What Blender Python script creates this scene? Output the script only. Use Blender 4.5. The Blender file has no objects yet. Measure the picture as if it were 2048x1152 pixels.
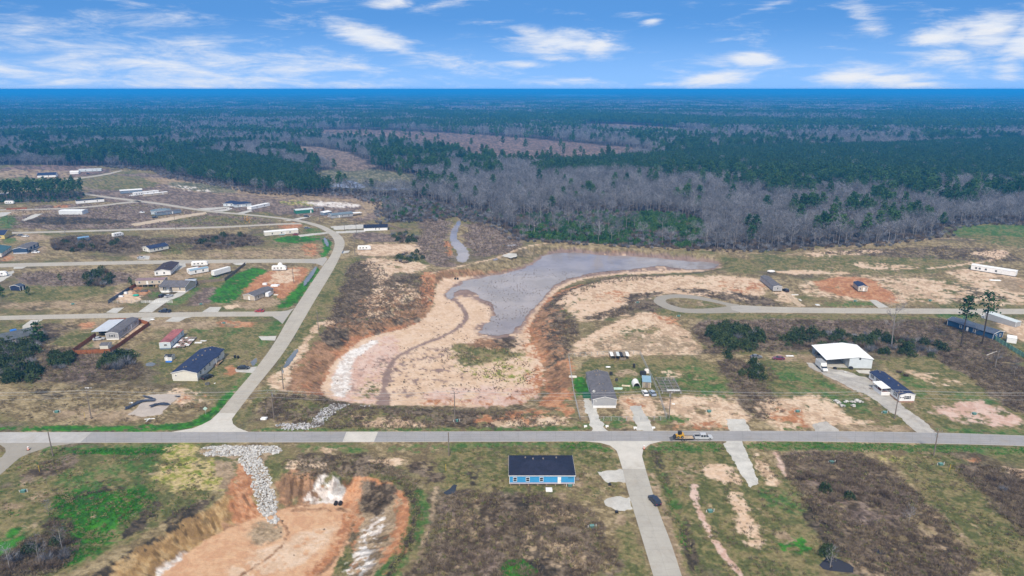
import bpy, bmesh, math, random, time
import numpy as np
from mathutils import Vector, Matrix
from mathutils.geometry import tessellate_polygon
T0 = time.time()
R = math.radians
S = bpy.context.scene
COL = S.collection
# ------------------------------------------------------------------ camera
H = 107.0; F = 1375.0
PITCH = math.atan(398 / F); CP, SP = math.cos(PITCH), math.sin(PITCH)
cd = bpy.data.cameras.new('camera'); cam = bpy.data.objects.new('camera', cd); COL.objects.link(cam)
cam.location = (0, 0, H); cam.rotation_euler = (math.pi / 2 - PITCH, 0, 0)
cd.sensor_width = 36; cd.lens = 36 * F / 2048; cd.clip_start = 1; cd.clip_end = 90000
S.camera = cam
# ------------------------------------------------------------------ light and exposure
SUN_EL, SUN_AZ = R(44), R(186)       # azimuth clockwise from +Y: behind the camera
SUN_STRENGTH, SUN_ANGLE = 3.3, R(6)
SKY_STRENGTH = 0.118
HAZE_DENSITY, HAZE_COLOR = 0.000185, (0.03, 0.40, 0.97, 1)
S.view_settings.view_transform = 'Standard'; S.view_settings.look = 'None'
S.view_settings.gamma = 1; S.view_settings.exposure = 0.58
try: S.view_settings.use_curve_mapping = False
except Exception: pass
sd_ = bpy.data.lights.new('sun', 'SUN'); sd_.energy = SUN_STRENGTH; sd_.angle = SUN_ANGLE; sd_.color = (1, .91, .77)
sun = bpy.data.objects.new('sun', sd_); COL.objects.link(sun)
sdir = Vector((math.sin(SUN_AZ) * math.cos(SUN_EL), math.cos(SUN_AZ) * math.cos(SUN_EL), math.sin(SUN_EL)))
sun.rotation_euler = sdir.to_track_quat('Z', 'Y').to_euler(); sun.location = (0, -50, 200)
S.cycles.max_bounces = 6; S.cycles.diffuse_bounces = 2; S.cycles.glossy_bounces = 2
S.cycles.transparent_max_bounces = 8; S.cycles.volume_bounces = 0
S.cycles.use_adaptive_sampling = True; S.cycles.adaptive_threshold = 0.015
S.cycles.use_denoising = True

class NT:
    def __init__(s, tree): s.t = tree; s.n = tree.nodes; s.l = tree.links
    def new(s, typ, **kw):
        n = s.n.new(typ)
        for k, v in kw.items():
            if k.startswith('_'): setattr(n, k[1:], v)
            else: s.put(n.inputs[k.replace('__', ' ')], v)
        return n
    def put(s, sock, v):
        if isinstance(v, bpy.types.NodeSocket): s.l.new(v, sock)
        else: sock.default_value = v
    def math(s, op, a, b=None, c=None, clamp=False):
        n = s.n.new('ShaderNodeMath'); n.operation = op; n.use_clamp = clamp
        for i, v in enumerate((a, b, c)):
            if v is not None: s.put(n.inputs[i], v)
        return n.outputs[0]
    def mix(s, f, a, b, blend='MIX'):
        n = s.n.new('ShaderNodeMix'); n.data_type = 'RGBA'; n.blend_type = blend
        s.put(n.inputs[0], f); s.put(n.inputs[6], a); s.put(n.inputs[7], b); return n.outputs[2]
    def noise(s, vec, scale, detail=4, rough=.55, dist=0.):
        n = s.n.new('ShaderNodeTexNoise'); n.inputs['Scale'].default_value = scale
        n.inputs['Detail'].default_value = detail; n.inputs['Roughness'].default_value = rough
        n.inputs['Distortion'].default_value = dist
        if vec is not None: s.l.new(vec, n.inputs['Vector'])
        return n.outputs['Fac']
    def ramp(s, f, lo, hi):
        n = s.n.new('ShaderNodeMapRange'); n.interpolation_type = 'SMOOTHSTEP'
        s.put(n.inputs[0], f); s.put(n.inputs[1], lo); s.put(n.inputs[2], hi); return n.outputs[0]

# ------------------------------------------------------------------ sky: Nishita with cloud sheets
w = bpy.data.worlds.new('World'); S.world = w; w.use_nodes = True
N = NT(w.node_tree); N.n.clear()
out = N.new('ShaderNodeOutputWorld'); bg = N.new('ShaderNodeBackground'); bg.inputs['Strength'].default_value = SKY_STRENGTH
sky = N.new('ShaderNodeTexSky'); sky.sky_type = 'NISHITA'; sky.sun_disc = False
sky.sun_elevation = SUN_EL; sky.sun_rotation = SUN_AZ; sky.altitude = 0; sky.air_density = 1.25; sky.dust_density = 0.1; sky.ozone_density = 4.0
tc = N.new('ShaderNodeTexCoord'); sep = N.new('ShaderNodeSeparateXYZ', Vector=tc.outputs['Generated'])
X, Y, Z = sep.outputs
el = N.math('ARCSINE', Z)                       # radians above the horizon
az = N.math('ARCTAN2', X, Y)                    # radians from +Y
zz = N.math('ADD', N.math('MULTIPLY', N.math('MAXIMUM', Z, 0.0), 1.1), .42)
hv = N.new('ShaderNodeCombineXYZ', X=X, Y=Y, Z=zz)
N.l.new(N.new('ShaderNodeVectorMath', _operation='NORMALIZE', ).inputs[0], hv.outputs[0]) if False else None
nv = N.n.new('ShaderNodeVectorMath'); nv.operation = 'NORMALIZE'; N.l.new(hv.outputs[0], nv.inputs[0])
N.l.new(nv.outputs[0], sky.inputs['Vector'])
# coordinates of the cloud layer: stretched sideways, since it is seen almost edge-on
cv = N.new('ShaderNodeCombineXYZ', X=N.math('MULTIPLY', az, 6.5), Y=N.math('MULTIPLY', el, 34.0), Z=0.0)
wisp = N.noise(cv.outputs[0], 1.7, 12, .68, .35)
cv2 = N.new('ShaderNodeCombineXYZ', X=N.math('MULTIPLY', az, 4.0), Y=N.math('MULTIPLY', el, 16.0), Z=3.7)
big = N.noise(cv2.outputs[0], 1.0, 5, .55, .4)
def pang(px, py):                               # bearing and height of a cloud in the photograph
    u = (px - 1024) / F; v = (py - 576) / F
    d = Vector((u, CP - v * SP, -(SP + v * CP))).normalized()
    return math.atan2(d.x, d.y), math.asin(d.z)
CLOUDS = [  # px, py, half width, half height, weight, tilt
 (730,72,85,26,.95,.30),(790,95,45,14,.6,.3),(900,130,110,22,.55,.12),(980,150,60,14,.4,0),(1120,85,95,28,.95,.0),(1080,70,60,16,.8,.15),
 (1190,92,45,24,.75,0),(1050,128,60,9,.75,0),(1110,115,50,10,.7,0),(1120,165,110,12,.55,0),(1510,118,65,18,.95,0),(1430,128,70,10,.6,0),(1560,134,50,10,.5,0),
 (1420,158,85,18,.95,-.1),(1330,168,60,7,.6,0),(1700,150,75,24,1.0,-.1),(1790,160,90,18,.8,0),(1880,70,90,26,1.0,-.1),(1980,60,80,36,1.0,0),
 (2060,80,60,60,.9,0),(2020,130,40,36,.7,0),(1740,45,60,28,.6,.7),(1900,120,110,26,.55,.2),(1930,45,70,14,.5,-.3),(1830,168,80,8,.8,0),(1303,43,20,7,.75,-.1),(1265,28,45,14,.3,0),
 (990,43,45,6,.6,-.05),(1005,175,40,10,.0,0),(780,5,50,14,.75,0),(880,8,70,10,.5,-.2),(1460,78,70,8,.45,0),(1550,8,60,8,.5,-.3),(1500,25,50,6,.35,-.3),
 (40,150,130,22,.65,.25),(10,165,90,16,.5,0),(300,125,330,60,.60,.1),(290,35,140,28,.5,0),(60,62,120,18,.5,0),(560,130,220,40,.56,0),(440,165,330,20,.6,0),(560,50,80,50,.25,-.5),(1850,178,150,6,.5,0)]
acc = None
for (px, py, rx, ry, wt, tilt) in CLOUDS:
    if wt <= 0: continue
    a0, e0 = pang(px, py)
    a1, _ = pang(px + rx, py); _, e1 = pang(px, py - ry)
    ra, re_ = abs(a1 - a0), abs(e1 - e0)
    da = N.math('DIVIDE', N.math('SUBTRACT', az, a0), ra)
    de = N.math('DIVIDE', N.math('ADD', N.math('SUBTRACT', el, e0), N.math('MULTIPLY', da, tilt * ra * .8)), re_)
    r2 = N.math('ADD', N.math('MULTIPLY', da, da), N.math('MULTIPLY', de, de))
    g = N.math('MULTIPLY', N.math('POWER', 2.718, N.math('MULTIPLY', r2, -1.0)), wt)
    acc = g if acc is None else N.math('MAXIMUM', acc, g)
inview = N.ramp(el, R(8.5), R(14))              # above the photographed band the clouds are free
free = N.ramp(big, .34, .54)  # unseen cloud cover overhead, thickened to make the blue ambient light whiter
side = N.ramp(N.math('ABSOLUTE', az), R(38), R(48))
openm = N.math('MAXIMUM', inview, side)
cover = N.math('ADD', N.math('MULTIPLY', acc, N.math('SUBTRACT', 1.0, openm)), N.math('MULTIPLY', N.math('MULTIPLY', free, .9), openm))
dens = N.math('ADD', N.math('MULTIPLY', cover, 1.25), N.math('MULTIPLY', N.math('SUBTRACT', wisp, .5), 2.7))
cm = N.ramp(dens, .12, 1.30)
veil = N.math('MULTIPLY', N.ramp(el, R(5.5), R(0.)), .50)
skyt = N.mix(1.0, sky.outputs[0], (.50, .86, 1.10, 1), 'MULTIPLY')
base = N.mix(veil, skyt, (2.4, 4.0, 6.6, 1))
gray = N.ramp(N.noise(cv.outputs[0], 3.1, 6, .6), .3, .7)
ccol = N.mix(gray, (4.3, 4.7, 5.4, 1), (4.9, 5.0, 5.25, 1))
N.l.new(N.mix(cm, base, ccol), bg.inputs['Color']); N.l.new(bg.outputs[0], out.inputs[0])

# ------------------------------------------------------------------ survey: pixel of the photograph -> point of the land
def G(px, py, z=0.0):
    u = (px - 1024) / F; v = (py - 576) / F
    d = SP + v * CP; t = (H - z) / d
    return (u * t, (CP - v * SP) * t)
def GP(pts, z=0.0): return [G(a, b, z) for a, b in pts]

# ------------------------------------------------------------------ value noise
def _h(ix, iy, s):
    n = (ix.astype(np.int64) * 374761393 + iy.astype(np.int64) * 668265263 + s * 974634777) & 0xFFFFFFFF
    n = ((n ^ (n >> 13)) * 1274126177) & 0xFFFFFFFF
    n = n ^ (n >> 16)
    return (n & 0xFFFFFF) / float(0xFFFFFF)
def vn(x, y, s=0):
    ix = np.floor(x); iy = np.floor(y); fx = x - ix; fy = y - iy
    fx = fx * fx * (3 - 2 * fx); fy = fy * fy * (3 - 2 * fy)
    a = _h(ix, iy, s); b = _h(ix + 1, iy, s); c = _h(ix, iy + 1, s); d = _h(ix + 1, iy + 1, s)
    return (a + (b - a) * fx) * (1 - fy) + (c + (d - c) * fx) * fy
def fbm(x, y, scale, octs=4, s=0, gain=.55):
    v = 0; a = 1; t = 0
    x = x / scale; y = y / scale
    for o in range(octs):
        v = v + a * vn(x, y, s + o * 17); t += a; a *= gain; x, y = x * 1.93 + y * .5 + 7.1, y * 1.93 - x * .5 + 3.3
    return v / t
def sst(x, lo, hi):
    t = np.clip((x - lo) / (hi - lo), 0, 1); return t * t * (3 - 2 * t)

def sdf(poly, X, Y, arc=False, closed=True):
    """signed distance (negative inside) to a polygon; with arc also how far along the outline the nearest point lies"""
    P = np.array(poly, float); n = len(P)
    d2 = np.full(X.shape, 1e18); ins = np.zeros(X.shape, bool); s = np.zeros(X.shape); L0 = 0
    for i in range(n if closed else n - 1):
        ax, ay = P[i]; bx, by = P[(i + 1) % n]; ex, ey = bx - ax, by - ay
        l2 = ex * ex + ey * ey + 1e-12; l = math.sqrt(l2)
        t = np.clip(((X - ax) * ex + (Y - ay) * ey) / l2, 0, 1)
        dx = X - ax - t * ex; dy = Y - ay - t * ey; q = dx * dx + dy * dy
        if arc:
            m = q < d2; s = np.where(m, L0 + t * l, s)
        d2 = np.minimum(d2, q); L0 += l
        if closed:
            c = (ay > Y) != (by > Y)
            if abs(ey) > 1e-9: ins ^= c & (X < ex * (Y - ay) / ey + ax)
    d = np.sqrt(d2); d = np.where(ins, -d, d)
    return (d, s) if arc else d
def inpoly(poly, X, Y): return sdf(poly, X, Y) < 0
def smooth_poly(P, it=1, closed=True):
    for _ in range(it):
        Q = []; n = len(P)
        rng = range(n if closed else n - 1)
        if not closed: Q.append(P[0])
        for i in rng:
            a, b = P[i], P[(i + 1) % n]
            Q.append((a[0] * .75 + b[0] * .25, a[1] * .75 + b[1] * .25)); Q.append((a[0] * .25 + b[0] * .75, a[1] * .25 + b[1] * .75))
        if not closed: Q.append(P[-1])
        P = Q
    return P

# ------------------------------------------------------------------ relief of the two dug basins
B1Z, B2Z = -4.3, -3.0
B1R = GP([(90,1215),(180,1152),(264,1098),(308,1075),(369,1037),(422,1006),(452,985),(470,945),(482,922),(560,920),(620,932),(700,928),(770,948),(815,985),(832,1025),(822,1080),(797,1130),(770,1215)])
B1F = GP([(270,1215),(340,1135),(400,1088),(440,1065),(500,1042),(545,1022),(600,1013),(660,1005),(700,1012),(708,1050),(690,1100),(660,1150),(630,1215)], B1Z)
B2R = GP([(600,778),(590,735),(625,690),(655,650),(700,625),(790,600),(840,560),(880,540),(960,530),(1010,505),(1060,488),(1130,488),(1230,497),(1340,502),(1460,512),(1475,542),(1350,554),(1230,558),(1165,578),(1125,605),(1100,645),(1110,690),(1140,720),(1147,790),(1105,828),(980,836),(860,828),(760,822),(680,818),(640,802)])
B2F = GP([(645,788),(657,742),(690,702),(735,674),(800,664),(848,642),(868,604),(875,568),(940,557),(1005,548),(1060,532),(1090,510),(1150,505),(1300,516),(1435,525),(1440,539),(1330,547),(1220,548),(1150,562),(1100,588),(1066,632),(1052,672),(1077,712),(1087,760),(1062,800),(980,812),(860,808),(760,808),(690,802)], B2Z)
BASINS = [(smooth_poly(B1R), smooth_poly(B1F), B1Z, .30), (smooth_poly(B2R), smooth_poly(B2F), B2Z, .16)]
DITCH = []   # (polyline world, width, depth)
def terrain(X, Y, want=False):
    X = np.asarray(X, float); Y = np.asarray(Y, float); Zt = np.zeros(X.shape); info = []
    for (r, f, dep, rill) in BASINS:
        xs = [p[0] for p in r]; ys = [p[1] for p in r]
        m = (X > min(xs)) & (X < max(xs)) & (Y > min(ys)) & (Y < max(ys))
        tt = np.zeros(X.shape); ss = np.zeros(X.shape)
        if m.any():
            x, y = X[m], Y[m]
            dr = sdf(r, x, y); df, s = sdf(f, x, y, arc=True)
            inside = dr < 0
            t = np.where(inside, np.clip(-dr / (-dr + np.maximum(df, 0) + 1e-6), 0, 1), 0)
            k = t * t * (3 - 2 * t)
            hz = dep * k
            sl = np.clip(4 * t * (1 - t), 0, 1) * inside
            hz = hz - rill * sl * (vn(s / 1.1, t * 1.5, 5) + .6 * vn(s / .5, t * 2, 9) - .6)
            hz = hz + inside * k * .12 * (fbm(x, y, 9, 3, 31) - .5)
            Zt[m] = hz; tt[m] = t; ss[m] = s
        info.append((tt, ss))
    for (pl, wd, dep) in DITCH:
        xs = [p[0] for p in pl]; ys = [p[1] for p in pl]
        m = (X > min(xs) - wd) & (X < max(xs) + wd) & (Y > min(ys) - wd) & (Y < max(ys) + wd)
        if m.any():
            d = np.abs(sdf(pl, X[m], Y[m], closed=False))
            Zt[m] -= dep * (1 - sst(d, 0, wd / 2))
    return (Zt, info) if want else Zt
def tz(x, y): return float(terrain(np.array([x]), np.array([y]))[0])

# ------------------------------------------------------------------ object helpers
def link(o, parent=None):
    COL.objects.link(o)
    if parent is not None: o.parent = parent
    return o
def tag(o, label=None, cat=None, group=None, kind=None):
    if label: o['label'] = label
    if cat: o['category'] = cat
    if group: o['group'] = group
    if kind: o['kind'] = kind
    return o
def empty(name, x, y, rz=0, z=0):
    o = bpy.data.objects.new(name, None); COL.objects.link(o); o.location = (x, y, z); o.rotation_euler = (0, 0, rz); o.empty_display_size = .5
    return o
def mesh_np(name, V, Fc, mat=None, smooth=False):
    me = bpy.data.meshes.new(name); me.from_pydata([tuple(v) for v in V], [], [tuple(f) for f in Fc])
    if mat is not None: me.materials.append(mat)
    if smooth: me.polygons.foreach_set('use_smooth', [True] * len(me.polygons))
    me.update(); return me
class MB:
    """collects boxes, bars, prisms and tubes into one mesh"""
    def __init__(s): s.v = []; s.f = []; s.m = []
    def add(s, V, Fc, mi=0):
        b = len(s.v); s.v += [tuple(v) for v in V]; s.f += [tuple(i + b for i in f) for f in Fc]; s.m += [mi] * len(Fc); return s
    def box(s, x0, x1, y0, y1, z0, z1, mi=0):
        return s.add([(x0,y0,z0),(x1,y0,z0),(x1,y1,z0),(x0,y1,z0),(x0,y0,z1),(x1,y0,z1),(x1,y1,z1),(x0,y1,z1)],
                     [(0,3,2,1),(4,5,6,7),(0,1,5,4),(1,2,6,5),(2,3,7,6),(3,0,4,7)], mi)
    def hexa(s, b, t, mi=0): return s.add(list(b) + list(t), [(0,3,2,1),(4,5,6,7),(0,1,5,4),(1,2,6,5),(2,3,7,6),(3,0,4,7)], mi)
    def tube(s, p, q, r0, r1=None, n=6, mi=0, cap=True):
        r1 = r0 if r1 is None else r1; p = Vector(p); q = Vector(q); d = (q - p).normalized()
        a = d.orthogonal().normalized(); b = d.cross(a); V = []
        for i in range(n):
            c, t = math.cos(i * 2 * math.pi / n), math.sin(i * 2 * math.pi / n); V.append(p + (a * c + b * t) * r0)
        for i in range(n):
            c, t = math.cos(i * 2 * math.pi / n), math.sin(i * 2 * math.pi / n); V.append(q + (a * c + b * t) * r1)
        Fc = [(i, (i + 1) % n, n + (i + 1) % n, n + i) for i in range(n)]
        if cap: Fc += [tuple(range(n - 1, -1, -1)), tuple(range(n, 2 * n))]
        return s.add(V, Fc, mi)
    def prism(s, pts, z0, z1, mi=0):                       # outline in x, y
        n = len(pts); V = [(x, y, z0) for x, y in pts] + [(x, y, z1) for x, y in pts]
        return s.add(V, [tuple(range(n - 1, -1, -1)), tuple(range(n, 2 * n))] + [(i, (i + 1) % n, n + (i + 1) % n, n + i) for i in range(n)], mi)
    def slab(s, quad, th, mi=0):                           # a sheet with thickness under it
        return s.hexa([(x, y, z - th) for x, y, z in quad], quad, mi)
    def mesh(s, name, mats, smooth=False):
        me = bpy.data.meshes.new(name); me.from_pydata(s.v, [], s.f)
        if not isinstance(mats, (list, tuple)): mats = [mats]
        for m in mats: me.materials.append(m)
        if len(mats) > 1: me.polygons.foreach_set('material_index', s.m)
        if smooth: me.polygons.foreach_set('use_smooth', [True] * len(me.polygons))
        me.update(); return me
    def build(s, name, mats, parent=None, smooth=False):
        return link(bpy.data.objects.new(name, s.mesh(name, mats, smooth)), parent)
def copy_tree(o, parent=None):
    c = o.copy(); COL.objects.link(c)
    if parent is not None: c.parent = parent
    for ch in list(o.children): copy_tree(ch, c)
    return c

# ------------------------------------------------------------------ materials
MATS = {}
def mat(name, col, rough=.8, var=.12, scale=2.0, spec=.3, metal=0., bump=0., stripe=None):
    """plain material with a little wear; stripe=(axis, period, depth) gives boards or ribs in object space"""
    if name in MATS: return MATS[name]
    m = bpy.data.materials.new(name); m.use_nodes = True; n = NT(m.node_tree); b = n.n['Principled BSDF']
    tcn = n.new('ShaderNodeTexCoord'); f = n.noise(tcn.outputs['Object'], scale, 5, .6)
    f2 = n.noise(tcn.outputs['Object'], scale * .17, 3, .6)
    lo = tuple(c * (1 - var) for c in col) + (1,); hi = tuple(min(1, c * (1 + var)) for c in col) + (1,)
    c = n.mix(n.ramp(n.math('ADD', n.math('MULTIPLY', f, .6), n.math('MULTIPLY', f2, .4)), .3, .7), lo, hi)
    n.l.new(c, b.inputs['Base Color']); b.inputs['Roughness'].default_value = rough
    b.inputs['Specular IOR Level'].default_value = spec; b.inputs['Metallic'].default_value = metal
    hgt = None
    if stripe:
        sp_ = n.new('ShaderNodeSeparateXYZ', Vector=tcn.outputs['Object'])
        a = sp_.outputs[stripe[0]]; fr = n.math('FRACT', n.math('DIVIDE', a, stripe[1])); hgt = n.ramp(fr, 0.0, .18)
        bn = n.n.new('ShaderNodeBump'); bn.inputs['Strength'].default_value = .8; bn.inputs['Distance'].default_value = stripe[2]
        n.l.new(hgt, bn.inputs['Height']); n.l.new(bn.outputs[0], b.inputs['Normal'])
    elif bump:
        bn = n.n.new('ShaderNodeBump'); bn.inputs['Strength'].default_value = .7; bn.inputs['Distance'].default_value = bump
        n.l.new(n.noise(tcn.outputs['Object'], scale * 3, 4), bn.inputs['Height']); n.l.new(bn.outputs[0], b.inputs['Normal'])
    MATS[name] = m; return m
# ================================================================== the ground
PAL = {
 'sand': [(.52,.37,.25),(.36,.25,.165),(.60,.47,.345)], 'pink': [(.52,.36,.29),(.44,.27,.20),(.58,.45,.38)],
 'palesand': [(.55,.395,.275),(.47,.325,.215),(.60,.46,.345)], 'floor1': [(.50,.30,.175),(.44,.24,.14),(.56,.37,.23)],
 'clay': [(.38,.17,.08),(.28,.135,.075),(.46,.26,.15)], 'rust': [(.25,.14,.075),(.17,.105,.065),(.34,.20,.12)],
 'white': [(.60,.55,.50),(.46,.38,.33),(.68,.64,.60)],
 'dry': [(.215,.165,.088),(.145,.11,.062),(.30,.235,.135)], 'tan': [(.29,.215,.135),(.22,.16,.10),(.36,.27,.18)],
 'olive': [(.145,.135,.055),(.20,.165,.08),(.09,.098,.038)], 'green': [(.085,.14,.04),(.14,.15,.06),(.055,.11,.03)],
 'ochre': [(.31,.195,.085),(.20,.125,.06),(.40,.285,.15)], 'lush': [(.032,.135,.018),(.05,.19,.022),(.028,.075,.018)], 'yellow': [(.30,.27,.08),(.16,.19,.04),(.42,.33,.17)],
 'brush': [(.108,.080,.055),(.06,.045,.032),(.18,.138,.098)], 'dark': [(.055,.045,.032),(.035,.03,.024),(.09,.07,.05)],
 'mauve': [(.165,.12,.098),(.11,.082,.068),(.235,.18,.145)], 'field': [(.145,.10,.085),(.09,.07,.06),(.22,.15,.125)],
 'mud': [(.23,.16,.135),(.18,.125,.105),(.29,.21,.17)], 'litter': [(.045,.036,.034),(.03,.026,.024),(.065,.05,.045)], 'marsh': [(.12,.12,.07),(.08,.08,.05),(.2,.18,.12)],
}
LAY = []
def L(kind, pts, soft=1.5, warp=3.0, cover=1.0, z=0.0, grain=1.6): LAY.append((kind, GP(pts, z), soft, warp, cover, grain, None))
def P(kind, pts, width, soft=.8, warp=.8, cover=1.0, z=0.0, grain=1.2): LAY.append((kind, GP(pts, z), soft, warp, cover, grain, width))
# --- far country
L('field', [(540,262),(700,258),(860,264),(1010,272),(1120,282),(1230,292),(1310,300),(1290,312),(1170,326),(1060,332),(940,318),(860,300),(760,285),(620,275)], 20, 30)
L('field', [(1180,246),(1290,250),(1420,262),(1440,268),(1350,268),(1220,262),(1150,254)], 20, 30)
L('field', [(820,212),(960,212),(1000,218),(840,219)], 40, 60); L('field', [(640,196),(720,194),(730,202),(640,204)], 60, 80)
L('field', [(1480,268),(1720,264),(1730,272),(1500,278)], 20, 30,.7)
L('marsh', [(600,345),(700,335),(820,345),(860,372),(800,385),(650,380)], 8, 12)
L('mauve', [(560,285),(680,300),(760,330),(690,345),(600,320)], 12, 18)
L('field', [(0,332),(120,330),(210,334),(215,350),(120,356),(0,360)], 6, 12); L('tan', [(0,340),(90,340),(150,345),(120,356),(0,358)], 5, 12,.7)
L('green', [(0,356),(60,354),(120,362),(60,372),(0,372)], 4, 6,.7)
L('mauve', [(160,350),(330,345),(560,380),(740,392),(770,420),(760,445),(640,430),(300,415),(180,400)], 6, 10)
L('olive', [(165,350),(260,350),(330,362),(300,378),(200,382),(160,372)], 5, 8,.8)
L('tan', [(300,352),(450,372),(620,392),(740,402),(755,415),(735,432),(700,440),(700,428),(735,410),(600,398),(420,382),(290,362)], 3, 5,.75)
L('marsh', [(330,362),(420,368),(480,380),(460,388),(350,378)], 3, 6); L('white', [(335,368),(390,374),(440,382),(400,384),(345,376)], 3, 6,.45)
L('yellow', [(560,400),(640,402),(640,412),(560,410)], 3, 5,.6); L('white', [(600,402),(690,405),(725,411),(700,416),(640,413)], 3, 5,.8)
L('tan', [(700,425),(740,412),(760,400),(770,405),(745,425),(715,436)], 2, 4,.8)
P('tan', [(250,372),(330,372),(420,388),(560,398),(640,400)], 4, 2, 3, .7)
# --- housing blocks on the left
L('mauve', [(100,408),(250,408),(420,425),(590,445),(400,456),(0,462),(0,425)], 3, 8,.8)
L('olive', [(290,422),(360,425),(500,438),(570,444),(420,452),(330,445)], 3, 6,.6)
L('green', [(0,428),(30,430),(30,455),(0,458)], 3, 5); L('tan', [(0,422),(110,420),(90,428),(0,432)], 2, 4)
L('clay', [(110,410),(140,410),(135,417),(105,416)], 2, 3,.8)
L('tan', [(300,434),(420,424),(400,432),(310,440)], 2, 3)
L('dark', [(40,438),(120,432),(250,440),(245,446),(120,450),(50,447)], 2, 5,.8)
L('brush', [(100,472),(270,470),(300,480),(420,470),(520,470),(540,490),(420,500),(300,505),(110,505)], 3, 6,.9)
L('tan', [(25,468),(90,468),(110,478),(60,482),(20,478)], 2, 3); L('green', [(10,476),(35,478),(30,486),(5,486)], 2, 3,.8)
L('tan', [(0,510),(30,500),(75,492),(100,492),(85,505),(60,520),(0,522)], 2, 4); L('clay', [(0,512),(30,510),(20,522),(0,522)], 2, 3,.8)
L('olive', [(340,486),(385,488),(370,505),(330,512),(320,505)], 2, 4); L('tan', [(260,508),(330,508),(320,518),(255,517)], 2, 3,.9)
L('tan', [(420,505),(560,500),(640,510),(640,516),(420,516)], 2, 4,.6)
L('lush', [(560,472),(640,470),(650,478),(600,486),(540,486)], 2, 4,.75)
L('lush', [(640,475),(663,480),(662,500),(652,514),(640,514),(650,495)], 1.5, 2)
L('clay', [(550,446),(600,445),(605,456),(560,458)], 2, 3,.7); L('green', [(610,455),(645,460),(650,468),(620,468)], 2, 3,.8)
L('clay', [(600,486),(640,486),(635,512),(615,514)], 2, 3,.6)
L('mauve', [(30,548),(110,540),(250,540),(290,552),(235,572),(130,575),(60,572)], 3, 6,.9)
L('olive', [(0,575),(70,575),(230,568),(215,590),(100,606),(0,606)], 3, 5)
L('tan', [(95,538),(120,536),(160,535),(150,543),(100,545)], 2, 3); L('tan', [(260,545),(320,538),(310,550),(265,556)], 2, 3,.9)
L('tan', [(0,605),(130,603),(230,605),(240,615),(120,618),(0,618)], 2, 4,.6)
L('sand', [(225,585),(265,578),(285,590),(275,606),(235,607)], 1.5, 2.5); L('clay', [(262,572),(290,575),(300,590),(270,592)], 1.5, 2.5,.6)
L('green', [(340,600),(372,590),(392,570),(400,578),(385,595),(360,608),(330,612)], 1.5, 2,.9); L('green', [(290,590),(320,580),(330,590),(300,600)], 1.5, 2,.7)
L('mauve', [(400,580),(440,570),(430,600),(400,612),(370,612)], 2, 4)
L('lush', [(492,535),(535,538),(530,546),(490,575),(470,606),(411,606),(440,570)], 1.8, 2.0, .93)
L('clay', [(535,540),(612,533),(620,545),(600,570),(570,600),(545,590),(530,570),(510,590),(480,600),(495,570)], 1.5, 2.5)
L('sand', [(540,545),(600,535),(600,550),(570,570),(540,568)], 2, 4,.8); L('tan', [(460,610),(500,600),(545,590),(560,605),(540,615),(480,618)], 1.5, 3)
L('lush', [(595,572),(620,548),(634,532),(640,540),(612,580),(592,612),(545,620),(560,610)], 1.5, 2)
L('sand', [(452,610),(470,608),(480,616),(455,620)], 1, 2); L('tan', [(345,520),(430,520),(470,530),(430,545),(330,570),(300,560),(350,545)], 1.5, 3,.9)
L('green', [(428,545),(445,545),(440,556),(415,560)], 1.5, 2,.8)
L('tan', [(150,642),(400,640),(500,645),(470,660),(350,655),(180,665)], 2, 5,.7); L('clay', [(155,648),(190,645),(185,655),(155,660)], 1.5, 2,.6)
L('olive', [(120,670),(200,655),(230,650),(190,670),(150,700),(100,690)], 2, 4,.9); L('brush', [(60,650),(110,645),(160,655),(120,670),(70,700)], 2, 3,.7)
L('clay', [(430,640),(510,643),(505,655),(440,655)], 2, 3,.6); L('green', [(375,660),(430,656),(500,660),(510,680),(430,690),(400,670)], 3, 4,.75)
L('olive', [(300,690),(400,655),(520,660),(545,680),(510,720),(450,770),(340,770),(280,730)], 3, 6,.7)
L('green', [(515,672),(545,636),(570,645),(552,672),(520,700)], 1.5, 2,.8); L('green', [(175,690),(190,682),(205,697),(180,702)], .8, 1)
L('tan', [(190,680),(215,672),(200,700),(180,690)], 1, 1.5,.7); L('sand', [(265,655),(290,645),(280,668),(235,690),(230,680)], 1, 1.5,.7)
L('clay', [(445,730),(480,735),(475,748),(450,750)], 1.5, 2,.7)
L('brush', [(0,690),(60,690),(200,700),(290,720),(290,760),(200,765),(0,765)], 3, 5,.85)
L('mauve', [(150,710),(190,705),(200,750),(160,765),(130,750)], 3, 5,.7)
L('dry', [(0,770),(260,775),(430,790),(400,850),(0,856)], 3, 6,.9); L('dark', [(70,780),(120,782),(125,795),(80,795)], 2, 4,.7)
L('tan', [(110,818),(240,818),(320,830),(240,848),(120,835)], 2, 4,.8)
L('sand', [(340,780),(370,782),(415,800),(400,815),(340,812)], 2, 4,.6); L('clay', [(350,795),(420,790),(430,800),(380,812)], 2, 4,.4)
L('lush', [(0,853),(180,851),(330,850),(400,838),(440,800),(470,770),(478,778),(440,822),(425,838),(395,853),(345,862),(0,862)], 1.2, 1.5,.85)
L('green', [(470,765),(500,740),(512,720),(520,735),(480,780)], 1.5, 2,.8)
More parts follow.
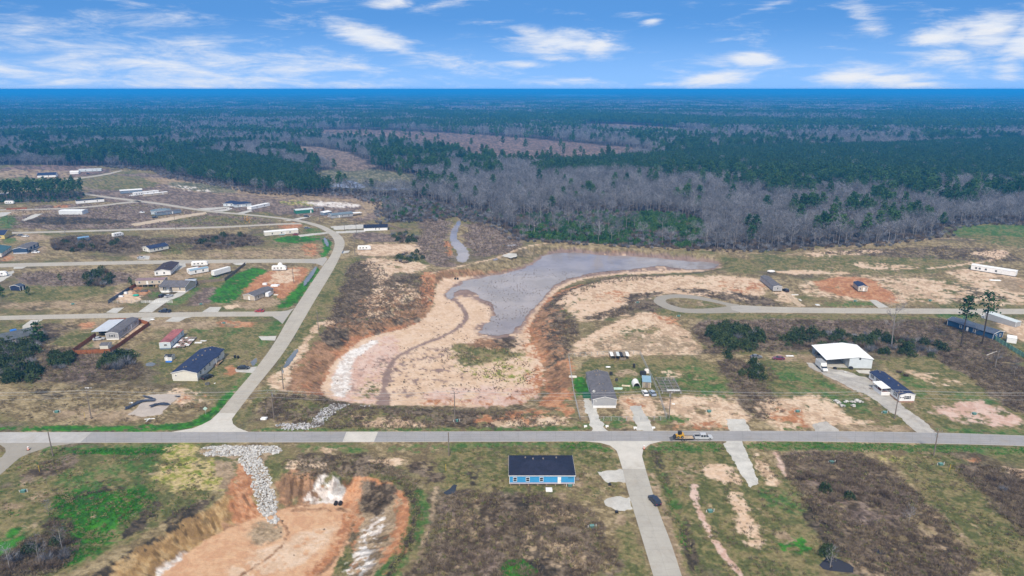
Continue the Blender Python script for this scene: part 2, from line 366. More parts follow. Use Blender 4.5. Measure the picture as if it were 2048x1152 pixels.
# --- between the collector road and the central basin
L('olive', [(640,560),(690,510),(735,520),(700,570),(620,690),(560,770),(500,830),(478,850),(490,820),(560,720)], 2, 3,.85)
L('brush', [(700,525),(740,520),(775,540),(790,600),(760,650),(680,655),(640,680),(655,640),(680,580)], 2, 4,.9)
L('tan', [(700,500),(760,490),(870,490),(860,505),(750,515)], 2, 3); L('sand', [(712,492),(745,488),(845,488),(850,500),(780,512),(712,512)], 2, 3)
L('mauve', [(700,462),(800,470),(850,480),(780,485),(710,482)], 3, 5)
L('sand', [(730,515),(800,520),(860,530),(830,548),(780,545),(790,600),(740,640),(735,600),(755,560),(725,525)], 2, 4,.75)
L('brush', [(770,555),(830,550),(870,560),(870,590),(840,620),(790,640),(760,625),(765,590)], 2, 4,.7)
L('rust', [(720,600),(790,570),(850,590),(850,640),(780,662),(690,665),(700,630)], 3, 5,.5); L('sand', [(735,585),(790,560),(850,575),(860,610),(820,640),(740,630)], 3, 5, .38, grain=1.2)
L('clay', [(840,545),(880,545),(872,600),(850,640),(830,625),(845,590)], 2, 4,.8)
L('mauve', [(860,430),(900,440),(890,480),(905,530),(860,530),(830,480)], 4, 8,.9); L('mauve', [(940,440),(1040,470),(1040,500),(960,520),(925,480)], 4, 8,.9)
L('clay', [(888,480),(905,490),(905,512),(895,512)], 2, 3,.7)
P('sand', [(860,548),(930,530),(1000,515),(1040,495),(1100,485)], 2.2, 1, 1.5,.9); P('sand', [(640,645),(600,700),(570,745)], 3, 1, 2,.8)
P('tan', [(1100,485),(1250,490),(1400,500),(1560,510)], 2.2, 1, 1.5,.8)
L('sand', [(545,745),(590,742),(600,760),(570,790),(535,770)], 1.5, 3,.8); L('sand', [(600,690),(620,680),(600,740),(575,745)], 1.5, 3,.7)
L('palesand', [(640,643),(665,640),(680,648),(655,653),(640,650)], .8, 1.2)
L('brush', [(520,790),(640,790),(760,810),(1140,830),(1140,858),(500,858)], 2, 4,.8); L('olive', [(560,790),(690,810),(900,830),(860,850),(600,850)], 3, 5,.6)
L('sand', [(715,845),(780,838),(860,848),(820,856),(730,856)], 1.5, 3,.7); L('sand', [(700,832),(750,830),(760,838),(700,838)], 1.5, 3,.5)
L('clay', [(940,838),(1060,815),(1140,815),(1145,840),(1000,852)], 2, 4,.55); L('sand', [(950,845),(1020,838),(1140,828),(1130,848),(980,856)], 2, 4,.6)
L('green', [(500,856),(800,857),(1180,852),(1180,862),(500,863)], 1, 1.2,.7)
# --- banks of the central basin
L('rust', [(575,780),(590,735),(625,690),(655,650),(700,640),(790,630),(850,600),(868,620),(850,660),(800,668),(735,676),(690,706),(662,745),(650,790)], 2, 4, .95); L('clay', [(600,790),(625,735),(665,690),(720,655),(800,645),(860,620),(868,640),(850,662),(800,670),(735,678),(690,708),(662,747),(650,790)], 1.5, 3, .72, grain=1.2)
L('rust', [(600,760),(610,720),(650,690),(670,700),(640,760),(630,790)], 2, 3,.6); L('brush', [(640,660),(690,650),(700,670),(670,690),(640,685)], 2, 3,.9)
L('brush', [(690,640),(860,620),(860,645),(780,662),(700,660)], 2, 3,.5)
L('rust', [(870,540),(940,538),(1040,530),(1080,508),(1120,496),(1300,502),(1300,512),(1130,505),(1090,515),(1060,535),(1000,552),(930,560),(875,566)], 1.5, 3,.8)
L('sand', [(1000,545),(1050,525),(1085,505),(1120,497),(1100,512),(1060,536),(1020,552)], 1, 2,.7)
L('clay', [(1050,600),(1100,580),(1160,560),(1180,566),(1130,600),(1110,640),(1120,690),(1145,720),(1148,790),(1100,820),(1080,800),(1098,760),(1080,710),(1060,670),(1060,640)], 2, 3)
L('brush', [(1090,590),(1160,565),(1230,552),(1330,548),(1330,556),(1220,566),(1160,585),(1120,620),(1095,625)], 1.5, 3,.8)
L('rust', [(1060,600),(1110,600),(1130,640),(1130,700),(1145,760),(1120,800),(1090,740),(1070,700)], 2, 4,.72, grain=1.2); L('brush', [(1080,600),(1150,580),(1130,640),(1140,720),(1110,760),(1095,690)], 2.5, 4,.5, grain=1.0)
L('brush', [(1100,640),(1150,620),(1160,660),(1145,700),(1110,690)], 3, 5,.6)
L('palesand', [(1100,590),(1200,560),(1290,550),(1500,552),(1540,570),(1520,600),(1440,600),(1350,585),(1260,600),(1250,630),(1200,640),(1150,640)], 3, 5, .85)
L('sand', [(1160,580),(1300,555),(1510,560),(1545,600),(1440,592),(1330,582),(1250,600),(1190,610)], 3, 6,.7); L('clay', [(1180,585),(1260,580),(1260,600),(1200,605)], 3, 5,.4); L('clay', [(1430,560),(1520,565),(1530,590),(1440,580)], 3, 5,.4)
L('brush', [(1150,640),(1230,620),(1260,600),(1290,608),(1240,635),(1200,640)], 2, 4,.8); L('brush', [(1245,590),(1330,580),(1310,600),(1330,618),(1280,622)], 2, 4,.8)
L('brush', [(1330,575),(1440,580),(1540,595),(1590,612),(1480,606),(1390,588)], 2, 4,.7)
L('olive', [(1290,610),(1330,622),(1500,628),(1640,630),(1640,638),(1380,642)], 2, 3,.8); L('tan', [(1350,598),(1400,600),(1430,608),(1400,612),(1355,606)], 1.5, 3,.5)
L('sand', [(1145,690),(1250,640),(1290,620),(1350,640),(1420,710),(1290,712),(1145,715)], 2, 3); L('olive', [(1230,655),(1330,650),(1330,680),(1260,690)], 3, 5,.4); L('tan', [(1180,680),(1300,660),(1400,690),(1410,706),(1200,708)], 3, 5,.6)
P('palesand', [(1155,690),(1200,662),(1250,640)], 3.2, 1, 1.5); L('clay', [(1290,620),(1350,635),(1370,650),(1330,650)], 2, 3,.4)
# --- floor of the central basin
L('palesand', [(640,792),(655,742),(690,702),(735,672),(800,662),(850,640),(868,604),(872,562),(940,554),(1005,546),(1060,530),(1090,508),(1150,503),(1300,514),(1440,524),(1442,540),(1330,548),(1220,549),(1150,563),(1100,590),(1068,632),(1055,672),(1080,712),(1090,760),(1066,804),(980,816),(860,811),(760,811),(690,806)], .8, 1.5, z=B2Z)
L('pink', [(660,790),(680,720),(740,680),(800,670),(800,720),(760,760),(750,806),(690,802)], 3, 4,.8, z=B2Z)
L('pink', [(830,808),(860,780),(960,770),(1050,780),(1070,740),(1085,760),(1062,806),(980,814)], 3, 4,.6, z=B2Z)
L('white', [(660,780),(668,735),(690,700),(735,680),(760,672),(740,690),(705,715),(700,750),(698,780),(690,790)], 1, 1.5, z=-1.6)
L('yellow', [(880,700),(960,690),(1060,700),(1070,730),(1060,770),(960,760),(920,740)], 3, 4,.42, z=B2Z, grain=.8); L('rust', [(920,690),(960,678),(1040,680),(1055,700),(1000,715),(930,720)], 2, 3,.9, z=B2Z); L('olive', [(910,680),(960,700),(1040,690),(1050,712),(960,728),(905,735)], 3, 4,.8, z=B2Z); L('brush', [(985,672),(1040,672),(1050,695),(1000,700)], 2, 3,.8, z=B2Z)
L('brush', [(860,640),(960,680),(900,720),(860,690)], 3, 4,.12, z=B2Z, grain=.6); L('brush', [(700,700),(900,690),(1060,760),(1050,800),(780,800)], 4, 6,.10, z=B2Z, grain=.55); L('olive', [(730,760),(760,770),(750,800),(715,790)], 2, 2,.5, z=B2Z, grain=.7)
L('clay', [(1045,620),(1095,700),(1090,780),(1030,806),(1070,740),(1050,690)], 3, 4,.5, z=B2Z, grain=.8); L('clay', [(820,806),(900,795),(1000,800),(1060,790),(1050,812),(900,814)], 2, 3,.45, z=B2Z, grain=.8); L('mud', [(690,790),(720,740),(800,700),(900,690),(960,720),(900,770),(800,800)], 5, 5,.28, z=B2Z, grain=1.5); L('palesand', [(1030,660),(1050,700),(1065,740),(1040,760),(1020,720)], 3, 3,.5, z=B2Z)
P('mud', [(765,806),(767,780),(775,740),(790,715),(840,690),(890,672),(925,650),(935,632),(922,612),(910,600)], 2.4, .7, .8, z=B2Z); P('mud', [(768,806),(766,795)], 5, 1.5, 1, z=B2Z)
P('mud', [(765,808),(768,790)], 4.5, 1, 1, z=B2Z)
L('mud', [(885,590),(900,572),(935,556),(1000,546),(1056,530),(1087,507),(1130,500),(1220,508),(1330,513),(1440,523),(1442,540),(1350,540),(1240,545),(1150,557),(1112,574),(1088,600),(1063,630),(1050,650),(1035,672),(990,678),(955,672),(950,650),(980,640),(985,620),(950,598),(915,590),(905,606)], 3.5, 2, .9, z=B2Z, grain=2)
# --- north side, right
L('dry', [(1560,500),(1700,490),(1900,478),(2100,500),(2100,560),(1900,560),(1600,560)], 4, 6,.9)
L('olive', [(1480,515),(1640,508),(1900,510),(2000,530),(1800,550),(1560,545)], 4, 6,.7); L('brush', [(1600,505),(1720,500),(1950,490),(2060,520),(2000,525),(1800,515)], 3, 6,.6)
L('palesand', [(1940,505),(2000,498),(2022,508),(2000,518),(1960,512)], 2, 4,.9); L('palesand', [(1610,505),(1720,500),(1800,503),(1720,508),(1600,515)], 2, 4,.6); L('palesand', [(1700,525),(1800,528),(1850,536),(1780,542),(1720,535)], 2, 4,.6)
L('palesand', [(1545,540),(1670,543),(1720,548),(1560,548)], 2, 3,.9); P('tan', [(1560,512),(1640,500),(1750,487),(1900,475),(1960,480),(2060,500)], 3, 1.5, 2,.9); P('palesand', [(1860,538),(1990,520),(2010,510)], 3, 1, 2,.7)
L('green', [(1885,458),(1950,448),(2200,455),(2200,505),(2048,498),(1960,480),(1900,470)], 3, 4,.9); L('olive', [(1900,466),(2100,478),(2150,500),(2048,498),(1950,478)], 3, 4,.8)
L('sand', [(1620,560),(1700,550),(1800,555),(1900,560),(2100,590),(2100,612),(1900,605),(1740,604),(1640,595),(1600,580)], 3, 6,.55)
L('clay', [(1625,562),(1700,552),(1750,560),(1790,590),(1800,610),(1740,600),(1660,590)], 3, 4,.95); L('sand', [(1780,555),(1880,560),(1900,590),(1840,600),(1790,590)], 3, 5,.8)
L('sand', [(1880,545),(1950,535),(2060,560),(2050,575),(1960,570)], 2, 4,.7); L('tan', [(1990,555),(2060,560),(2060,590),(2000,580)], 2, 4)
L('sand', [(1545,590),(1560,575),(1590,585),(1600,604),(1560,604)], 2, 3,.7); L('green', [(1660,603),(1740,603),(1740,612),(1640,612)], 2, 3,.7)
L('olive', [(1700,628),(2100,630),(2100,640),(1700,640)], 1.5, 2,.9); L('green', [(1870,628),(1940,629),(1945,638),(1880,636)], 1.5, 2)
L('brush', [(1375,645),(1500,640),(1700,640),(1935,640),(1960,660),(2040,720),(2048,730),(1860,712),(1640,700),(1560,700),(1430,710),(1400,690)], 3, 5,.95)
L('mauve', [(1380,642),(1560,640),(1800,645),(1900,655),(1850,670),(1650,665),(1400,660)], 3, 5,.6)
L('sand', [(2010,640),(2060,640),(2060,690),(2020,670),(1995,650)], 1.5, 2); L('clay', [(2030,560),(2060,565),(2060,580),(2030,575)],2,2,.3)
# --- houses north of the main road, right
L('tan', [(391,913),(404,893),(562,891),(566,905),(522,912),(556,985),(560,1015),(526,1020),(505,985),(472,913)], .6, .8)
L('dry', [(1145,712),(1430,710),(1560,705),(1640,712),(1500,860),(1160,858)], 2, 3,.9)
L('olive', [(1150,718),(1280,715),(1420,712),(1480,780),(1480,795),(1330,795),(1160,790)], 3, 5,.9); L('green', [(1300,730),(1400,730),(1490,780),(1480,800),(1350,795)], 3, 5,.5)
L('lush', [(1147,755),(1172,753),(1180,785),(1168,790),(1158,800),(1150,790)], 1, 1.2,.9); L('green', [(1238,752),(1280,750),(1285,780),(1240,782)], 1.5, 2,.8)
L('tan', [(1230,745),(1250,738),(1280,745),(1270,755),(1235,755)], 1.5, 2,.7); L('sand', [(1310,740),(1360,740),(1370,755),(1330,755)], 2, 3,.5)
L('sand', [(1237,785),(1300,790),(1325,830),(1335,840),(1250,840),(1235,820)], 1.5, 3,.85); L('clay', [(1240,790),(1260,790),(1290,810),(1260,825)], 1.5, 3,.6)
L('sand', [(1315,795),(1470,792),(1505,830),(1490,850),(1340,855),(1330,830)], 2, 4,.8); L('clay', [(1340,845),(1460,842),(1450,858),(1340,860)], 1.5, 3,.5)
L('tan', [(1150,790),(1165,790),(1175,840),(1160,842)], 1, 1.5,.8); L('green', [(1155,838),(1250,830),(1350,832),(1400,840),(1350,850),(1160,856)], 2, 2,.45)
L('brush', [(1420,710),(1560,735),(1545,790),(1580,840),(1500,840),(1470,780)], 3, 4,.85); L('sand', [(1510,800),(1590,790),(1640,830),(1640,860),(1540,860)], 3, 4,.85)
L('clay', [(1530,815),(1610,815),(1630,850),(1560,858)], 3, 4,.5)
L('olive', [(1500,715),(1640,712),(1750,790),(1840,830),(1830,860),(1660,850),(1600,800),(1540,790)], 3, 4,.85); L('green', [(1540,725),(1600,735),(1720,800),(1750,830),(1640,800),(1560,780)], 3, 4,.6)
L('tan', [(1590,712),(1640,710),(1700,760),(1740,800),(1730,800),(1640,750)], 1.5, 2.5,.85); L('sand', [(1590,785),(1660,800),(1700,835),(1760,850),(1650,855),(1600,830)], 2.5, 4,.7); L('tan', [(1540,712),(1600,710),(1610,725),(1550,722)], 2, 3,.7)
L('tan', [(1660,852),(1830,850),(1840,862),(1680,862)], 1, 1.5,.7)
L('olive', [(1745,715),(1900,712),(1960,760),(2048,830),(2100,862),(1900,862),(1850,840),(1830,800),(1790,740)], 3, 4,.95); L('green', [(1800,750),(1850,760),(1860,790),(1840,800)], 2, 3,.7); L('green', [(1900,790),(1980,790),(2000,810),(1920,810)], 3, 4,.6)
L('palesand', [(1790,742),(1870,745),(1920,760),(1930,775),(1880,775),(1830,755)], 2.5, 4,.45); L('pink', [(1870,815),(1960,800),(2040,830),(2060,850),(1960,855),(1880,830)], 2.5, 4,.75)
L('brush', [(1860,712),(2048,730),(2120,760),(2120,850),(2048,832),(1980,790),(1920,740)], 2, 3)
L('green', [(1860,855),(2100,862),(2100,880),(1880,868)], 1, 1.5,.7); L('green', [(1560,853),(1600,852),(1600,862),(1560,862)], 1, 1.5,.5)
# --- south of the main road
L('olive', [(0,900),(150,895),(330,900),(420,930),(440,990),(300,1060),(140,1150),(0,1152),(-100,1160),(-100,960)], 3, 5,.85)
L('green', [(60,960),(120,935),(220,925),(330,920),(330,960),(260,985),(120,990)], 4, 6,.5)
L('lush', [(130,906),(160,899),(340,889),(350,900),(325,911),(135,909)], 1, 1.5,.95); L('green', [(0,887),(160,890),(400,886),(400,892),(100,905)],1,1,.6)
L('brush', [(30,960),(100,915),(150,905),(160,925),(80,965)], 1.5, 2,.7); L('tan', [(60,992),(100,975),(102,995),(80,1003)], 1.2, 2); L('tan', [(0,1010),(50,1005),(40,1020),(0,1028)], 1.5, 2.5,.8); L('tan',[(300,945),(400,920),(420,925),(330,950)],1.5,2,.5)
L('yellow', [(330,905),(345,889),(400,887),(400,910),(470,925),(500,985),(490,1010),(440,985),(340,975),(310,960)], 2, 4,.85); L('tan', [(420,915),(470,925),(505,1000),(480,1010),(440,980)], 1.5, 2,.8)
L('lush', [(100,1000),(140,985),(270,978),(305,1000),(260,1040),(230,1082),(160,1125),(120,1140),(145,1100),(105,1040)], 2.5, 4, .88); L('lush', [(-20,1080),(50,1052),(62,1075),(0,1117),(-20,1120)], 1.2, 2)
L('dark', [(-20,1118),(40,1085),(85,1060),(110,1030),(150,1070),(160,1100),(120,1152),(-20,1160)], 2, 3,.95); L('dark', [(90,1010),(140,988),(200,975),(260,975),(200,990),(130,1000)], 1.5, 2,.6)
L('dark', [(240,1070),(300,1010),(320,1000),(330,1010),(290,1050),(250,1078)], 1, 1.5,.7); L('dry', [(140,1152),(250,1090),(330,1045),(420,985),(430,1000),(340,1060),(250,1110),(180,1160)], 1.2, 2); L('dark', [(320,1040),(420,990),(432,1000),(350,1055)], 1, 1.5,.7)
L('tan', [(350,1040),(375,1025),(372,1030),(352,1045)],.5,.5); 
L('brush', [(560,915),(700,905),(800,930),(860,985),(820,985),(760,950),(700,945),(620,948),(580,955)], 2, 3, .9); L('sand', [(570,935),(590,925),(650,918),(660,928),(590,940)], 1.5, 3,.6); L('sand', [(745,918),(800,918),(800,930),(760,928)], 1.2, 2,.8); L('sand', [(600,895),(720,893),(720,902),(620,905)], 1.2, 2,.5)
L('green', [(590,886),(720,890),(1000,886),(1010,900),(820,905),(700,905),(600,900)], 2, 2,.6)
# lower basin
L('ochre', [(170,1180),(262,1103),(310,1078),(369,1040),(422,1008),(450,990),(475,960),(505,1000),(520,1030),(440,1062),(350,1108),(280,1190)], 1.0, 1.5); L('clay', [(455,975),(475,925),(490,925),(530,1018),(520,1035),(480,1045),(450,1010)], 1.2, 2,.9); L('dark', [(180,1150),(262,1098),(308,1073),(369,1033),(425,1000),(440,1006),(370,1045),(312,1082),(268,1108),(190,1165)], .5, 1, .55, grain=1.2); L('rust', [(440,1010),(500,1020),(500,1045),(440,1050)],1.5,2,.6)
L('rust', [(540,940),(640,945),(660,990),(620,1010),(565,1010)], 1.5, 2,.95); L('clay', [(700,950),(770,955),(818,995),(830,1030),(822,1080),(790,1160),(690,1170),(700,1100),(712,1050),(700,1010),(650,1000),(660,960)], 1.2, 2)
L('tan', [(690,1170),(720,1080),(720,1030),(705,1005),(730,990),(790,1000),(800,1040),(780,1100),(760,1170)], 1.2, 2, .85, z=-3); L('brush', [(715,970),(760,965),(800,985),(790,1010),(745,1020),(720,1000)], 1.5, 2,.85, z=-1.5)
L('white', [(690,1160),(720,1080),(735,1040),(770,1030),(765,1080),(740,1140),(720,1175)], 1.8, 3,.55, z=-2.5, grain=.9); L('white', [(608,985),(640,960),(690,965),(690,995),(650,1000),(612,998)], 1.2, 1.5,.8, z=-2.5); L('white', [(300,1152),(350,1115),(400,1095),(410,1105),(360,1130),(330,1165)], 1, 1.5,.85, z=-4)
L('floor1', [(270,1215),(340,1135),(400,1088),(440,1065),(500,1042),(545,1022),(600,1013),(660,1005),(700,1012),(708,1050),(690,1100),(660,1150),(630,1215)], .8, 1, z=B1Z)
L('tan', [(500,1050),(560,1045),(570,1075),(540,1090),(500,1090)], 2.5, 2,.7, z=B1Z); L('palesand', [(430,1152),(560,1080),(660,1050),(680,1060),(640,1100),(560,1150)], 3, 2,.8, z=B1Z)
P('rust', [(585,1020),(640,1018),(700,1018),(702,1050),(690,1085),(660,1130),(625,1160)], 1.3, .8, .7,.8, z=B1Z); P('clay', [(696,1030),(684,1075),(655,1120),(610,1160)], 2.6, 1.0, .8,.8, z=B1Z)
P('rust', [(540,1025),(580,1060),(560,1100),(470,1160)], .5, .4, .8,.7, z=B1Z)
L('green', [(780,955),(830,965),(865,1000),(850,1060),(820,1120),(780,1165),(740,1165),(800,1090),(830,1030),(815,985)], 1.5, 2, .6); L('dark', [(790,960),(822,975),(840,1010),(838,1050),(815,1100),(790,1150),(770,1150),(815,1070),(828,1025),(812,985)], 1, 1.5,.8)
P('tan', [(872,975),(868,1000),(862,1050),(845,1090),(828,1150)], 1.4, .8, .8,.9)
# lots round the blue house
L('olive', [(870,890),(1240,888),(1245,1000),(1160,1010),(1000,985),(880,985)], 3, 4,.8); L('dry', [(1120,960),(1240,940),(1290,1152),(1130,1152),(1150,1020)], 3, 4,.6)
L('green', [(1100,884),(1175,884),(1215,891),(1230,905),(1210,905),(1150,900),(1100,896)], 1, 1.5,.9); L('green', [(900,886),(1100,884),(1100,892),(900,896)], 1.2, 1.5,.6)
L('dark', [(895,925),(950,930),(970,950),(940,975),(900,965)], 1.5, 2,.45); L('brush', [(800,920),(890,920),(885,960),(860,965)], 2, 3,.6)
L('brush', [(880,985),(1010,985),(1100,990),(1150,1000),(1200,1030),(1235,1080),(1245,1165),(820,1165),(850,1100),(870,1040)], 3, 4.5, .86, grain=3); L('mauve', [(900,1010),(1000,1060),(1010,1152),(900,1152),(880,1080)], 3, 4,.45); L('dark', [(1020,990),(1100,1000),(1130,1080),(1140,1152),(1000,1152),(1030,1090)], 3, 4,.6)
L('tan', [(1115,985),(1140,985),(1140,1010),(1115,1005)], 1.2, 2,.8); L('tan', [(1000,1090),(1030,1080),(1080,1100),(1060,1130)], 2, 3,.3); L('tan',[(1120,1090),(1150,1100),(1160,1152),(1130,1152)],2,2.5,.6)
L('lush', [(1003,1125),(1040,1116),(1068,1135),(1070,1165),(1010,1165)], 1, 1.5,.95); L('olive', [(1235,1040),(1260,1040),(1310,1160),(1248,1160)], 1.5, 1.5)
L('tan', [(1230,1030),(1250,1030),(1252,1055),(1235,1055)], 1, 1.5,.8); L('tan', [(1140,955),(1180,955),(1180,975),(1145,970)], 1.5, 2,.5)
# lots right of the side road
L('olive', [(1290,890),(1440,886),(1490,890),(1560,930),(1640,1040),(1720,1160),(1370,1160),(1300,980),(1285,920)], 2, 3,.95)
L('green', [(1325,884),(1448,884),(1452,902),(1400,905),(1330,905),(1295,900)], 1, 1.5,.9); L('green', [(1483,884),(1700,886),(2100,895),(2100,912),(1900,905),(1720,900),(1500,902)], 1, 1.5,.9)
P('dark', [(1310,900),(1325,950),(1345,1000),(1370,1060),(1390,1130),(1400,1160)], 2.6, 1.2, 1, .55); P('green', [(1318,925),(1335,975),(1365,1040)], 2.0, 1, 1,.5)
P('tan', [(1300,950),(1320,1000),(1345,1080),(1365,1150)], 2.2, 1.4, 1,.7); L('tan', [(1330,930),(1400,920),(1400,960),(1340,980)], 2.5, 3,.3)
L('palesand', [(1400,930),(1440,925),(1480,945),(1490,970),(1440,965),(1400,945)], 1.5, 2.5,.75); L('palesand', [(1455,990),(1495,992),(1500,1030),(1530,1080),(1500,1095),(1480,1050)], 1.2, 2,.95)
P('pink', [(1388,970),(1390,1000),(1400,1030),(1425,1075),(1455,1120),(1490,1160)], 1.6, .6, .8,.95); L('sand', [(1500,905),(1520,910),(1560,960),(1545,975),(1520,950)], 1, 1.5,.9); L('pink', [(1540,900),(1560,905),(1585,960),(1575,965)],1,1.2,.6)
L('green', [(1500,980),(1560,975),(1640,1010),(1610,1040),(1540,1010)], 3, 3,.45); L('lush', [(1548,1075),(1612,1070),(1615,1105),(1560,1110)], 1.5, 2,.6); L('tan', [(1545,1060),(1590,1068),(1600,1090),(1570,1098)],1.2,1.5,.4)
L('brush', [(1555,905),(1700,905),(1790,935),(1860,1010),(1900,1060),(1990,1165),(1730,1165),(1660,1090),(1620,1020),(1575,950)], 3, 4.5, .86, grain=3); L('tan', [(1560,905),(1700,905),(1860,1010),(1990,1165),(1730,1165),(1620,1020)], 3, 5,.22, grain=1.6); L('tan', [(880,990),(1150,1000),(1245,1165),(820,1165)], 3, 5,.25, grain=1.6); L('mauve', [(1600,950),(1780,960),(1840,1020),(1760,1060),(1640,1010)], 3, 4,.5); L('dark', [(1590,1010),(1650,1020),(1700,1080),(1690,1120),(1640,1080)], 2, 2,.7)
L('olive', [(1770,905),(1930,910),(1990,1000),(2100,1090),(2100,1165),(1995,1165),(1900,1060),(1830,970)], 2, 3,.95); L('yellow', [(1750,910),(1810,910),(1810,925),(1760,925)], 1.5, 2,.4); L('tan',[(1810,990),(1860,1010),(1960,1100),(1930,1090)],2,2,.5)
L('brush', [(1915,930),(1960,925),(2100,950),(2100,1090),(2048,1075),(1990,1020),(1940,965)], 3, 4.5, .88, grain=3); L('sand', [(2005,932),(2050,940),(2100,955),(2100,975),(2030,955)], 1.2, 2,.85); L('clay', [(1930,915),(1990,918),(1970,932),(1940,930)],1.5,2,.4)
DITCH += [(GP([(1310,900),(1325,950),(1345,1000),(1370,1060),(1390,1130),(1405,1180)]), 4.0, .55), (GP([(640,535),(612,575),(590,612)]), 4, .4)]

GRAIN = {'ochre': .6, 'sand': .55, 'pink': .30, 'palesand': .32, 'floor1': .22, 'white': .6, 'mud': .15, 'clay': .6, 'tan': .75, 'lush': .6, 'rust': .7}
FLOORS = [B1F, B2F]
def lvz(poly):
    cx = sum(p[0] for p in poly) / len(poly); cy = sum(p[1] for p in poly) / len(poly)
    return all(sdf(f, np.array([cx]), np.array([cy]))[0] > 0 for f in FLOORS)
def grow_ground():
    rows = []
    y = 1215.0
    while y > 196: rows.append(y); y -= 2.0 if y > 330 else 1.1
    rr = [G(1024, yy)[1] for yy in rows]
    r = rr[-1]
    while r < 30000: r *= 1.045; rr.append(r)
    rr = [2.0, 40.0, 80.0, 105.0] + rr
    rr = np.array(rr)
    dense = np.arange(-47, 47.001, .1); a = np.concatenate([np.arange(-180, -47, 7.), dense, np.arange(54, 180, 7.)])
    a = np.radians(a)
    A, Rr = np.meshgrid(a, rr)
    # rows follow straight lines across the view so that the grain keeps an even size
    wgt = sst(np.abs(A), R(47), R(60)); k = np.where(wgt < 1, 1 / np.maximum(np.cos(np.clip(A, -R(60), R(60))), .4), 1); k = k * (1 - wgt) + wgt * k[:, :1] * 0 + wgt * 1.6
    k = np.where(Rr > 9000, 1 + (k - 1) * np.clip((30000 - Rr) / 21000, 0, 1), k)
    X = (np.sin(A) * Rr * k); Y = (np.cos(A) * Rr * k)
    nr, nc = X.shape
    x, y = X.ravel(), Y.ravel()
    Zt, info = terrain(x, y, True)
    n30 = fbm(x, y, 38, 3, 1); n8 = fbm(x, y, 9, 3, 2); n2 = fbm(x, y, 2.6, 3, 3); n07 = fbm(x, y, .9, 2, 4); nx = fbm(x, y, 300, 4, 8)
    def pal(kind, extra=0):
        p = np.array(PAL[kind]); ga = GRAIN.get(kind, 1.0); t = .5 + (.35 + .65*ga) * (-.5 + np.clip((.5 * n8 + 1.0 * n2 + .8 * n07 - 1.15) * 3.0 + .5, 0, 1))[:, None]
        lo = np.where(t < .5, p[1] + (p[0] - p[1]) * t * 2, p[0] + (p[2] - p[0]) * (t - .5) * 2); return lo
    GA = np.ones(len(x)); C = pal('dry'); ol = pal('olive'); br = pal('brush'); dist = np.hypot(x, y)
    m = sst(n30 + .4 * (n8 - .5), .42, .62)[:, None]; C = C * (1 - m) + ol * m
    m = sst(n30 * .5 + fbm(x, y, 20, 3, 77) * .5 + .3 * (n8 - .5), .54, .66)[:, None] * .8; C = C * (1 - m) + br * m
    m = (sst(fbm(x, y, 14, 4, 55) * .7 + n2 * .3, .66, .74) * .7)[:, None]; C = C * (1 - m) + pal('tan') * m
    # woodland floor beyond the lots
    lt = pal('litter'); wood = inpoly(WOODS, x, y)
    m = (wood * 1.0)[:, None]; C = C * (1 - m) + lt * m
    for (kind, poly, soft, warp, cover, grain, width) in LAY:
        pad = warp + soft + (width or 0); xs = [p[0] for p in poly]; ys = [p[1] for p in poly]
        b = (x > min(xs) - pad) & (x < max(xs) + pad) & (y > min(ys) - pad) & (y < max(ys) + pad)
        if not b.any(): continue
        bx, by = x[b], y[b]
        if width: d = np.abs(sdf(smooth_poly(poly, 1, False), bx, by, closed=False)) - width / 2
        else: d = sdf(smooth_poly(poly), bx, by)
        sc = max(warp * 1.6, 1.2)
        d = d + (fbm(bx, by, sc, 4, (ord(kind[0]) + len(kind)) % 7 + len(poly)) - .5) * 2.2 * warp + (fbm(bx, by, 1.5, 3, 14) - .5) * min(warp, 3.5) * 1.5
        soft = soft * .5; mk = 1 - sst(d, -soft, soft)
        if kind in ('sand', 'palesand', 'clay', 'pink', 'tan', 'lush', 'green') and cover > .86 and poly[0][1] < 330 and lvz(poly): cover = .84
        if cover < 1:
            q = .55 * fbm(bx, by, grain * 3.2, 4, len(poly) * 3 + int(cover * 100)) + .45 * fbm(bx, by, grain, 3, 5)
            th = .5 + (.5 - cover) * .42
            mk = mk * sst(q, th - .05, th + .05)
        cc = pal(kind)[b]
        C[b] = C[b] * (1 - mk[:, None]) + cc * mk[:, None]; GA[b] = GA[b] * (1 - mk) + GRAIN.get(kind, 1.0) * mk
    # rills: erosion gullies drawn as dark streaks multiplied into the slope colour
    for (tt, ss), kk in zip(info, (.5, .42)):
        sl = np.clip(4 * tt * (1 - tt), 0, 1) * (tt > .35)
        st = vn(ss / 1.3 + tt * 1.5, tt * 2.2, 61) * .5 + vn(ss / .6, tt * 4.5, 62) * .5
        C = C * (1 - (sl * kk * sst(st, .46, .34)))[:, None]
    me = bpy.data.meshes.new('ground')
    V = np.stack([x, y, Zt], 1).astype(np.float32)
    i = np.arange(nr - 1)[:, None] * nc; j = np.arange(nc)[None, :]; j2 = (j + 1) % nc
    q = np.stack([i + j, i + j2, i + nc + j2, i + nc + j], -1).reshape(-1, 4)[:, ::-1]
    nf = len(q)
    me.vertices.add(len(V) + 1); me.vertices.foreach_set('co', np.append(V, [[0, 0, 0]], 0).astype(np.float32).ravel())
    fan = np.stack([np.full(nc, len(V)), (np.arange(nc) + 1) % nc, np.arange(nc)], -1)
    me.loops.add(nf * 4 + nc * 3); me.loops.foreach_set('vertex_index', np.concatenate([q.ravel(), fan.ravel()]).astype(np.int32))
    me.polygons.add(nf + nc)
    me.polygons.foreach_set('loop_start', np.concatenate([np.arange(nf) * 4, nf * 4 + np.arange(nc) * 3]).astype(np.int32))
    me.polygons.foreach_set('loop_total', np.concatenate([np.full(nf, 4), np.full(nc, 3)]).astype(np.int32))
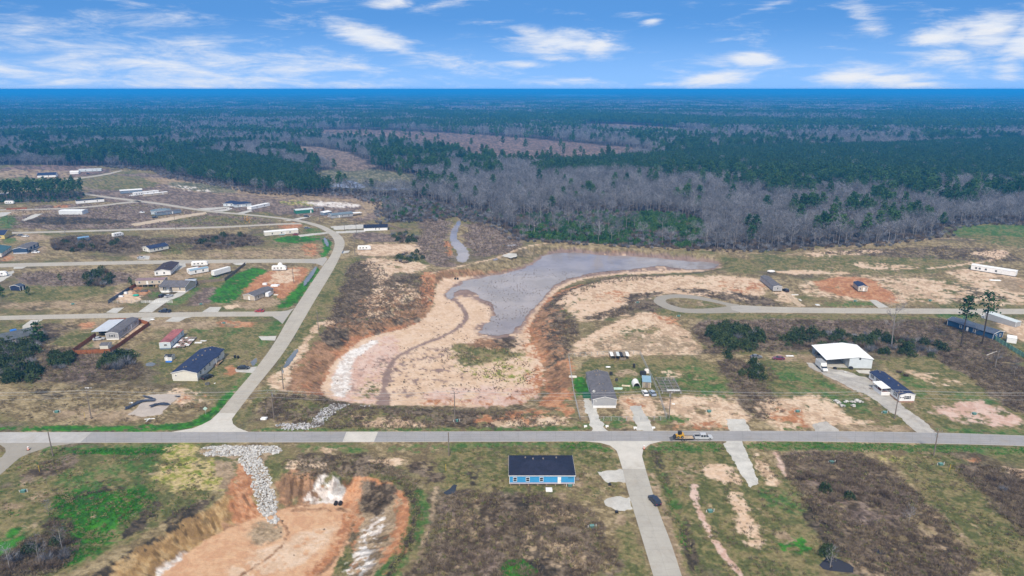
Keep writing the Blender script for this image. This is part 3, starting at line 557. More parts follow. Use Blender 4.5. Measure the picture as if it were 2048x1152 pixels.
    me.polygons.foreach_set('use_smooth', np.ones(nf + nc, bool))
    me.update(calc_edges=True)
    at = me.color_attributes.new('soil', 'FLOAT_COLOR', 'POINT')
    cc = np.ones((len(V) + 1, 4), np.float32); cc[:-1, :3] = C; cc[-1, :3] = (.15, .12, .08); cc[:-1, 3] = GA
    at.data.foreach_set('color', cc.ravel())
    m = bpy.data.materials.new('soil'); m.use_nodes = True; n = NT(m.node_tree); b = n.n['Principled BSDF']
    vc = n.new('ShaderNodeVertexColor', _layer_name='soil'); tcn = n.new('ShaderNodeTexCoord'); ob = tcn.outputs['Object']
    f = n.noise(ob, .9, 8, .68); f3 = n.noise(ob, 4.0, 5, .65)
    g = n.math('ADD', n.math('MULTIPLY', f, 2.2), n.math('MULTIPLY', f3, 1.0))
    g = n.math('MAXIMUM', n.math('SUBTRACT', g, .62), .2)
    g = n.math('ADD', 1.0, n.math('MULTIPLY', n.math('SUBTRACT', g, 1.0), vc.outputs[1]))
    gc = n.new('ShaderNodeCombineColor', Red=g, Green=g, Blue=g)
    c = n.mix(1.0, vc.outputs[0], gc.outputs[0], 'MULTIPLY')
    n.l.new(c, b.inputs['Base Color']); b.inputs['Roughness'].default_value = .95; b.inputs['Specular IOR Level'].default_value = .1
    bn = n.n.new('ShaderNodeBump'); bn.inputs['Strength'].default_value = .9; bn.inputs['Distance'].default_value = .35
    n.l.new(n.noise(ob, .8, 7, .7), bn.inputs['Height']); n.l.new(bn.outputs[0], b.inputs['Normal'])
    me.materials.append(m)
    o = link(bpy.data.objects.new('ground', me)); tag(o, kind='structure')
    print('ground', nr, nc, time.time() - T0)
# the wooded country: everything beyond this line
WOODS = GP([(-900,330),(0,330),(205,332),(320,342),(345,356),(430,368),(520,386),(610,392),(660,388),(720,392),(765,412),(775,445),(860,440),(900,432),(1000,452),(1040,478),(1100,482),(1280,492),(1400,498),(1530,500),(1640,492),(1750,488),(1880,470),(1890,455),(1950,446),(2200,452),(3000,470),(6000,470),(6000,184),(1024,181),(-4000,184),(-4000,330)])
grow_ground()
# haze: the air itself
def haze():
    r = 31500.0; z0, z1 = -7.5, H + 2.0
    mb = MB().box(-r, r, -r, r, z0, z1)
    m = bpy.data.materials.new('air'); m.use_nodes = True; n = NT(m.node_tree); n.n.clear()
    o_ = n.new('ShaderNodeOutputMaterial'); v = n.new('ShaderNodeVolumePrincipled')
    v.inputs['Density'].default_value = HAZE_DENSITY; v.inputs['Color'].default_value = HAZE_COLOR; v.inputs['Anisotropy'].default_value = 0.0
    n.l.new(v.outputs[0], o_.inputs['Volume'])
    o = mb.build('haze', m); tag(o, kind='stuff'); return o
haze()
# ================================================================== roads, drives, water
def pave_mat(name, col, joint=None, tracks=False, edge=False, var=.10, stain=.5):
    m = bpy.data.materials.new(name); m.use_nodes = True; n = NT(m.node_tree); b = n.n['Principled BSDF']
    tcn = n.new('ShaderNodeTexCoord'); ob = tcn.outputs['Object']
    f = n.noise(ob, .35, 6, .65); f2 = n.noise(ob, 3.0, 5, .7); f3 = n.noise(ob, .06, 4, .6)
    lo = tuple(c * (1 - var) for c in col) + (1,); hi = tuple(c * (1 + var) for c in col) + (1,)
    t = n.math('ADD', n.math('ADD', n.math('MULTIPLY', f, .4), n.math('MULTIPLY', f2, .3)), n.math('MULTIPLY', f3, .3))
    c = n.mix(n.ramp(t, .35, .65), lo, hi)
    vo = n.new('ShaderNodeTexVoronoi', _feature='DISTANCE_TO_EDGE'); vo.inputs['Scale'].default_value = .16; wv = n.new('ShaderNodeVectorMath', _operation='ADD'); n.l.new(ob, wv.inputs[0]); nn_ = n.n.new('ShaderNodeTexNoise'); nn_.inputs['Scale'].default_value = .6; n.l.new(ob, nn_.inputs['Vector']); n.l.new(nn_.outputs['Color'], wv.inputs[1]); n.l.new(wv.outputs[0], vo.inputs['Vector'])
    c = n.mix(n.math('MULTIPLY', n.ramp(vo.outputs['Distance'], .018, .003), .16), c, tuple(x * .4 for x in col) + (1,))
    c = n.mix(n.math('MULTIPLY', n.ramp(n.noise(ob, .13, 6, .7), .52, .72), .35), c, (.30,.235,.165,1))
    if joint or tracks or edge:
        uv = n.new('ShaderNodeUVMap'); sp = n.new('ShaderNodeSeparateXYZ', Vector=uv.outputs[0]); u, v = sp.outputs[0], sp.outputs[1]
        if joint:
            fr = n.math('ABSOLUTE', n.math('SUBTRACT', n.math('FRACT', n.math('DIVIDE', u, joint)), .5))
            c = n.mix(n.math('MULTIPLY', n.ramp(fr, .485, .5), .45), c, tuple(x * .45 for x in col) + (1,))
            pn = n.noise(None, 1); cell = n.new('ShaderNodeTexWhiteNoise', _noise_dimensions='1D'); n.l.new(n.math('FLOOR', n.math('ADD', n.math('DIVIDE', u, joint), .5)), cell.inputs['W'])
            c = n.mix(n.math('MULTIPLY', cell.outputs['Value'], .14), c, tuple(x * .6 for x in col) + (1,))
            c = n.mix(n.math('MULTIPLY', n.ramp(n.math('ABSOLUTE', n.math('SUBTRACT', v, .5)), .012, .0), .3), c, tuple(x * .5 for x in col) + (1,))
        if tracks:
            w1 = n.math('ABSOLUTE', n.math('SUBTRACT', n.math('ABSOLUTE', n.math('SUBTRACT', v, .5)), .24))
            cv_ = n.new('ShaderNodeCombineXYZ', X=n.math('MULTIPLY', u, .02), Y=n.math('MULTIPLY', v, 6.0), Z=0.0)
            st = n.noise(cv_.outputs[0], 2.2, 5, .6)
            c = n.mix(n.math('MULTIPLY', n.ramp(st, .45, .62), .30), c, tuple(x * .62 for x in col) + (1,))
        if edge:
            e = n.ramp(n.math('ABSOLUTE', n.math('SUBTRACT', v, .5)), .462, .475)
            c = n.mix(n.math('MULTIPLY', e, .75), c, (.40, .37, .33, 1))
    n.l.new(c, b.inputs['Base Color']); b.inputs['Roughness'].default_value = .9; b.inputs['Specular IOR Level'].default_value = .15
    return m
M_CONC = pave_mat('road_concrete', (.385, .35, .295), joint=5.2)
M_CONC2 = pave_mat('road_concrete_pale', (.47, .435, .385), joint=5.2)
M_ASPH = pave_mat('road_grey', (.29, .28, .275), joint=6.0, tracks=True, edge=True)
M_APRON = pave_mat('apron_concrete', (.48, .45, .40))
M_DRIVE = pave_mat('drive_concrete', (.44, .42, .38), var=.18)
M_GRAVEL = pave_mat('crushed_gravel', (.37, .345, .31), var=.28)
M_WHITEG = pave_mat('white_gravel', (.46, .44, .40), var=.22)

PAVED = []
def strip(name, A, B, z, m, parent=None, k0=0):
    """road between two edge lines (pixels of the photograph), resampled evenly, with depth below its surface"""
    def res(P, n):
        P = np.array(P); d = np.r_[0, np.cumsum(np.hypot(*np.diff(P, axis=0).T))]; t = np.linspace(0, d[-1], n)
        return np.stack([np.interp(t, d, P[:, 0]), np.interp(t, d, P[:, 1])], 1)
    A = smooth_poly(GP(A), 2, False); B = smooth_poly(GP(B), 2, False)
    A0 = np.array(A); ln = np.hypot(*np.diff(A0, axis=0).T).sum(); n = max(4, int(ln / 4)); A = res(A, n); B = res(B, n); PAVED.append([tuple(p) for p in A[::3]] + [tuple(p) for p in B[::-3]])
    V = []; Fc = []; UV = []; s = 0
    for i in range(n):
        if i: s += .5 * (math.dist(A[i], A[i-1]) + math.dist(B[i], B[i-1]))
        V += [(A[i][0], A[i][1], z), (B[i][0], B[i][1], z), (A[i][0], A[i][1], z - .25), (B[i][0], B[i][1], z - .25)]
        UV += [(s, 0), (s, 1), (s, 0), (s, 1)]
        if i:
            a = (i - 1) * 4; b = i * 4
            Fc += [(a, b, b + 1, a + 1), (a + 2, b + 2, b, a), (a + 1, b + 1, b + 3, a + 3)]
    me = bpy.data.meshes.new(name); me.from_pydata(V, [], Fc); me.materials.append(m)
    ul = me.uv_layers.new(name='UVMap'); li = np.zeros(len(me.loops), np.int32); me.loops.foreach_get('vertex_index', li)
    ul.data.foreach_set('uv', np.array(UV, np.float32)[li].ravel()); me.update()
    if me.polygons[0].normal.z < 0: me.flip_normals()
    o = link(bpy.data.objects.new(name, me), parent); return tag(o, kind='structure') if parent is None else o
def ragged(pts, step=1.4, amp=.0, seed=1, smooth=1):
    P = smooth_poly(pts, smooth) if smooth else list(pts); out = []
    for i in range(len(P)):
        a, b = P[i], P[(i + 1) % len(P)]; d = math.dist(a, b); n = max(1, int(d / step))
        for k in range(n): out.append((a[0] + (b[0] - a[0]) * k / n, a[1] + (b[1] - a[1]) * k / n))
    if amp:
        q = np.array(out); n1 = fbm(q[:, 0], q[:, 1], max(amp * 2.5, step * 1.6), 3, seed) - .5; n2 = fbm(q[:, 0], q[:, 1], max(amp * 2.5, step * 1.6), 3, seed + 50) - .5
        out = [(a + u * amp * 2.6, b + v * amp * 2.6) for (a, b), u, v in zip(out, n1, n2)]
    return out
def sheet(name, pts, z, m, amp=0, step=1.4, seed=1, smooth=1, holes=(), th=.25, parent=None, kind='structure', px=True, lvl=0.0):
    P_ = ragged(GP(pts, lvl) if px else pts, step, amp, seed, smooth)
    if lvl == 0.0 and name != 'puddle': PAVED.append(GP(pts) if px else pts)
    Hs = [ragged(GP(h, lvl) if px else h, step, amp, seed, smooth) for h in holes]
    rings = [P_] + Hs; tri = tessellate_polygon([[Vector((x, y, 0)) for x, y in r] for r in rings])
    allp = [p for r in rings for p in r]; n = len(allp)
    V = [(x, y, z) for x, y in allp] + [(x, y, z - th) for x, y in allp]; Fc = []
    for t in tri:
        a, b, c = (allp[k] for k in t)
        cr = (b[0] - a[0]) * (c[1] - a[1]) - (b[1] - a[1]) * (c[0] - a[0])
        if abs(cr) > 1e-9: Fc.append(tuple(t) if cr > 0 else tuple(t)[::-1])
    if th:
        o_ = 0
        for r in rings:
            k = len(r); Fc += [(o_ + i, o_ + (i + 1) % k, n + o_ + (i + 1) % k, n + o_ + i) for i in range(k)]; o_ += k
    o = link(bpy.data.objects.new(name, mesh_np(name, V, Fc, m)), parent)
    return tag(o, kind=kind) if parent is None else o

Z1 = .06
# collector road curving up to the left
strip('collector_road', [(437,826),(475,780),(510,740),(549,687),(572,645),(589,617),(647,530),(662,512),(672,485),(659,467),(632,452),(587,441),(512,432),(410,424),(325,410),(262,402),(212,396),(150,386),(122,381),(60,378),(0,382),(-120,392)],
      [(472,827),(510,777),(560,716),(584,680),(607,640),(632,597),(667,540),(684,505),(691,487),(684,472),(664,460),(647,451),(607,441),(562,435),(512,429.5),(410,420.5),(330,407),(266,399),(212,393),(150,383.5),(122,379),(60,376),(0,379.5),(-120,389)], Z1, M_CONC)
strip('main_road', [(-700,868),(-300,866),(0,864.5),(500,864),(1000,863),(1500,861.5),(1840,864),(2048,871),(2400,888),(2900,915)],
      [(-700,890),(-300,888),(0,886),(500,885),(1000,883.5),(1500,882),(1700,884),(2048,891),(2400,908),(2900,938)], Z1, M_ASPH)
sheet('concrete_road_patch', [(693,863.7),(756,863.5),(748,884),(685,884.4)], Z1 + .006, M_APRON, smooth=0)
sheet('concrete_road_section', [(-700,868),(-300,866),(184,864.4),(160,885.5),(0,886),(-300,888),(-700,890)], Z1 + .006, pave_mat('worn_concrete', (.38, .365, .345), var=.14), smooth=0, step=40)
sheet('junction_apron', [(344,863.9),(385,857),(405,849),(422,840),(437,826),(472,827),(464,838),(466,848),(476,856),(497,863.8)], Z1 - .004, M_APRON, smooth=0)
sheet('street', [(-200,967),(0,950),(40,915),(64,905),(100,893),(150,886.8),(185,885.2),(100,885.3),(-60,887),(0,889.5),(10,896),(12,904),(4,914),(-40,930),(-200,945)], Z1 - .004, M_CONC, smooth=0)
# streets of the housing blocks
strip('street', [(-400,642),(0,632),(100,629.5),(250,626),(400,624.3),(512,623.3),(560,623)], [(-400,652),(0,640),(100,638),(250,635.5),(400,633.5),(512,632.8),(560,633)], Z1, M_CONC)
sheet('street_mouth', [(560,623),(575,621),(590,616),(583,622),(565,648),(556,640),(548,635.5),(545,633)], Z1 - .004, M_CONC2, smooth=0)
strip('street', [(-400,540),(0,527),(128,524.7),(300,521),(512,518.5),(610,518)], [(-400,550),(0,534.5),(128,531.5),(300,527.8),(512,525.3),(610,526)], Z1, M_CONC)
sheet('street_mouth', [(610,518),(632,518),(650,514),(655,518),(645,532),(632,527),(610,526)], Z1 - .004, M_CONC2, smooth=0)
strip('street', [(10,464.5),(128,462),(300,456.5),(400,454.5),(512,449.5),(560,446.5),(600,446)], [(10,468),(128,465),(300,459.6),(400,457.6),(512,452.4),(560,449.5),(604,448.5)], Z1, M_CONC)
strip('street', [(-400,425),(0,419),(110,417),(190,412),(240,405),(275,401)], [(-400,428),(0,421),(110,419.3),(190,414.5),(240,408),(284,404)], Z1, M_CONC)
strip('lane', [(130,358),(170,354),(212,347.5),(240,341)], [(130,360.5),(170,356.5),(214,350),(245,342)], Z1, M_CONC)
strip('street', [(1480,610),(1540,614),(1700,616.5),(2048,618),(2500,618),(3200,617)], [(1480,625.5),(1550,625.5),(1700,627),(2048,628.5),(2500,629),(3200,628)], Z1, M_CONC)
sheet('cul_de_sac', [(1306,600),(1315,592),(1350,588),(1385,590),(1420,597),(1460,607),(1483,610.3),(1483,625.4),(1460,626),(1400,627),(1360,625),(1330,617.5),(1310,607)], Z1 - .004, M_CONC,
      holes=[[(1330,600),(1342,596.5),(1362,595.5),(1390,598),(1430,605),(1460,612.5),(1430,616),(1395,618),(1368,617),(1345,611),(1333,606)]])
sheet('concrete_road_patch', [(1461,612.5),(1483,611),(1515,612.8),(1525,625.3),(1483,625.3),(1464,620)], Z1 + .006, M_CONC2, smooth=0)
# side street running toward the camera
strip('side_street', [(1245,938),(1252,970),(1270,1030),(1285,1080),(1300,1130),(1312,1170),(1345,1290)], [(1291,938),(1305,985),(1320,1030),(1340,1080),(1355,1125),(1369,1170),(1410,1290)], Z1, pave_mat('road_concrete_grey', (.37,.345,.30), joint=4.6))
sheet('junction_apron', [(1168,882.6),(1200,885.5),(1220,891),(1233,901),(1237,912),(1245,938),(1291,938),(1284,912),(1287,898),(1300,888.5),(1324,882.3)], Z1 - .004, M_APRON, smooth=0)
# drives and pads
DR = [('gravel_drive', [(1447,888),(1453,882),(1484,882),(1500,920),(1518,965),(1500,975),(1484,950),(1462,912)], M_WHITEG, .25), ('gravel_drive', [(1452,838),(1488,838),(1502,862),(1459,862)], M_WHITEG, .2),
 ('gravel_drive', [(1166,795),(1178,793),(1186,805),(1197,830),(1213,862),(1186,862),(1172,825)], M_WHITEG, .5), ('gravel_drive', [(1259,812),(1280,811),(1292,828),(1308,862),(1276,862),(1268,835)], M_DRIVE, .4),
 ('gravel_drive', [(1613,725),(1640,730),(1700,745),(1745,760),(1790,800),(1850,845),(1873,866),(1838,868),(1800,835),(1740,795),(1680,765),(1640,745),(1618,735)], M_GRAVEL, .5),
 ('gravel_drive', [(1623,848),(1652,843),(1680,860),(1680,864),(1632,864)], M_GRAVEL, .4),
 ('gravel_pad', [(1193,945),(1215,940),(1249,940),(1254,965),(1215,967),(1200,958)], M_WHITEG, .5), ('gravel_pad', [(1206,996),(1230,993),(1258,995),(1265,1018),(1230,1021),(1212,1012)], M_WHITEG, .5),
 ('concrete_drive', [(276,624.5),(304,624.5),(336,602),(362,592),(392,572),(386,568),(346,590),(312,598)], M_DRIVE, 0), ('concrete_drive', [(212,625),(227,616),(248,615),(234,626)], M_DRIVE, 0),
 ('concrete_drive', [(404,624),(420,614),(443,614),(436,624)], M_DRIVE, 0), ('concrete_drive', [(330,643),(345,634),(392,632),(370,637),(358,644)], M_DRIVE, 0), ('concrete_drive', [(270,645),(287,634),(312,634),(295,645)], M_DRIVE, 0),
 ('concrete_drive', [(470,738),(514,733),(505,746),(472,744)], M_DRIVE, 0), ('concrete_drive', [(517,673),(553,672),(550,681),(523,680)], M_DRIVE, 0), ('concrete_drive', [(45,652),(62,640),(86,639),(65,652),(45,665)], M_DRIVE, 0),
 ('gravel_pad', [(257,829),(300,789),(345,787),(362,790),(335,815),(320,830),(290,834)], pave_mat('slab', (.40,.345,.30), var=.15), .4),
 ('concrete_drive', [(1663,745),(1680,744),(1712,752),(1700,755)], M_APRON, 0), ('concrete_drive', [(1711,740),(1740,740),(1742,748),(1718,746)], M_APRON, 0),
 ('concrete_drive', [(1738,600),(1752,600),(1778,615),(1757,616)], M_DRIVE, 0), ('gravel_drive', [(1578,580),(1588,596),(1610,612),(1600,614),(1585,604),(1572,588)], pave_mat('sandy_track', (.42,.32,.22), var=.2), .4),
 ('concrete_drive', [(366,451),(382,453),(384,457),(372,459),(350,462),(345,460)], M_DRIVE, 0) if False else ('concrete_drive', [(28,530),(60,530),(45,537),(27,538)], M_DRIVE, 0),
 ('gravel_drive', [(0,548),(30,541),(25,550),(0,565),(-20,570),(-20,555)], M_WHITEG, .6), ('concrete_drive', [(275,519),(288,511),(300,512),(298,519)], M_DRIVE, 0), ('concrete_drive', [(465,527),(495,523),(490,530),(472,530)], M_DRIVE, 0),
 ('concrete_drive', [(350,527),(370,524),(372,533),(350,543),(345,535)], M_DRIVE, 0), ('concrete_drive', [(395,417),(455,413.5),(460,415),(415,421)], M_DRIVE, 0), ('concrete_drive', [(425,421),(452,418),(460,420),(445,423)], M_DRIVE, 0),
 ('concrete_drive', [(470,427),(500,420),(506,422),(485,428)], M_WHITEG, .3), ('gravel_drive', [(595,470),(655,464),(655,467),(600,474)], M_DRIVE, .3), ('gravel_drive', [(568,442),(610,433),(622,431),(620,434),(590,441)], M_WHITEG, .3),
 ('gravel_drive', [(660,453),(720,449),(755,451),(750,456),(670,460)], M_WHITEG, .6), ('gravel_drive', [(670,463),(730,460),(730,464),(675,467)], M_WHITEG, .4), ('concrete_drive', [(688,502),(700,501),(697,505),(686,507)], M_DRIVE, 0),
 ('gravel_drive', [(1955,627),(1985,627),(2003,636),(1990,640),(1965,636)], M_WHITEG, .4), ('gravel_drive', [(262,448),(330,436),(410,424),(415,427),(340,441),(270,452)], pave_mat('sandy_track2', (.46,.37,.27), var=.2), .5),
 ('gravel_drive', [(0,425),(24,424),(10,432),(-20,436)], M_WHITEG, .4), ('gravel_drive', [(45,440),(70,428),(85,427),(70,435),(50,442)], M_WHITEG, .5),('gravel_pad', [(1005,512),(1018,506),(1034,508),(1034,513),(1020,516)], M_WHITEG, .6)]
for k, (nm, pts, m_, amp) in enumerate(DR): sheet(nm, pts, .035 + .0007 * k, m_, amp=amp*1.9, step=.6 if amp else 1.2, seed=k, smooth=0, th=.2)

def water_mat(name, col, rough=.04, spec=.5):
    m = bpy.data.materials.new(name); m.use_nodes = True; n = NT(m.node_tree); b = n.n['Principled BSDF']
    tcn = n.new('ShaderNodeTexCoord'); ob = tcn.outputs['Object']; f = n.noise(ob, .045, 7, .68)
    n.l.new(n.mix(n.ramp(f, .38, .62), tuple(c * .84 for c in col) + (1,), tuple(c * 1.12 for c in col) + (1,)), b.inputs['Base Color'])
    b.inputs['Roughness'].default_value = rough; b.inputs['IOR'].default_value = 1.33
    bn = n.n.new('ShaderNodeBump'); bn.inputs['Strength'].default_value = .25; bn.inputs['Distance'].default_value = .012
    n.l.new(n.noise(ob, 1.4, 4, .6), bn.inputs['Height']); n.l.new(bn.outputs[0], b.inputs['Normal'])
    return m
M_MUD = water_mat('muddy_water', (.27, .235, .225)); M_DITCH = water_mat('ditch_water', (.14, .15, .16), .05)
WL = B2Z + .17
POND = [(893,585),(905,576),(935,560),(1000,550),(1058,534),(1087,511),(1130,504),(1220,512),(1270,512),(1330,517),(1345,521),(1435,526),(1437,536),(1390,540),(1350,536),(1320,531),(1290,536),(1240,541),(1190,546),(1150,553),(1110,570),(1085,596),(1060,625),(1048,645),(1030,655),(1025,668),(990,672),(962,668),(958,655),(985,640),(993,625),(985,605),(960,596),(940,580),(915,582),(905,600),(897,598)]
sheet('pond', POND, WL, M_MUD, amp=2.1, step=1.1, seed=3, th=0, lvl=B2Z)
sheet('creek', [(917,440),(922,441),(920,452),(912,468),(915,480),(930,492),(938,506),(936,520),(930,525),(915,524),(913,515),(916,505),(905,493),(900,482),(900,472),(905,455)], .03, M_MUD, amp=.9, step=1.2, seed=5, th=0)
for k, (pts, m_, am) in enumerate([([(608,562),(618,548),(630,533),(635,533),(630,545),(620,560),(606,575)], M_DITCH, .5), ([(646,475),(652,476),(658,488),(656,495),(650,488)], M_DITCH, .4), ([(577,715),(590,700),(598,697),(592,712),(578,730),(568,738),(568,730)], M_DITCH, .5),
    ([(895,977),(905,971),(918,972),(915,983),(900,988),(889,985)], water_mat('dark_water', (.04,.045,.055)), .9), ([(502,722),(514,714),(512,728),(503,733)], M_DITCH, .5), ([(985,519),(994,516),(997,519),(988,522)], M_MUD, .4), ([(1010,491),(1030,488),(1033,491),(1015,493)], M_MUD, .4), ([(290,728),(302,724),(312,727),(308,732),(295,733)], M_DITCH, .4),
    ([(655,372),(690,360),(705,362),(735,372),(725,377),(690,375),(660,374)], water_mat('marsh_water', (.42,.40,.42)), 3), ([(740,374),(800,376),(855,378),(800,381),(760,379)], M_MUD, 3),
    ([(680,505),(690,500),(688,508)], M_DITCH, .3), ([(1638,1128),(1660,1112),(1690,1122),(1715,1142),(1690,1148),(1655,1142)], water_mat('black_water', (.02,.02,.03)), 1.4), ([(1745,1098),(1765,1098),(1772,1108),(1755,1108)], water_mat('black_water', (.02,.02,.03)), 1.0)]):
    sheet('puddle' if k not in (0, 1, 2, 4, 8, 9) else ('ditch_water' if k < 8 else 'marsh_water'), pts, .045, m_, amp=am, step=.8 if k < 8 else 3, seed=k, th=0)
sheet('lake', [(1080,189.6),(1130,188.6),(1200,188.8),(1245,189.6),(1235,191.2),(1150,191.6),(1095,191.2)], 17.0, water_mat('lake_water', (.75,.76,.78)), amp=0, step=200, th=0, lvl=17.0)
# ================================================================== buildings
M_GLASS = mat('window_glass', (.03,.035,.045), rough=.12, var=.3, spec=.6)
M_WHITE = mat('white_trim', (.72,.71,.69), rough=.6); M_WOOD = mat('raw_wood', (.30,.21,.13), var=.3, scale=4); M_GREYW = mat('weathered_wood', (.20,.17,.14), var=.3, scale=3)
M_DARKIN = mat('dark_metal', (.03,.03,.034), rough=.6); M_BLACK = mat('black_plastic', (.018,.018,.02), rough=.55)
def siding(n, c, var=.07): return mat('siding_' + n, c, rough=.65, var=var, scale=.8, stripe=(2, .22, .02))
def ribbed(n, c, ax=0, rough=.4, per=.6, var=.08): return mat('ribbed_' + n, c, rough=rough, var=var, scale=.5, stripe=(ax, per, .03))
def shingle(n, c): return mat('shingle_' + n, c, rough=.93, var=.32, scale=3.2, bump=.02, spec=.15)
SH_NAVY = shingle('navy', (.028,.040,.085)); SH_CHAR = shingle('charcoal', (.04,.045,.055)); SH_GREY = shingle('grey', (.12,.115,.125)); SH_BLACK = shingle('black', (.020,.024,.044)); SH_BROWN = shingle('brown', (.10,.085,.08))
SD_WHITE = siding('white', (.72,.71,.70)); SD_CREAM = siding('cream', (.60,.57,.50)); SD_BEIGE = siding('beige', (.40,.34,.27)); SD_GREY = siding('grey', (.33,.33,.34)); SD_BLUE = siding('blue', (.045,.27,.52)); SD_PALEB = siding('pale_blue', (.50,.55,.58))
SD_SLATE = siding('slate', (.16,.20,.26)); SD_TAN = siding('tan', (.45,.38,.30)); SD_YEL = siding('yellow', (.55,.42,.15))

def frame(A, B, zA=0.0):
    a = Vector(A); b = Vector(B); d = b - a; return a, d.length, math.atan2(d.y, d.x)
def place(o, A, B, z=0.0):
    a, l, rz = frame(A, B); o.location = (a.x, a.y, z); o.rotation_euler = (0, 0, rz); return l
def wpos(side, t, L_, D):
    """local frame of a wall: origin, direction along the wall, outward normal"""
    if side == 'front': return Vector((0,0,0)), Vector((1,0,0)), Vector((0,-1,0))
    if side == 'right': return Vector((L_,0,0)), Vector((0,1,0)), Vector((1,0,0))
    if side == 'back': return Vector((L_,D,0)), Vector((-1,0,0)), Vector((0,1,0))
    return Vector((0,D,0)), Vector((0,-1,0)), Vector((-1,0,0))
def wall_box(mb, side, L_, D, t0, t1, z0, z1, o0, o1, mi=0):
    P0, u, nrm = wpos(side, 0, L_, D)
    q = [P0 + u * t0 + nrm * o0, P0 + u * t1 + nrm * o0, P0 + u * t1 + nrm * o1, P0 + u * t0 + nrm * o1]
    return mb.hexa([(p.x, p.y, z0) for p in q], [(p.x, p.y, z1) for p in q], mi)
def window(root, side, L_, D, t, wd, z, ht, trim=M_WHITE, shutters=None, name='window'):
    f = MB(); e = .09
    for (a0, a1, b0, b1) in ((t-wd/2-e, t+wd/2+e, z-e, z), (t-wd/2-e, t+wd/2+e, z+ht, z+ht+e), (t-wd/2-e, t-wd/2, z, z+ht), (t+wd/2, t+wd/2+e, z, z+ht), (t-wd/2, t+wd/2, z+ht/2-.03, z+ht/2+.03)):
        wall_box(f, side, L_, D, a0, a1, b0, b1, .0, .07)
    w_ = f.build(name, trim, root); g = MB(); wall_box(g, side, L_, D, t-wd/2, t+wd/2, z, z+ht, -.02, .035); g.build('pane', M_GLASS, w_)
    if shutters:
        for sgn in (-1, 1):
            s_ = MB(); c = t + sgn * (wd/2 + .32); wall_box(s_, side, L_, D, c-.19, c+.19, z-.05, z+ht+.05, 0, .06); s_.build('shutter', shutters, root)
def door(root, side, L_, D, t, z, m=M_WHITE, wd=.95, ht=2.05):
    d = MB(); wall_box(d, side, L_, D, t-wd/2, t+wd/2, z, z+ht, 0, .06); o = d.build('door', m, root)
    k = MB(); wall_box(k, side, L_, D, t+wd/2-.16, t+wd/2-.08, z+.95, z+1.05, .06, .12); k.build('handle', M_DARKIN, o); return o
def roof_mesh(kind, L_, D, zt, pitch, ov, th=.16, axis='x'):
    mb = MB()
    if kind == 'gable':
        if axis == 'x':
            r = D / 2 * pitch; e = ov * pitch
            mb.slab([(-ov,-ov,zt-e),(L_+ov,-ov,zt-e),(L_+ov,D/2,zt+r),(-ov,D/2,zt+r)], th); mb.slab([(-ov,D/2,zt+r+.004),(L_+ov,D/2,zt+r+.004),(L_+ov,D+ov,zt-e),(-ov,D+ov,zt-e)], th)
        else:
            r = L_ / 2 * pitch; e = ov * pitch
            mb.slab([(-ov,-ov,zt-e),(L_/2,-ov,zt+r),(L_/2,D+ov,zt+r),(-ov,D+ov,zt-e)], th); mb.slab([(L_/2,-ov,zt+r+.004),(L_+ov,-ov,zt-e),(L_+ov,D+ov,zt-e),(L_/2,D+ov,zt+r+.004)], th)
    elif kind == 'hip':
        m_ = min(L_, D) / 2 + ov; rr = m_ * pitch; z0 = zt - ov * pitch
        if L_ >= D: a, b = (-ov + m_, D/2, z0 + rr), (L_ + ov - m_, D/2, z0 + rr)
        else: a, b = (L_/2, -ov + m_, z0 + rr), (L_/2, D + ov - m_, z0 + rr)
        c = [(-ov,-ov,z0),(L_+ov,-ov,z0),(L_+ov,D+ov,z0),(-ov,D+ov,z0)]
        V = c + [a, b] + [(x, y, z - th) for x, y, z in c]
        Fc = [(0,1,5,4),(1,2,5),(2,3,4,5),(3,0,4)] if L_ >= D else [(0,1,4),(1,2,5,4),(2,3,5),(3,0,4,5)]
        mb.add(V, Fc + [(0,6,7,1),(1,7,8,2),(2,8,9,3),(3,9,6,0),(6,9,8,7)])
    elif kind == 'shed':                            # pitch>0 rises to the back
        mb.slab([(-ov,-ov,zt-ov*pitch),(L_+ov,-ov,zt-ov*pitch),(L_+ov,D+ov,zt+(D+ov)*pitch),(-ov,D+ov,zt+(D+ov)*pitch)], th)
    return mb
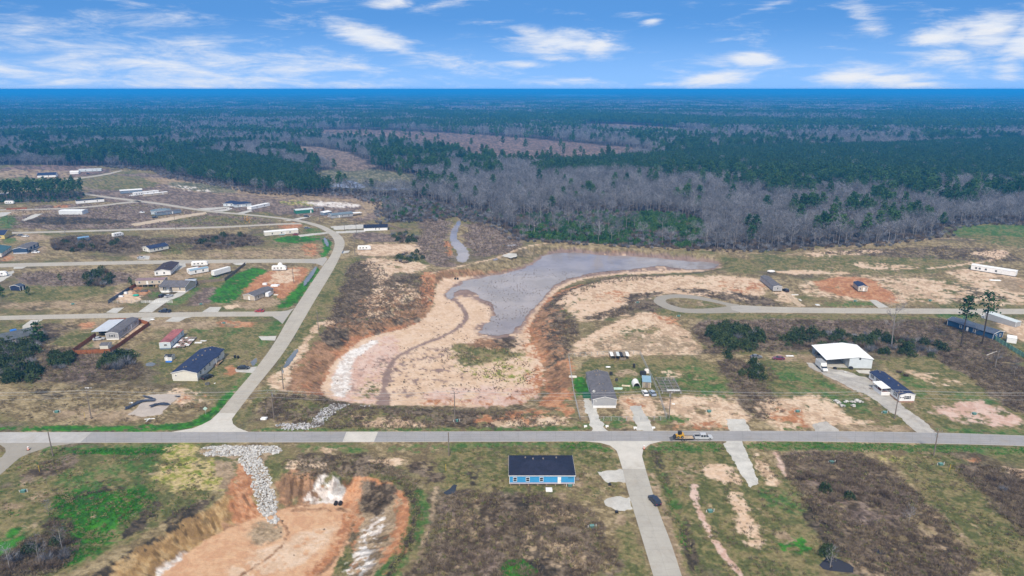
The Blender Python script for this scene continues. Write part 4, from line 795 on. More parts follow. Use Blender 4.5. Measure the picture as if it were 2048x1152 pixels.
def house(name, label, cat, A, B, D, h, z0=.7, roof='gable', pitch=.22, ov=.35, axis='x', wall=SD_WHITE, rf=SH_CHAR, skirt=None, wins=(), doors=(), vents=(), steps=(), group=None, trim=M_WHITE, shut=None, piers=False, z=0.0, wname='window'):
    root = empty(name, 0, 0); tag(root, label, cat, group)
    L_ = place(root, G(*A) if z == 0 else G(*A, z), G(*B) if z == 0 else G(*B, z), z); zt = z0 + h
    mb = MB()
    # walls with gables closed, as one shell
    base = [(0,0),(L_,0),(L_,D),(0,D)]
    V = [(x,y,z0) for x,y in base] + [(x,y,zt) for x,y in base]; Fc = [(3,2,1,0)]
    if roof == 'gable' and axis == 'x':
        V += [(0,D/2,zt+D/2*pitch-.06),(L_,D/2,zt+D/2*pitch-.06)]; Fc += [(0,1,5,4),(2,3,7,6),(1,2,6,9,5),(3,0,4,8,7),(4,5,9,8),(6,7,8,9)]
    elif roof == 'gable':
        V += [(L_/2,0,zt+L_/2*pitch-.06),(L_/2,D,zt+L_/2*pitch-.06)]; Fc += [(0,1,5,8,4),(2,3,7,9,6),(1,2,6,5),(3,0,4,7),(4,8,9,7),(5,6,9,8)]
    elif roof == 'shed':
        V[6] = (L_,D,zt+D*pitch-.08); V[7] = (0,D,zt+D*pitch-.08); Fc += [(0,1,5,4),(1,2,6,5),(2,3,7,6),(3,0,4,7),(4,5,6,7)]
    else: Fc += [(0,1,5,4),(1,2,6,5),(2,3,7,6),(3,0,4,7),(4,5,6,7)]
    mb.add(V, Fc).build('wall', wall, root)
    rm = roof_mesh(roof if roof != 'flat' else 'shed', L_, D, zt + .02, pitch if roof != 'flat' else .015, ov, axis=axis); rob = rm.build('roof', rf, root)
    # corner boards and fascia, each its own piece
    if A[1] > 560:
        for (x, y) in base: MB().box(x-.05, x+.05, y-.05, y+.05, z0-.01, zt-.03).build('corner_board', trim, root)
    if roof == 'gable':
        for q_ in ((-ov-.03, (L_ if axis == 'x' else D)+ov)):
            tb = MB(); hw = (D if axis == 'x' else L_); e = zt + .02 - ov*pitch; rz_ = zt + .02 + hw/2*pitch
            for (a_, b_) in ((-ov, hw/2), (hw+ov, hw/2)):
                pts_ = [(q_,a_,e),(q_+.03,a_,e),(q_+.03,b_,rz_),(q_,b_,rz_)] if axis == 'x' else [(a_,q_,e),(a_,q_+.03,e),(b_,q_+.03,rz_),(b_,q_,rz_)]
                tb.hexa([(x,y,z_-.2) for x,y,z_ in pts_], [(x,y,z_+.01) for x,y,z_ in pts_])
            tb.build('fascia', trim, root)
    elif roof == 'hip':
        e = zt - ov*pitch; MB().box(-ov-.03, L_+ov+.03, -ov-.04, -ov-.005, e-.18, e+.02).build('fascia', trim, root); MB().box(L_+ov+.005, L_+ov+.04, -ov, D+ov, e-.18, e+.02).build('fascia', trim, root); MB().box(-ov-.04, -ov-.005, -ov, D+ov, e-.18, e+.02).build('fascia', trim, root)
    if z0 > .25:
        if skirt is not None:
            MB().box(.04, L_-.04, .04, D-.04, 0, z0).build('skirting', skirt, root)
        if piers:
            nx_ = max(3, int(L_ / 2.6)); ny_ = 3
            for i in range(nx_ + 1):
                for j in range(ny_): 
                    x = .3 + (L_ - .6) * i / nx_; y = .3 + (D - .6) * j / (ny_ - 1); MB().box(x-.15, x+.15, y-.15, y+.15, 0, z0).build('pier', M_WOOD, root)
            MB().box(.05, L_-.05, .05, D-.05, z0-.22, z0-.01).build('floor_beam', M_GREYW, root)
    for w_ in wins: window(root, w_[0], L_, D, w_[1] * (L_ if w_[0] in ('front','back') else D), w_[2], z0 + w_[3], w_[4], trim, shut, wname)
    for d_ in doors: door(root, d_[0], L_, D, d_[1] * (L_ if d_[0] in ('front','back') else D), z0 + .05, d_[2] if len(d_) > 2 else M_WHITE)
    for (u, v) in vents:
        x, y = u * L_, v * D
        zz_ = (zt + (min(y, D-y) if axis == 'x' else min(x, L_-x)) * pitch) if roof in ('gable',) else zt + min(x, L_-x, y, D-y) * pitch
        MB().box(x-.2, x+.2, y-.2, y+.2, zz_, zz_+.35).build('roof_vent', M_GREYW, rob)
    for (side, u) in steps:
        P0, ud, nrm = wpos(side, 0, L_, D); c = P0 + ud * u * (L_ if side in ('front','back') else D)
        for k in range(4):
            s_ = MB(); q = [c + ud*a + nrm*b for a, b in ((-.6, .06 + k*.3), (.6, .06 + k*.3), (.6, .36 + k*.3), (-.6, .36 + k*.3))]; zz_ = z0 * (1 - (k + 1) / 5)
            s_.hexa([(p.x,p.y,0) for p in q], [(p.x,p.y,zz_) for p in q]); s_.build('step', M_WOOD, root)
    root['L'] = L_; return root
def W(side, *ts, w=.9, s=.8, h=1.15): return [(side, t, w, s, h) for t in ts]

# 1 blue house south of the main road
h = house('house', 'bright blue house with black hip roof, raised on piers beside the side street', 'house', (1019,972), (1149,972), 10.6, 2.75, z0=.75, roof='hip', pitch=.30, ov=.25, wall=SD_BLUE, rf=SH_BLACK, piers=True,
  wins=W('front', .085, .28, .49) + W('right', .3, .7), doors=[('front', .765)], vents=[(.25,.72),(.74,.72),(.37,.6),(.53,.6)])
L_ = h['L']; MB().box(0, L_, -.035, .0, .68, 1.15).build('skirt_board', siding('mauve_grey', (.40,.37,.42)), h)
MB().box(L_*.90, L_*.98, -.05, -.001, 2.55, 2.68).build('wall_vent', M_DARKIN, h)
MB().box(L_+.05, L_+1.5, 2.0, 3.4, .5, .62).build('stoop', M_GREYW, h)
p = MB().box(-.9,.9,-.9,.9,.10,.42).box(-.8,-.6,-.8,.8,0,.1).box(.6,.8,-.8,.8,0,.1).build('step_box', M_WHITE); p.location = (*G(1098,981), 0); tag(p, 'white concrete step box lying in front of the blue house', 'step box')
# 2 double wide north of the main road
h = house('mobile_home', 'grey shingled double-wide home with white skirting inside the chain-link yard', 'mobile home', (1186,816), (1232,816), 23.5, 2.5, z0=.95, roof='gable', pitch=.24, ov=.3, axis='y', wall=SD_GREY, rf=SH_GREY, skirt=SD_WHITE,
  wins=[('front', .12, .35, 1.5, .4)] + W('right', .15,.35,.7,.85) + W('left', .2,.5,.8), doors=[('left', .35), ('right', .55)], vents=[(.38,.93),(.5,.93),(.4,.8),(.55,.8),(.42,.45),(.58,.45),(.45,.2),(.6,.2)], steps=[('right', .55)])
dd = MB(); 
for a in range(8):
    t0, t1 = a*math.pi/4, (a+1)*math.pi/4; dd.add([(0,0,0),(.55*math.cos(t0),.2,.55*math.sin(t0)),(.55*math.cos(t1),.2,.55*math.sin(t1))], [(0,1,2),(0,2,1)])
dd.tube((0,0,0),(0,.5,-.7),.04); o = dd.build('satellite_dish', M_WHITE, h); o.location = (.6, 3.6, 4.6)
g = empty('dumpster', *G(1166,797)); tag(g, 'dark green dumpster against the side of the grey double-wide', 'dumpster')
MB().box(0,2.9,0,1.8,.15,1.5).build('bin', mat('green_paint',(.015,.10,.05),rough=.5), g); MB().slab([(-.05,-.05,1.5),(2.95,-.05,1.5),(2.95,1.85,1.75),(-.05,1.85,1.75)],.06).build('lid', mat('green_lid',(.01,.07,.04)), g)
# 3 white single wide, far right
h = house('mobile_home', 'white single-wide home with navy roof and covered porch by the gravel drive', 'mobile home', (1798,805), (1828,805), 20.5, 2.5, z0=.55, roof='gable', pitch=.24, ov=.2, axis='y', wall=SD_WHITE, rf=SH_NAVY, skirt=mat('brick_skirt',(.30,.17,.13),var=.3), shut=M_DARKIN,
  wins=[('front', .52, 1.25, .8, 1.1), ('front', .14, .35, 1.2, .35)] + W('left', .86,.66,.28,.10), doors=[('left', .53)], vents=[(.5,.3),(.5,.6),(.5,.9)])
a0, a1 = Vector(G(1798,805)), Vector(G(1736,757)); ang = math.atan2((a1-a0).y, (a1-a0).x) - math.pi/2
h.rotation_euler.z = ang; h.location = (a0.x, a0.y, 0); L_ = h['L']
MB().box(-3.2,-.06,6.0,12.0,.35,.55).build('porch_deck', mat('red_deck',(.28,.10,.08)), h); MB().slab([(-3.5,5.8,2.75),(-.1,5.8,3.0),(-.1,12.2,3.0),(-3.5,12.2,2.75)],.12).build('porch_roof', M_WHITE, h)
for y in (6.1, 9.0, 11.9): MB().box(-3.2,-3.08,y-.06,y+.06,.55,2.66).build('porch_post', M_WHITE, h)
MB().box(-3.24,-3.18,6,12,0,1.35).box(-3.2,-.1,5.94,6.0,0,1.35).build('porch_skirt', SD_WHITE, h)
MB().box(-4.4,-3.3,11,12.2,0,.3).build('step', M_GREYW, h)
# 4 white metal workshop
h = empty('metal_workshop', 0, 0); tag(h, 'large pale metal workshop with white roof and open bay on its left', 'workshop'); a0 = G(1697,736); L1 = place(h, a0, G(1743,737)); 
Lb = L1; D = 15.5; e = 4.1; M_PM = ribbed('pale', (.52,.56,.58), 0, per=.9); M_PM2 = ribbed('pale_side', (.50,.53,.55), 1, per=.9)
rp = 1.25; open_ = 9.0
V = [(0,0,0),(Lb,0,0),(Lb,D,0),(0,D,0),(0,0,e),(Lb,0,e-.0),(Lb,D,e),(0,D,e),(Lb*.35,0,e+rp-.5),(Lb*.35,D,e+rp-.5)]
MB().add(V, [(0,1,5,8,4),(2,3,7,9,6),(1,2,6,5),(3,0,4,7),(4,8,9,7),(5,6,9,8)]).build('wall', M_PM, h)
rt = Lb*.35
MB().slab([(-open_-.3,-.4,e-.55),(rt,-.4,e+rp-.45),(rt,D+.4,e+rp-.45),(-open_-.3,D+.4,e-.55)],.15).build('roof', mat('white_roof',(.80,.80,.78),rough=.5,var=.03), h)
MB().slab([(rt,-.4,e+rp-.446),(Lb+.3,-.4,e+.02),(Lb+.3,D+.4,e+.02),(rt,D+.4,e+rp-.446)],.15).build('roof', mat('white_roof',(.80,.80,.78)), h)
for y in (.1, D/3, D*2/3, D-.1): MB().box(-open_-.1,-open_+.1,y-.1,y+.1,0,e-.7).build('post', M_GREYW, h)
MB().box(-open_,-.02,D-.12,D-.02,0,e-.6).build('back_wall', M_PM, h); MB().box(-open_,-.2,.3,D-.3,0,.05).build('bay_floor', M_DRIVE, h)
o = MB(); o.tube((Lb*.45,-.02,e-.1),(Lb*.45,-.1,e-.1),.42,n=10); o.build('wall_fan', M_DARKIN, h)
for k in range(3): MB().box(-open_+1+k*1.2,-open_+1.8+k*1.2,D-2.5,D-1.2,.05,1.1+.3*k).build('storage_crate', [M_GREYW,M_BLACK,M_WOOD][k], h)
# 5 double wide with navy roof left of the collector road
h = house('mobile_home', 'long white double-wide home with navy shingle roof beside the collector road', 'mobile home', (346,762), (396,762), 24.5, 2.6, z0=.9, roof='gable', pitch=.24, ov=.35, axis='y', wall=SD_CREAM, rf=SH_NAVY, skirt=SD_CREAM,
  wins=[('front', .15, .5, 1.1, .6)] + W('right', .12,.27,.45, w=1.1) + W('right', .78, w=1.3), doors=[('right', .6), ('right', .2)], vents=[(.35,.12),(.45,.12),(.4,.4),(.5,.42),(.35,.62),(.55,.6),(.45,.8),(.6,.86)], steps=[('right', .6)])
h.rotation_euler.z -= .012
L_ = h['L']; MB().slab([(L_-1.0,15.0,3.5),(L_+.9,15.0,3.35),(L_+.9,20,3.35),(L_-1.0,20,3.5)],.14).build('porch_roof', SH_NAVY, h); MB().box(L_+.05,L_+1.6,15,19.5,.6,.8).build('porch_deck', M_WOOD, h)
for y in (15.1, 19.9): MB().box(L_+.7,L_+.82,y-.06,y+.06,.8,3.25).build('porch_post', M_WHITE, h)
# 6 red roof trailer with deck
h = house('mobile_home', 'narrow white trailer home with rusty red roof and an unfinished deck', 'mobile home', (320,699), (341,699), 16.5, 2.5, z0=.6, roof='gable', pitch=.12, ov=.08, axis='y', wall=SD_PALEB, rf=mat('rusty_roof',(.26,.09,.09),var=.45,scale=.6), skirt=SD_SLATE,
  wins=[('front', .55, 1.3, .9, .8)] + W('right', .2,.55,.85), doors=[('right', .4)])
h.rotation_euler.z = math.atan2(G(368,672)[1]-G(341,699)[1], G(368,672)[0]-G(341,699)[0]) - math.pi/2
L_ = h['L']; dk = empty('deck', *G(343,698)); dk.rotation_euler.z = h.rotation_euler.z; tag(dk, 'low pier-raised deck of white and grey boards alongside the red-roofed trailer', 'deck')
rng = random.Random(4)
for i in range(5):
    for j in range(8):
        if rng.random() < .12: continue
        MB().box(.3+i*1.25,.3+i*1.25+1.15,.4+j*1.6,.4+j*1.6+1.5,.5,.58).build('deck_panel', [M_WHITE, M_GREYW, mat('rust_board',(.30,.20,.17),var=.3), M_WHITE][rng.randrange(4)], dk)
for i in range(4):
    for j in range(8): MB().box(.4+i*2,.55+i*2,.3+j*1.7,.45+j*1.7,0,.5).build('pier', M_GREYW, dk)
h = house('shed', 'small cream shed with dark roof between the trailer and the navy-roofed home', 'shed', (330,722), (344,722), 2.7, 1.9, z0=.1, roof='gable', pitch=.35, ov=.15, wall=SD_CREAM, rf=SH_CHAR, doors=[('front', .3)])
p = MB().box(-1.2,1.2,-.5,.5,0,.35).build('blue_tarp', mat('blue_tarp',(.02,.16,.55),rough=.5)); p.location = (*G(338,724), 0); tag(p, 'blue tarp bundle lying in front of the small cream shed', 'tarp')
# 7 home with carport inside the brown fence
h = house('mobile_home', 'grey single-wide home inside the red-brown board fence', 'mobile home', (213,680), (233,682), 21.0, 2.5, z0=.6, roof='gable', pitch=.22, ov=.15, axis='y', wall=SD_GREY, rf=SH_GREY, skirt=SD_WHITE, shut=M_DARKIN, wins=[('front', .5, 1.2, .8, 1.0)] + W('right', .3,.42,.85), doors=[('right', .62)])
h.rotation_euler.z = math.atan2(G(275,648)[1]-G(233,680)[1], G(275,648)[0]-G(233,680)[0]) - math.pi/2
c = empty('carport', *G(187,676)); c.rotation_euler.z = h.rotation_euler.z; tag(c, 'steel carport with pale corrugated roof beside the fenced grey home', 'carport')
MB().slab([(-.6,0,2.9),(6.4,0,3.1),(6.4,17,3.1),(-.6,17,2.9)],.1).build('roof', ribbed('carport', (.48,.50,.53), 0), c)
for x in (-.4, 6.2):
    for y in (.1, 5.7, 11.3, 16.8): MB().box(x-.06,x+.06,y-.06,y+.06,0,2.85).build('post', M_GREYW, c)
MB().box(-.4,6.2,16.85,16.92,0,2.85).box(-.45,-.39,6,16.8,0,2.6).build('back_panel', ribbed('navy_panel', (.02,.03,.10), 0), c)
h = house('shed', 'small grey-roofed white shed in the front corner of the brown board fence', 'shed', (201,700), (216,700), 3.6, 2.1, z0=.1, roof='gable', pitch=.3, ov=.15, axis='x', wall=SD_CREAM, rf=SH_GREY, doors=[('right', .5)])
h.rotation_euler.z = .08
# 8-13 the crowded lots north of the first street
house('house', 'beige bungalow with grey roof and white front porch, two cars before it', 'house', (320,583), (371,584), 11.5, 2.6, z0=.4, roof='gable', pitch=.34, ov=.4, wall=SD_TAN, rf=SH_GREY, skirt=SD_WHITE, wins=W('front', .17,.45,.8,w=.8,h=1.3), doors=[('front', .3)], vents=[(.5,.4)])
h = bpy.data.objects['house.001']; L_ = h['L']
MB().box(2.2,6.8,-2.6,-.05,.2,.4).build('porch_deck', M_WHITE, h); MB().slab([(1.9,-2.9,2.75),(4.5,-2.9,3.7),(4.5,.5,3.7),(1.9,.5,2.75)],.12).slab([(4.5,-2.9,3.704),(7.1,-2.9,2.75),(7.1,.5,2.75),(4.5,.5,3.704)],.12).build('porch_roof', SH_GREY, h)
for x in (2.3, 4.5, 6.7): MB().box(x-.08,x+.08,-2.6,-2.44,.4,2.75).build('porch_post', M_WHITE, h)
MB().box(2.3,6.7,-2.6,-2.55,.45,1.3).build('railing', M_WHITE, h)
h = house('mobile_home', 'beige trailer home raised high on posts, left of the porch bungalow', 'mobile home', (273,575), (330,573), 5.2, 2.6, z0=1.5, roof='gable', pitch=.15, ov=.15, wall=SD_TAN, rf=mat('mauve_roof',(.22,.15,.16),var=.25), piers=True, wins=W('front', .13,.58,.82,w=1.0), doors=[('front', .4)], steps=[('front', .72)])
h = house('house', 'long white house with dark brown roof standing lengthwise by the second street', 'house', (310,553), (335,555), 21, 2.7, z0=.5, roof='gable', pitch=.22, ov=.3, axis='y', wall=SD_WHITE, rf=shingle('dark_brown', (.05,.04,.05)), wins=W('right', .15,.3,.5,.8) + W('front', .15,.6), doors=[('right', .65)], vents=[(.5,.3)])
h.rotation_euler.z = math.atan2(G(354,536)[1]-G(335,555)[1], G(354,536)[0]-G(335,555)[0]) - math.pi/2
h = house('mobile_home', 'pale blue roofed white trailer behind the porch bungalow', 'mobile home', (376,549), (386,550), 11, 2.5, z0=.5, roof='gable', pitch=.2, ov=.15, axis='y', wall=SD_WHITE, rf=mat('pale_blue_roof',(.22,.32,.40)), wins=W('right', .3,.7) + W('front', .5)); h.rotation_euler.z -= .45
h = house('shed', 'white shed with faded red roof near the parked caravans', 'shed', (394,546), (405,547), 4.5, 2.3, z0=.2, roof='gable', pitch=.25, ov=.15, wall=SD_WHITE, rf=mat('faded_red_roof',(.42,.16,.13),var=.3), doors=[('front', .5)]); h.rotation_euler.z += .2
h = house('shed', 'low grey storage shed just behind the porch bungalow', 'shed', (368,572), (390,571), 4.5, 2.2, z0=.1, roof='shed', pitch=.08, ov=.15, wall=SD_GREY, rf=mat('grey_tin_roof',(.36,.38,.42)), doors=[('right', .5)])
house('shed', 'small white outbuilding at the right end of the porch bungalow', 'shed', (377,568), (389,567), 3.0, 2.2, z0=.1, roof='shed', pitch=.1, ov=.1, wall=SD_WHITE, rf=M_DARKIN)
house('house', 'grey roofed beige house at the edge of the bright green lawn', 'house', (488,600), (513,601), 15, 2.6, z0=.3, roof='gable', pitch=.28, ov=.35, axis='y', wall=SD_TAN, rf=SH_GREY, wins=W('right', .2,.5,.8), doors=[('front', .5)], vents=[(.4,.5)]).rotation_euler.z -= .22
house('house', 'white house with navy roof and small front porch by the second street', 'house', (286,503), (309,504), 13.5, 2.6, z0=.5, roof='gable', pitch=.3, ov=.35, axis='y', wall=SD_CREAM, rf=SH_NAVY, wins=W('front', .3, w=1.5) + W('right', .25,.45,.65), doors=[('front', .7)]).rotation_euler.z -= .42
h = house('shed', 'dark navy garden shed alone on the open grass', 'shed', (21,581), (41,582), 3.6, 2.4, z0=.1, roof='gable', pitch=.28, ov=.1, axis='y', wall=siding('navy', (.02,.03,.07)), rf=shingle('navy_grey', (.06,.08,.12)), doors=[('right', .5)])
h = house('house', 'yellow house with dark roof at the left end of the third street', 'house', (-30,480), (10,478), 14, 3.2, z0=.2, roof='gable', pitch=.3, ov=.35, wall=SD_YEL, rf=SH_NAVY, wins=W('right', .3,.6) + W('front', .2,.5,.8))
h = house('house', 'white house with teal-grey roof beside the navy mobile home', 'house', (2,515), (6,514), 30, 2.7, z0=.3, roof='gable', pitch=.25, ov=.35, axis='y', wall=SD_CREAM, rf=shingle('teal', (.05,.10,.12)), wins=[], doors=[]) if False else house('house', 'white house with teal-grey roof beside the navy mobile home', 'house', (-45,508), (4,515), 22, 2.7, z0=.3, roof='gable', pitch=.25, ov=.35, axis='y', wall=SD_CREAM, rf=shingle('teal', (.05,.11,.13)), wins=W('right', .2,.35,.6,.8), doors=[('right', .08)])
h.rotation_euler.z = math.atan2(G(32,495)[1]-G(4,515)[1], G(32,495)[0]-G(4,515)[0]) - math.pi/2; 
b0 = Vector(G(4,515)); L_ = h['L']; h.location = (b0.x - L_*math.cos(h.rotation_euler.z), b0.y - L_*math.sin(h.rotation_euler.z), 0)
h = house('mobile_home', 'navy and white mobile home with grey roof on bare orange soil', 'mobile home', (27,508), (44,510), 19, 2.6, z0=.8, roof='gable', pitch=.22, ov=.2, axis='y', wall=siding('deep_navy', (.03,.06,.12)), rf=SH_GREY, skirt=mat('pale_skirt',(.42,.45,.50)), wins=W('right', .15,.25,.5,.75,.85, w=.7, h=1.5), shut=M_WHITE)
h.rotation_euler.z = math.atan2(G(74,495)[1]-G(44,510)[1], G(74,495)[0]-G(44,510)[0]) - math.pi/2
h = house('shed', 'blue shed standing in the bare brush by the third street', 'shed', (155,481), (164,482), 7, 2.4, z0=.1, roof='gable', pitch=.2, ov=.1, axis='y', wall=siding('mid_blue', (.06,.13,.24)), rf=mat('light_blue_roof',(.14,.28,.45))); h.rotation_euler.z -= .5
# 14 far left and middle
house('metal_barn', 'long windowless pale metal barn below the curved street', 'barn', (118,429), (165,429), 9, 3.2, z0=.0, roof='gable', pitch=.1, ov=.1, wall=ribbed('barn', (.58,.60,.61), 0, per=1.2), rf=mat('pale_barn_roof',(.66,.67,.67)))
h = house('mobile_home', 'long white home with dark roof and recessed porch beside the pine grove', 'mobile home', (153,408.5), (209,404), 9, 2.8, z0=.4, roof='gable', pitch=.12, ov=.2, wall=SD_WHITE, rf=SH_CHAR, wins=W('front', .3,.75))
house('mobile_home', 'white-roofed trailer with slate blue walls, leftmost of the three long trailers', 'mobile home', (241,388), (285,385), 10, 3.0, z0=.3, roof='gable', pitch=.06, ov=.3, wall=SD_SLATE, rf=M_WHITE, wins=W('front', .4,.8))
house('mobile_home', 'white trailer with blue windows, middle of the three long trailers', 'mobile home', (269,392), (318,387), 5, 2.8, z0=.4, roof='gable', pitch=.1, ov=.15, wall=SD_WHITE, rf=M_WHITE, wins=W('front', .1,.2,.3,.55,.8), doors=[('front', .45)])
house('mobile_home', 'beige-walled white-roofed trailer, rightmost of the three long trailers', 'mobile home', (291,394), (336,389), 5, 2.5, z0=.4, roof='gable', pitch=.1, ov=.15, wall=SD_TAN, rf=M_WHITE, wins=W('front', .3,.6), doors=[('front', .78)])
house('house', 'grey house with low blue-grey roof behind the long grey trailer', 'house', (303,430), (342,427), 9, 2.8, z0=.3, roof='hip', pitch=.3, ov=.3, wall=SD_PALEB, rf=shingle('blue_grey', (.14,.18,.21)), wins=W('front', .3,.6))
house('mobile_home', 'slate grey trailer with white door between the two curved streets', 'mobile home', (315,432), (363,426), 6, 2.6, z0=.3, roof='gable', pitch=.15, ov=.15, wall=SD_SLATE, rf=SH_GREY, wins=W('front', .15,.4,.55), doors=[('front', .63)])
house('house', 'pale blue house with navy roof, left of the pair beside the drive', 'house', (447,413), (470,413), 11, 2.8, z0=.2, roof='hip', pitch=.35, ov=.35, wall=SD_PALEB, rf=SH_NAVY, wins=W('front', .3,.7), doors=[('front', .5)])
house('house', 'pale blue house with navy roof and porch, right of the pair beside the drive', 'house', (470,415.5), (503,412.5), 10, 2.7, z0=.2, roof='hip', pitch=.32, ov=.35, wall=SD_PALEB, rf=SH_NAVY, wins=W('front', .2,.7), doors=[('front', .4)])
house('mobile_home', 'low white trailer home at the end of a pale gravel drive, near the dry pond', 'mobile home', (503,420), (540,412), 5, 2.5, z0=.3, roof='gable', pitch=.1, ov=.15, wall=SD_WHITE, rf=M_WHITE, wins=W('front', .3,.7))
house('metal_barn', 'dark green metal barn with pale roof near the curve', 'barn', (592,428), (627,425), 8, 3.2, z0=.0, roof='gable', pitch=.15, ov=.15, wall=ribbed('green', (.03,.15,.10), 0), rf=mat('pale_tin_roof',(.50,.54,.54)), doors=[('front', .85)])
house('mobile_home', 'small brown-fronted mobile home between the green barn and the grey house', 'mobile home', (629,423), (645,423), 6, 2.7, z0=.4, roof='gable', pitch=.15, ov=.1, wall=mat('brown_wall',(.16,.12,.11)), rf=SH_GREY, wins=W('front', .3,.7))
house('shed', 'white carport shed to the left of the long grey house', 'shed', (649,431), (664,428), 5, 2.4, z0=.1, roof='shed', pitch=.08, ov=.2, wall=SD_SLATE, rf=M_WHITE)
h = house('house', 'long grey house with awning beyond the curve of the collector road', 'house', (664,437.5), (706,433), 9, 2.7, z0=.3, roof='gable', pitch=.22, ov=.35, wall=SD_GREY, rf=shingle('blue_grey', (.14,.18,.21)), wins=W('front', .2,.5,.8), doors=[('front', .35)])
L_ = h['L']; MB().slab([(L_,1,2.6),(L_+9,1,2.3),(L_+9,7,2.3),(L_,7,2.6)],.12).build('awning', M_WHITE, h)
for y in (1.1, 6.8): MB().box(L_+8.7,L_+8.85,y-.07,y+.07,0,2.2).build('post', M_GREYW, h)
house('house', 'white house with black roof at the end of the pale gravel lot near the woods', 'house', (728,462.5), (775,461), 9.0, 2.7, z0=.2, roof='gable', pitch=.34, ov=.45, wall=SD_WHITE, rf=SH_BLACK, wins=W('front', .5,.65,w=.7), doors=[('left', .5)], vents=[(.1,.3)])
h = house('mobile_home', 'long cream trailer home with white roof inside the bend of the road', 'mobile home', (530,473), (597,467), 6, 2.8, z0=.4, roof='gable', pitch=.1, ov=.15, wall=SD_CREAM, rf=M_WHITE, wins=W('front', .22,.5,.75), doors=[('front', .6)])
MB().box(10,14,-2.5,-.05,.3,.45).build('porch_deck', M_GREYW, h); MB().box(10,14,-2.5,-2.45,.45,1.3).build('railing', mat('teal_rail',(.3,.4,.42)), h)
house('house', 'white house with dark roof beyond the pine grove', 'house', (75,355.5), (112,354), 14, 2.8, z0=.2, roof='gable', pitch=.35, ov=.4, wall=SD_WHITE, rf=SH_NAVY, wins=W('front', .3,.6))
house('shed', 'small white barn with bright roof, farthest left beyond the grove', 'barn', (140,348.5), (157,348), 9, 2.8, z0=.1, roof='gable', pitch=.25, ov=.3, wall=SD_WHITE, rf=M_WHITE)
house('mobile_home', 'very long white home at the far end of the lane', 'mobile home', (158,344), (203,342.5), 8, 2.8, z0=.3, roof='gable', pitch=.12, ov=.2, wall=SD_PALEB, rf=mat('pale_tin_roof',(.50,.54,.54)), wins=W('front', .3,.6,.8))
house('mobile_home', 'white-roofed mobile home half hidden behind the pine grove', 'mobile home', (-30,395), (18,392), 6, 2.7, z0=.3, roof='gable', pitch=.1, ov=.2, wall=SD_SLATE, rf=M_WHITE, wins=W('front', .5))
h = house('house', 'grey shingled house among trees at the left edge with a blue tarp on it', 'house', (-10,668), (4,680), 13, 2.4, z0=.3, roof='gable', pitch=.28, ov=.35, axis='y', wall=SD_BEIGE, rf=shingle('slate_grey', (.09,.10,.11)), wins=W('right', .3,.6)); h.location = (*G(-12,682), 0); h.rotation_euler.z = -.72
MB().box(2,4,6,8.2,3.0,4.1).build('tank_cover', mat('blue_tarp',(.02,.16,.55)), h)
# right side
h = house('mobile_home', 'long grey trailer home on blocks at the end of a sandy track', 'mobile home', (1546,584), (1563,584), 22, 2.5, z0=.7, roof='gable', pitch=.2, ov=.2, axis='y', wall=SD_GREY, rf=SH_GREY, piers=True, wins=W('front', .5) + W('left', .3,.7))
h.rotation_euler.z = math.atan2(G(1523,565)[1]-G(1546,584)[1], G(1523,565)[0]-G(1546,584)[0]) - math.pi/2
h = house('cabin', 'small cabin with navy roof raised on blocks on bare orange clay', 'cabin', (1716,584), (1734,585), 9.5, 2.6, z0=.6, roof='gable', pitch=.3, ov=.3, axis='y', wall=SD_TAN, rf=SH_NAVY, piers=True, wins=W('front', .22,w=.6) + [('front', .85, .5, .9, .8)], doors=[('front', .6)])
h.rotation_euler.z = math.atan2(G(1705,574)[1]-G(1716,584)[1], G(1705,574)[0]-G(1716,584)[0]) - math.pi/2
h = house('mobile_home', 'long white trailer home with bright roof at the far right', 'mobile home', (1941,540), (2030,554), 5, 2.9, z0=.4, roof='gable', pitch=.1, ov=.15, wall=SD_WHITE, rf=M_WHITE, skirt=M_DARKIN, wins=W('front', .12,.20,.34,.57, w=1.1), doors=[('front', .68)])
h = house('house', 'dark blue house with grey roof behind the green panel fence', 'house', (1985,680), (2022,688), 21, 2.8, z0=.3, roof='gable', pitch=.25, ov=.4, axis='y', wall=siding('dark_blue', (.02,.06,.13)), rf=shingle('blue_slate', (.08,.10,.14)), wins=W('front', .3,.7) + W('left', .3,.6), doors=[('left', .45)])
h.rotation_euler.z = .42
house('shed', 'white shed in front of the dark blue house at the right edge', 'shed', (2013,685), (2032,688), 3.2, 2.3, z0=.1, roof='shed', pitch=.1, ov=.1, wall=SD_WHITE, rf=M_WHITE)
h = house('shed', 'long grey metal shed cut by the right edge behind the board fence', 'shed', (2030,655), (2050,660), 14, 2.4, z0=.1, roof='shed', pitch=.06, ov=.1, wall=SD_GREY, rf=mat('pale_tin_roof',(.50,.54,.54))); h.rotation_euler.z = .45
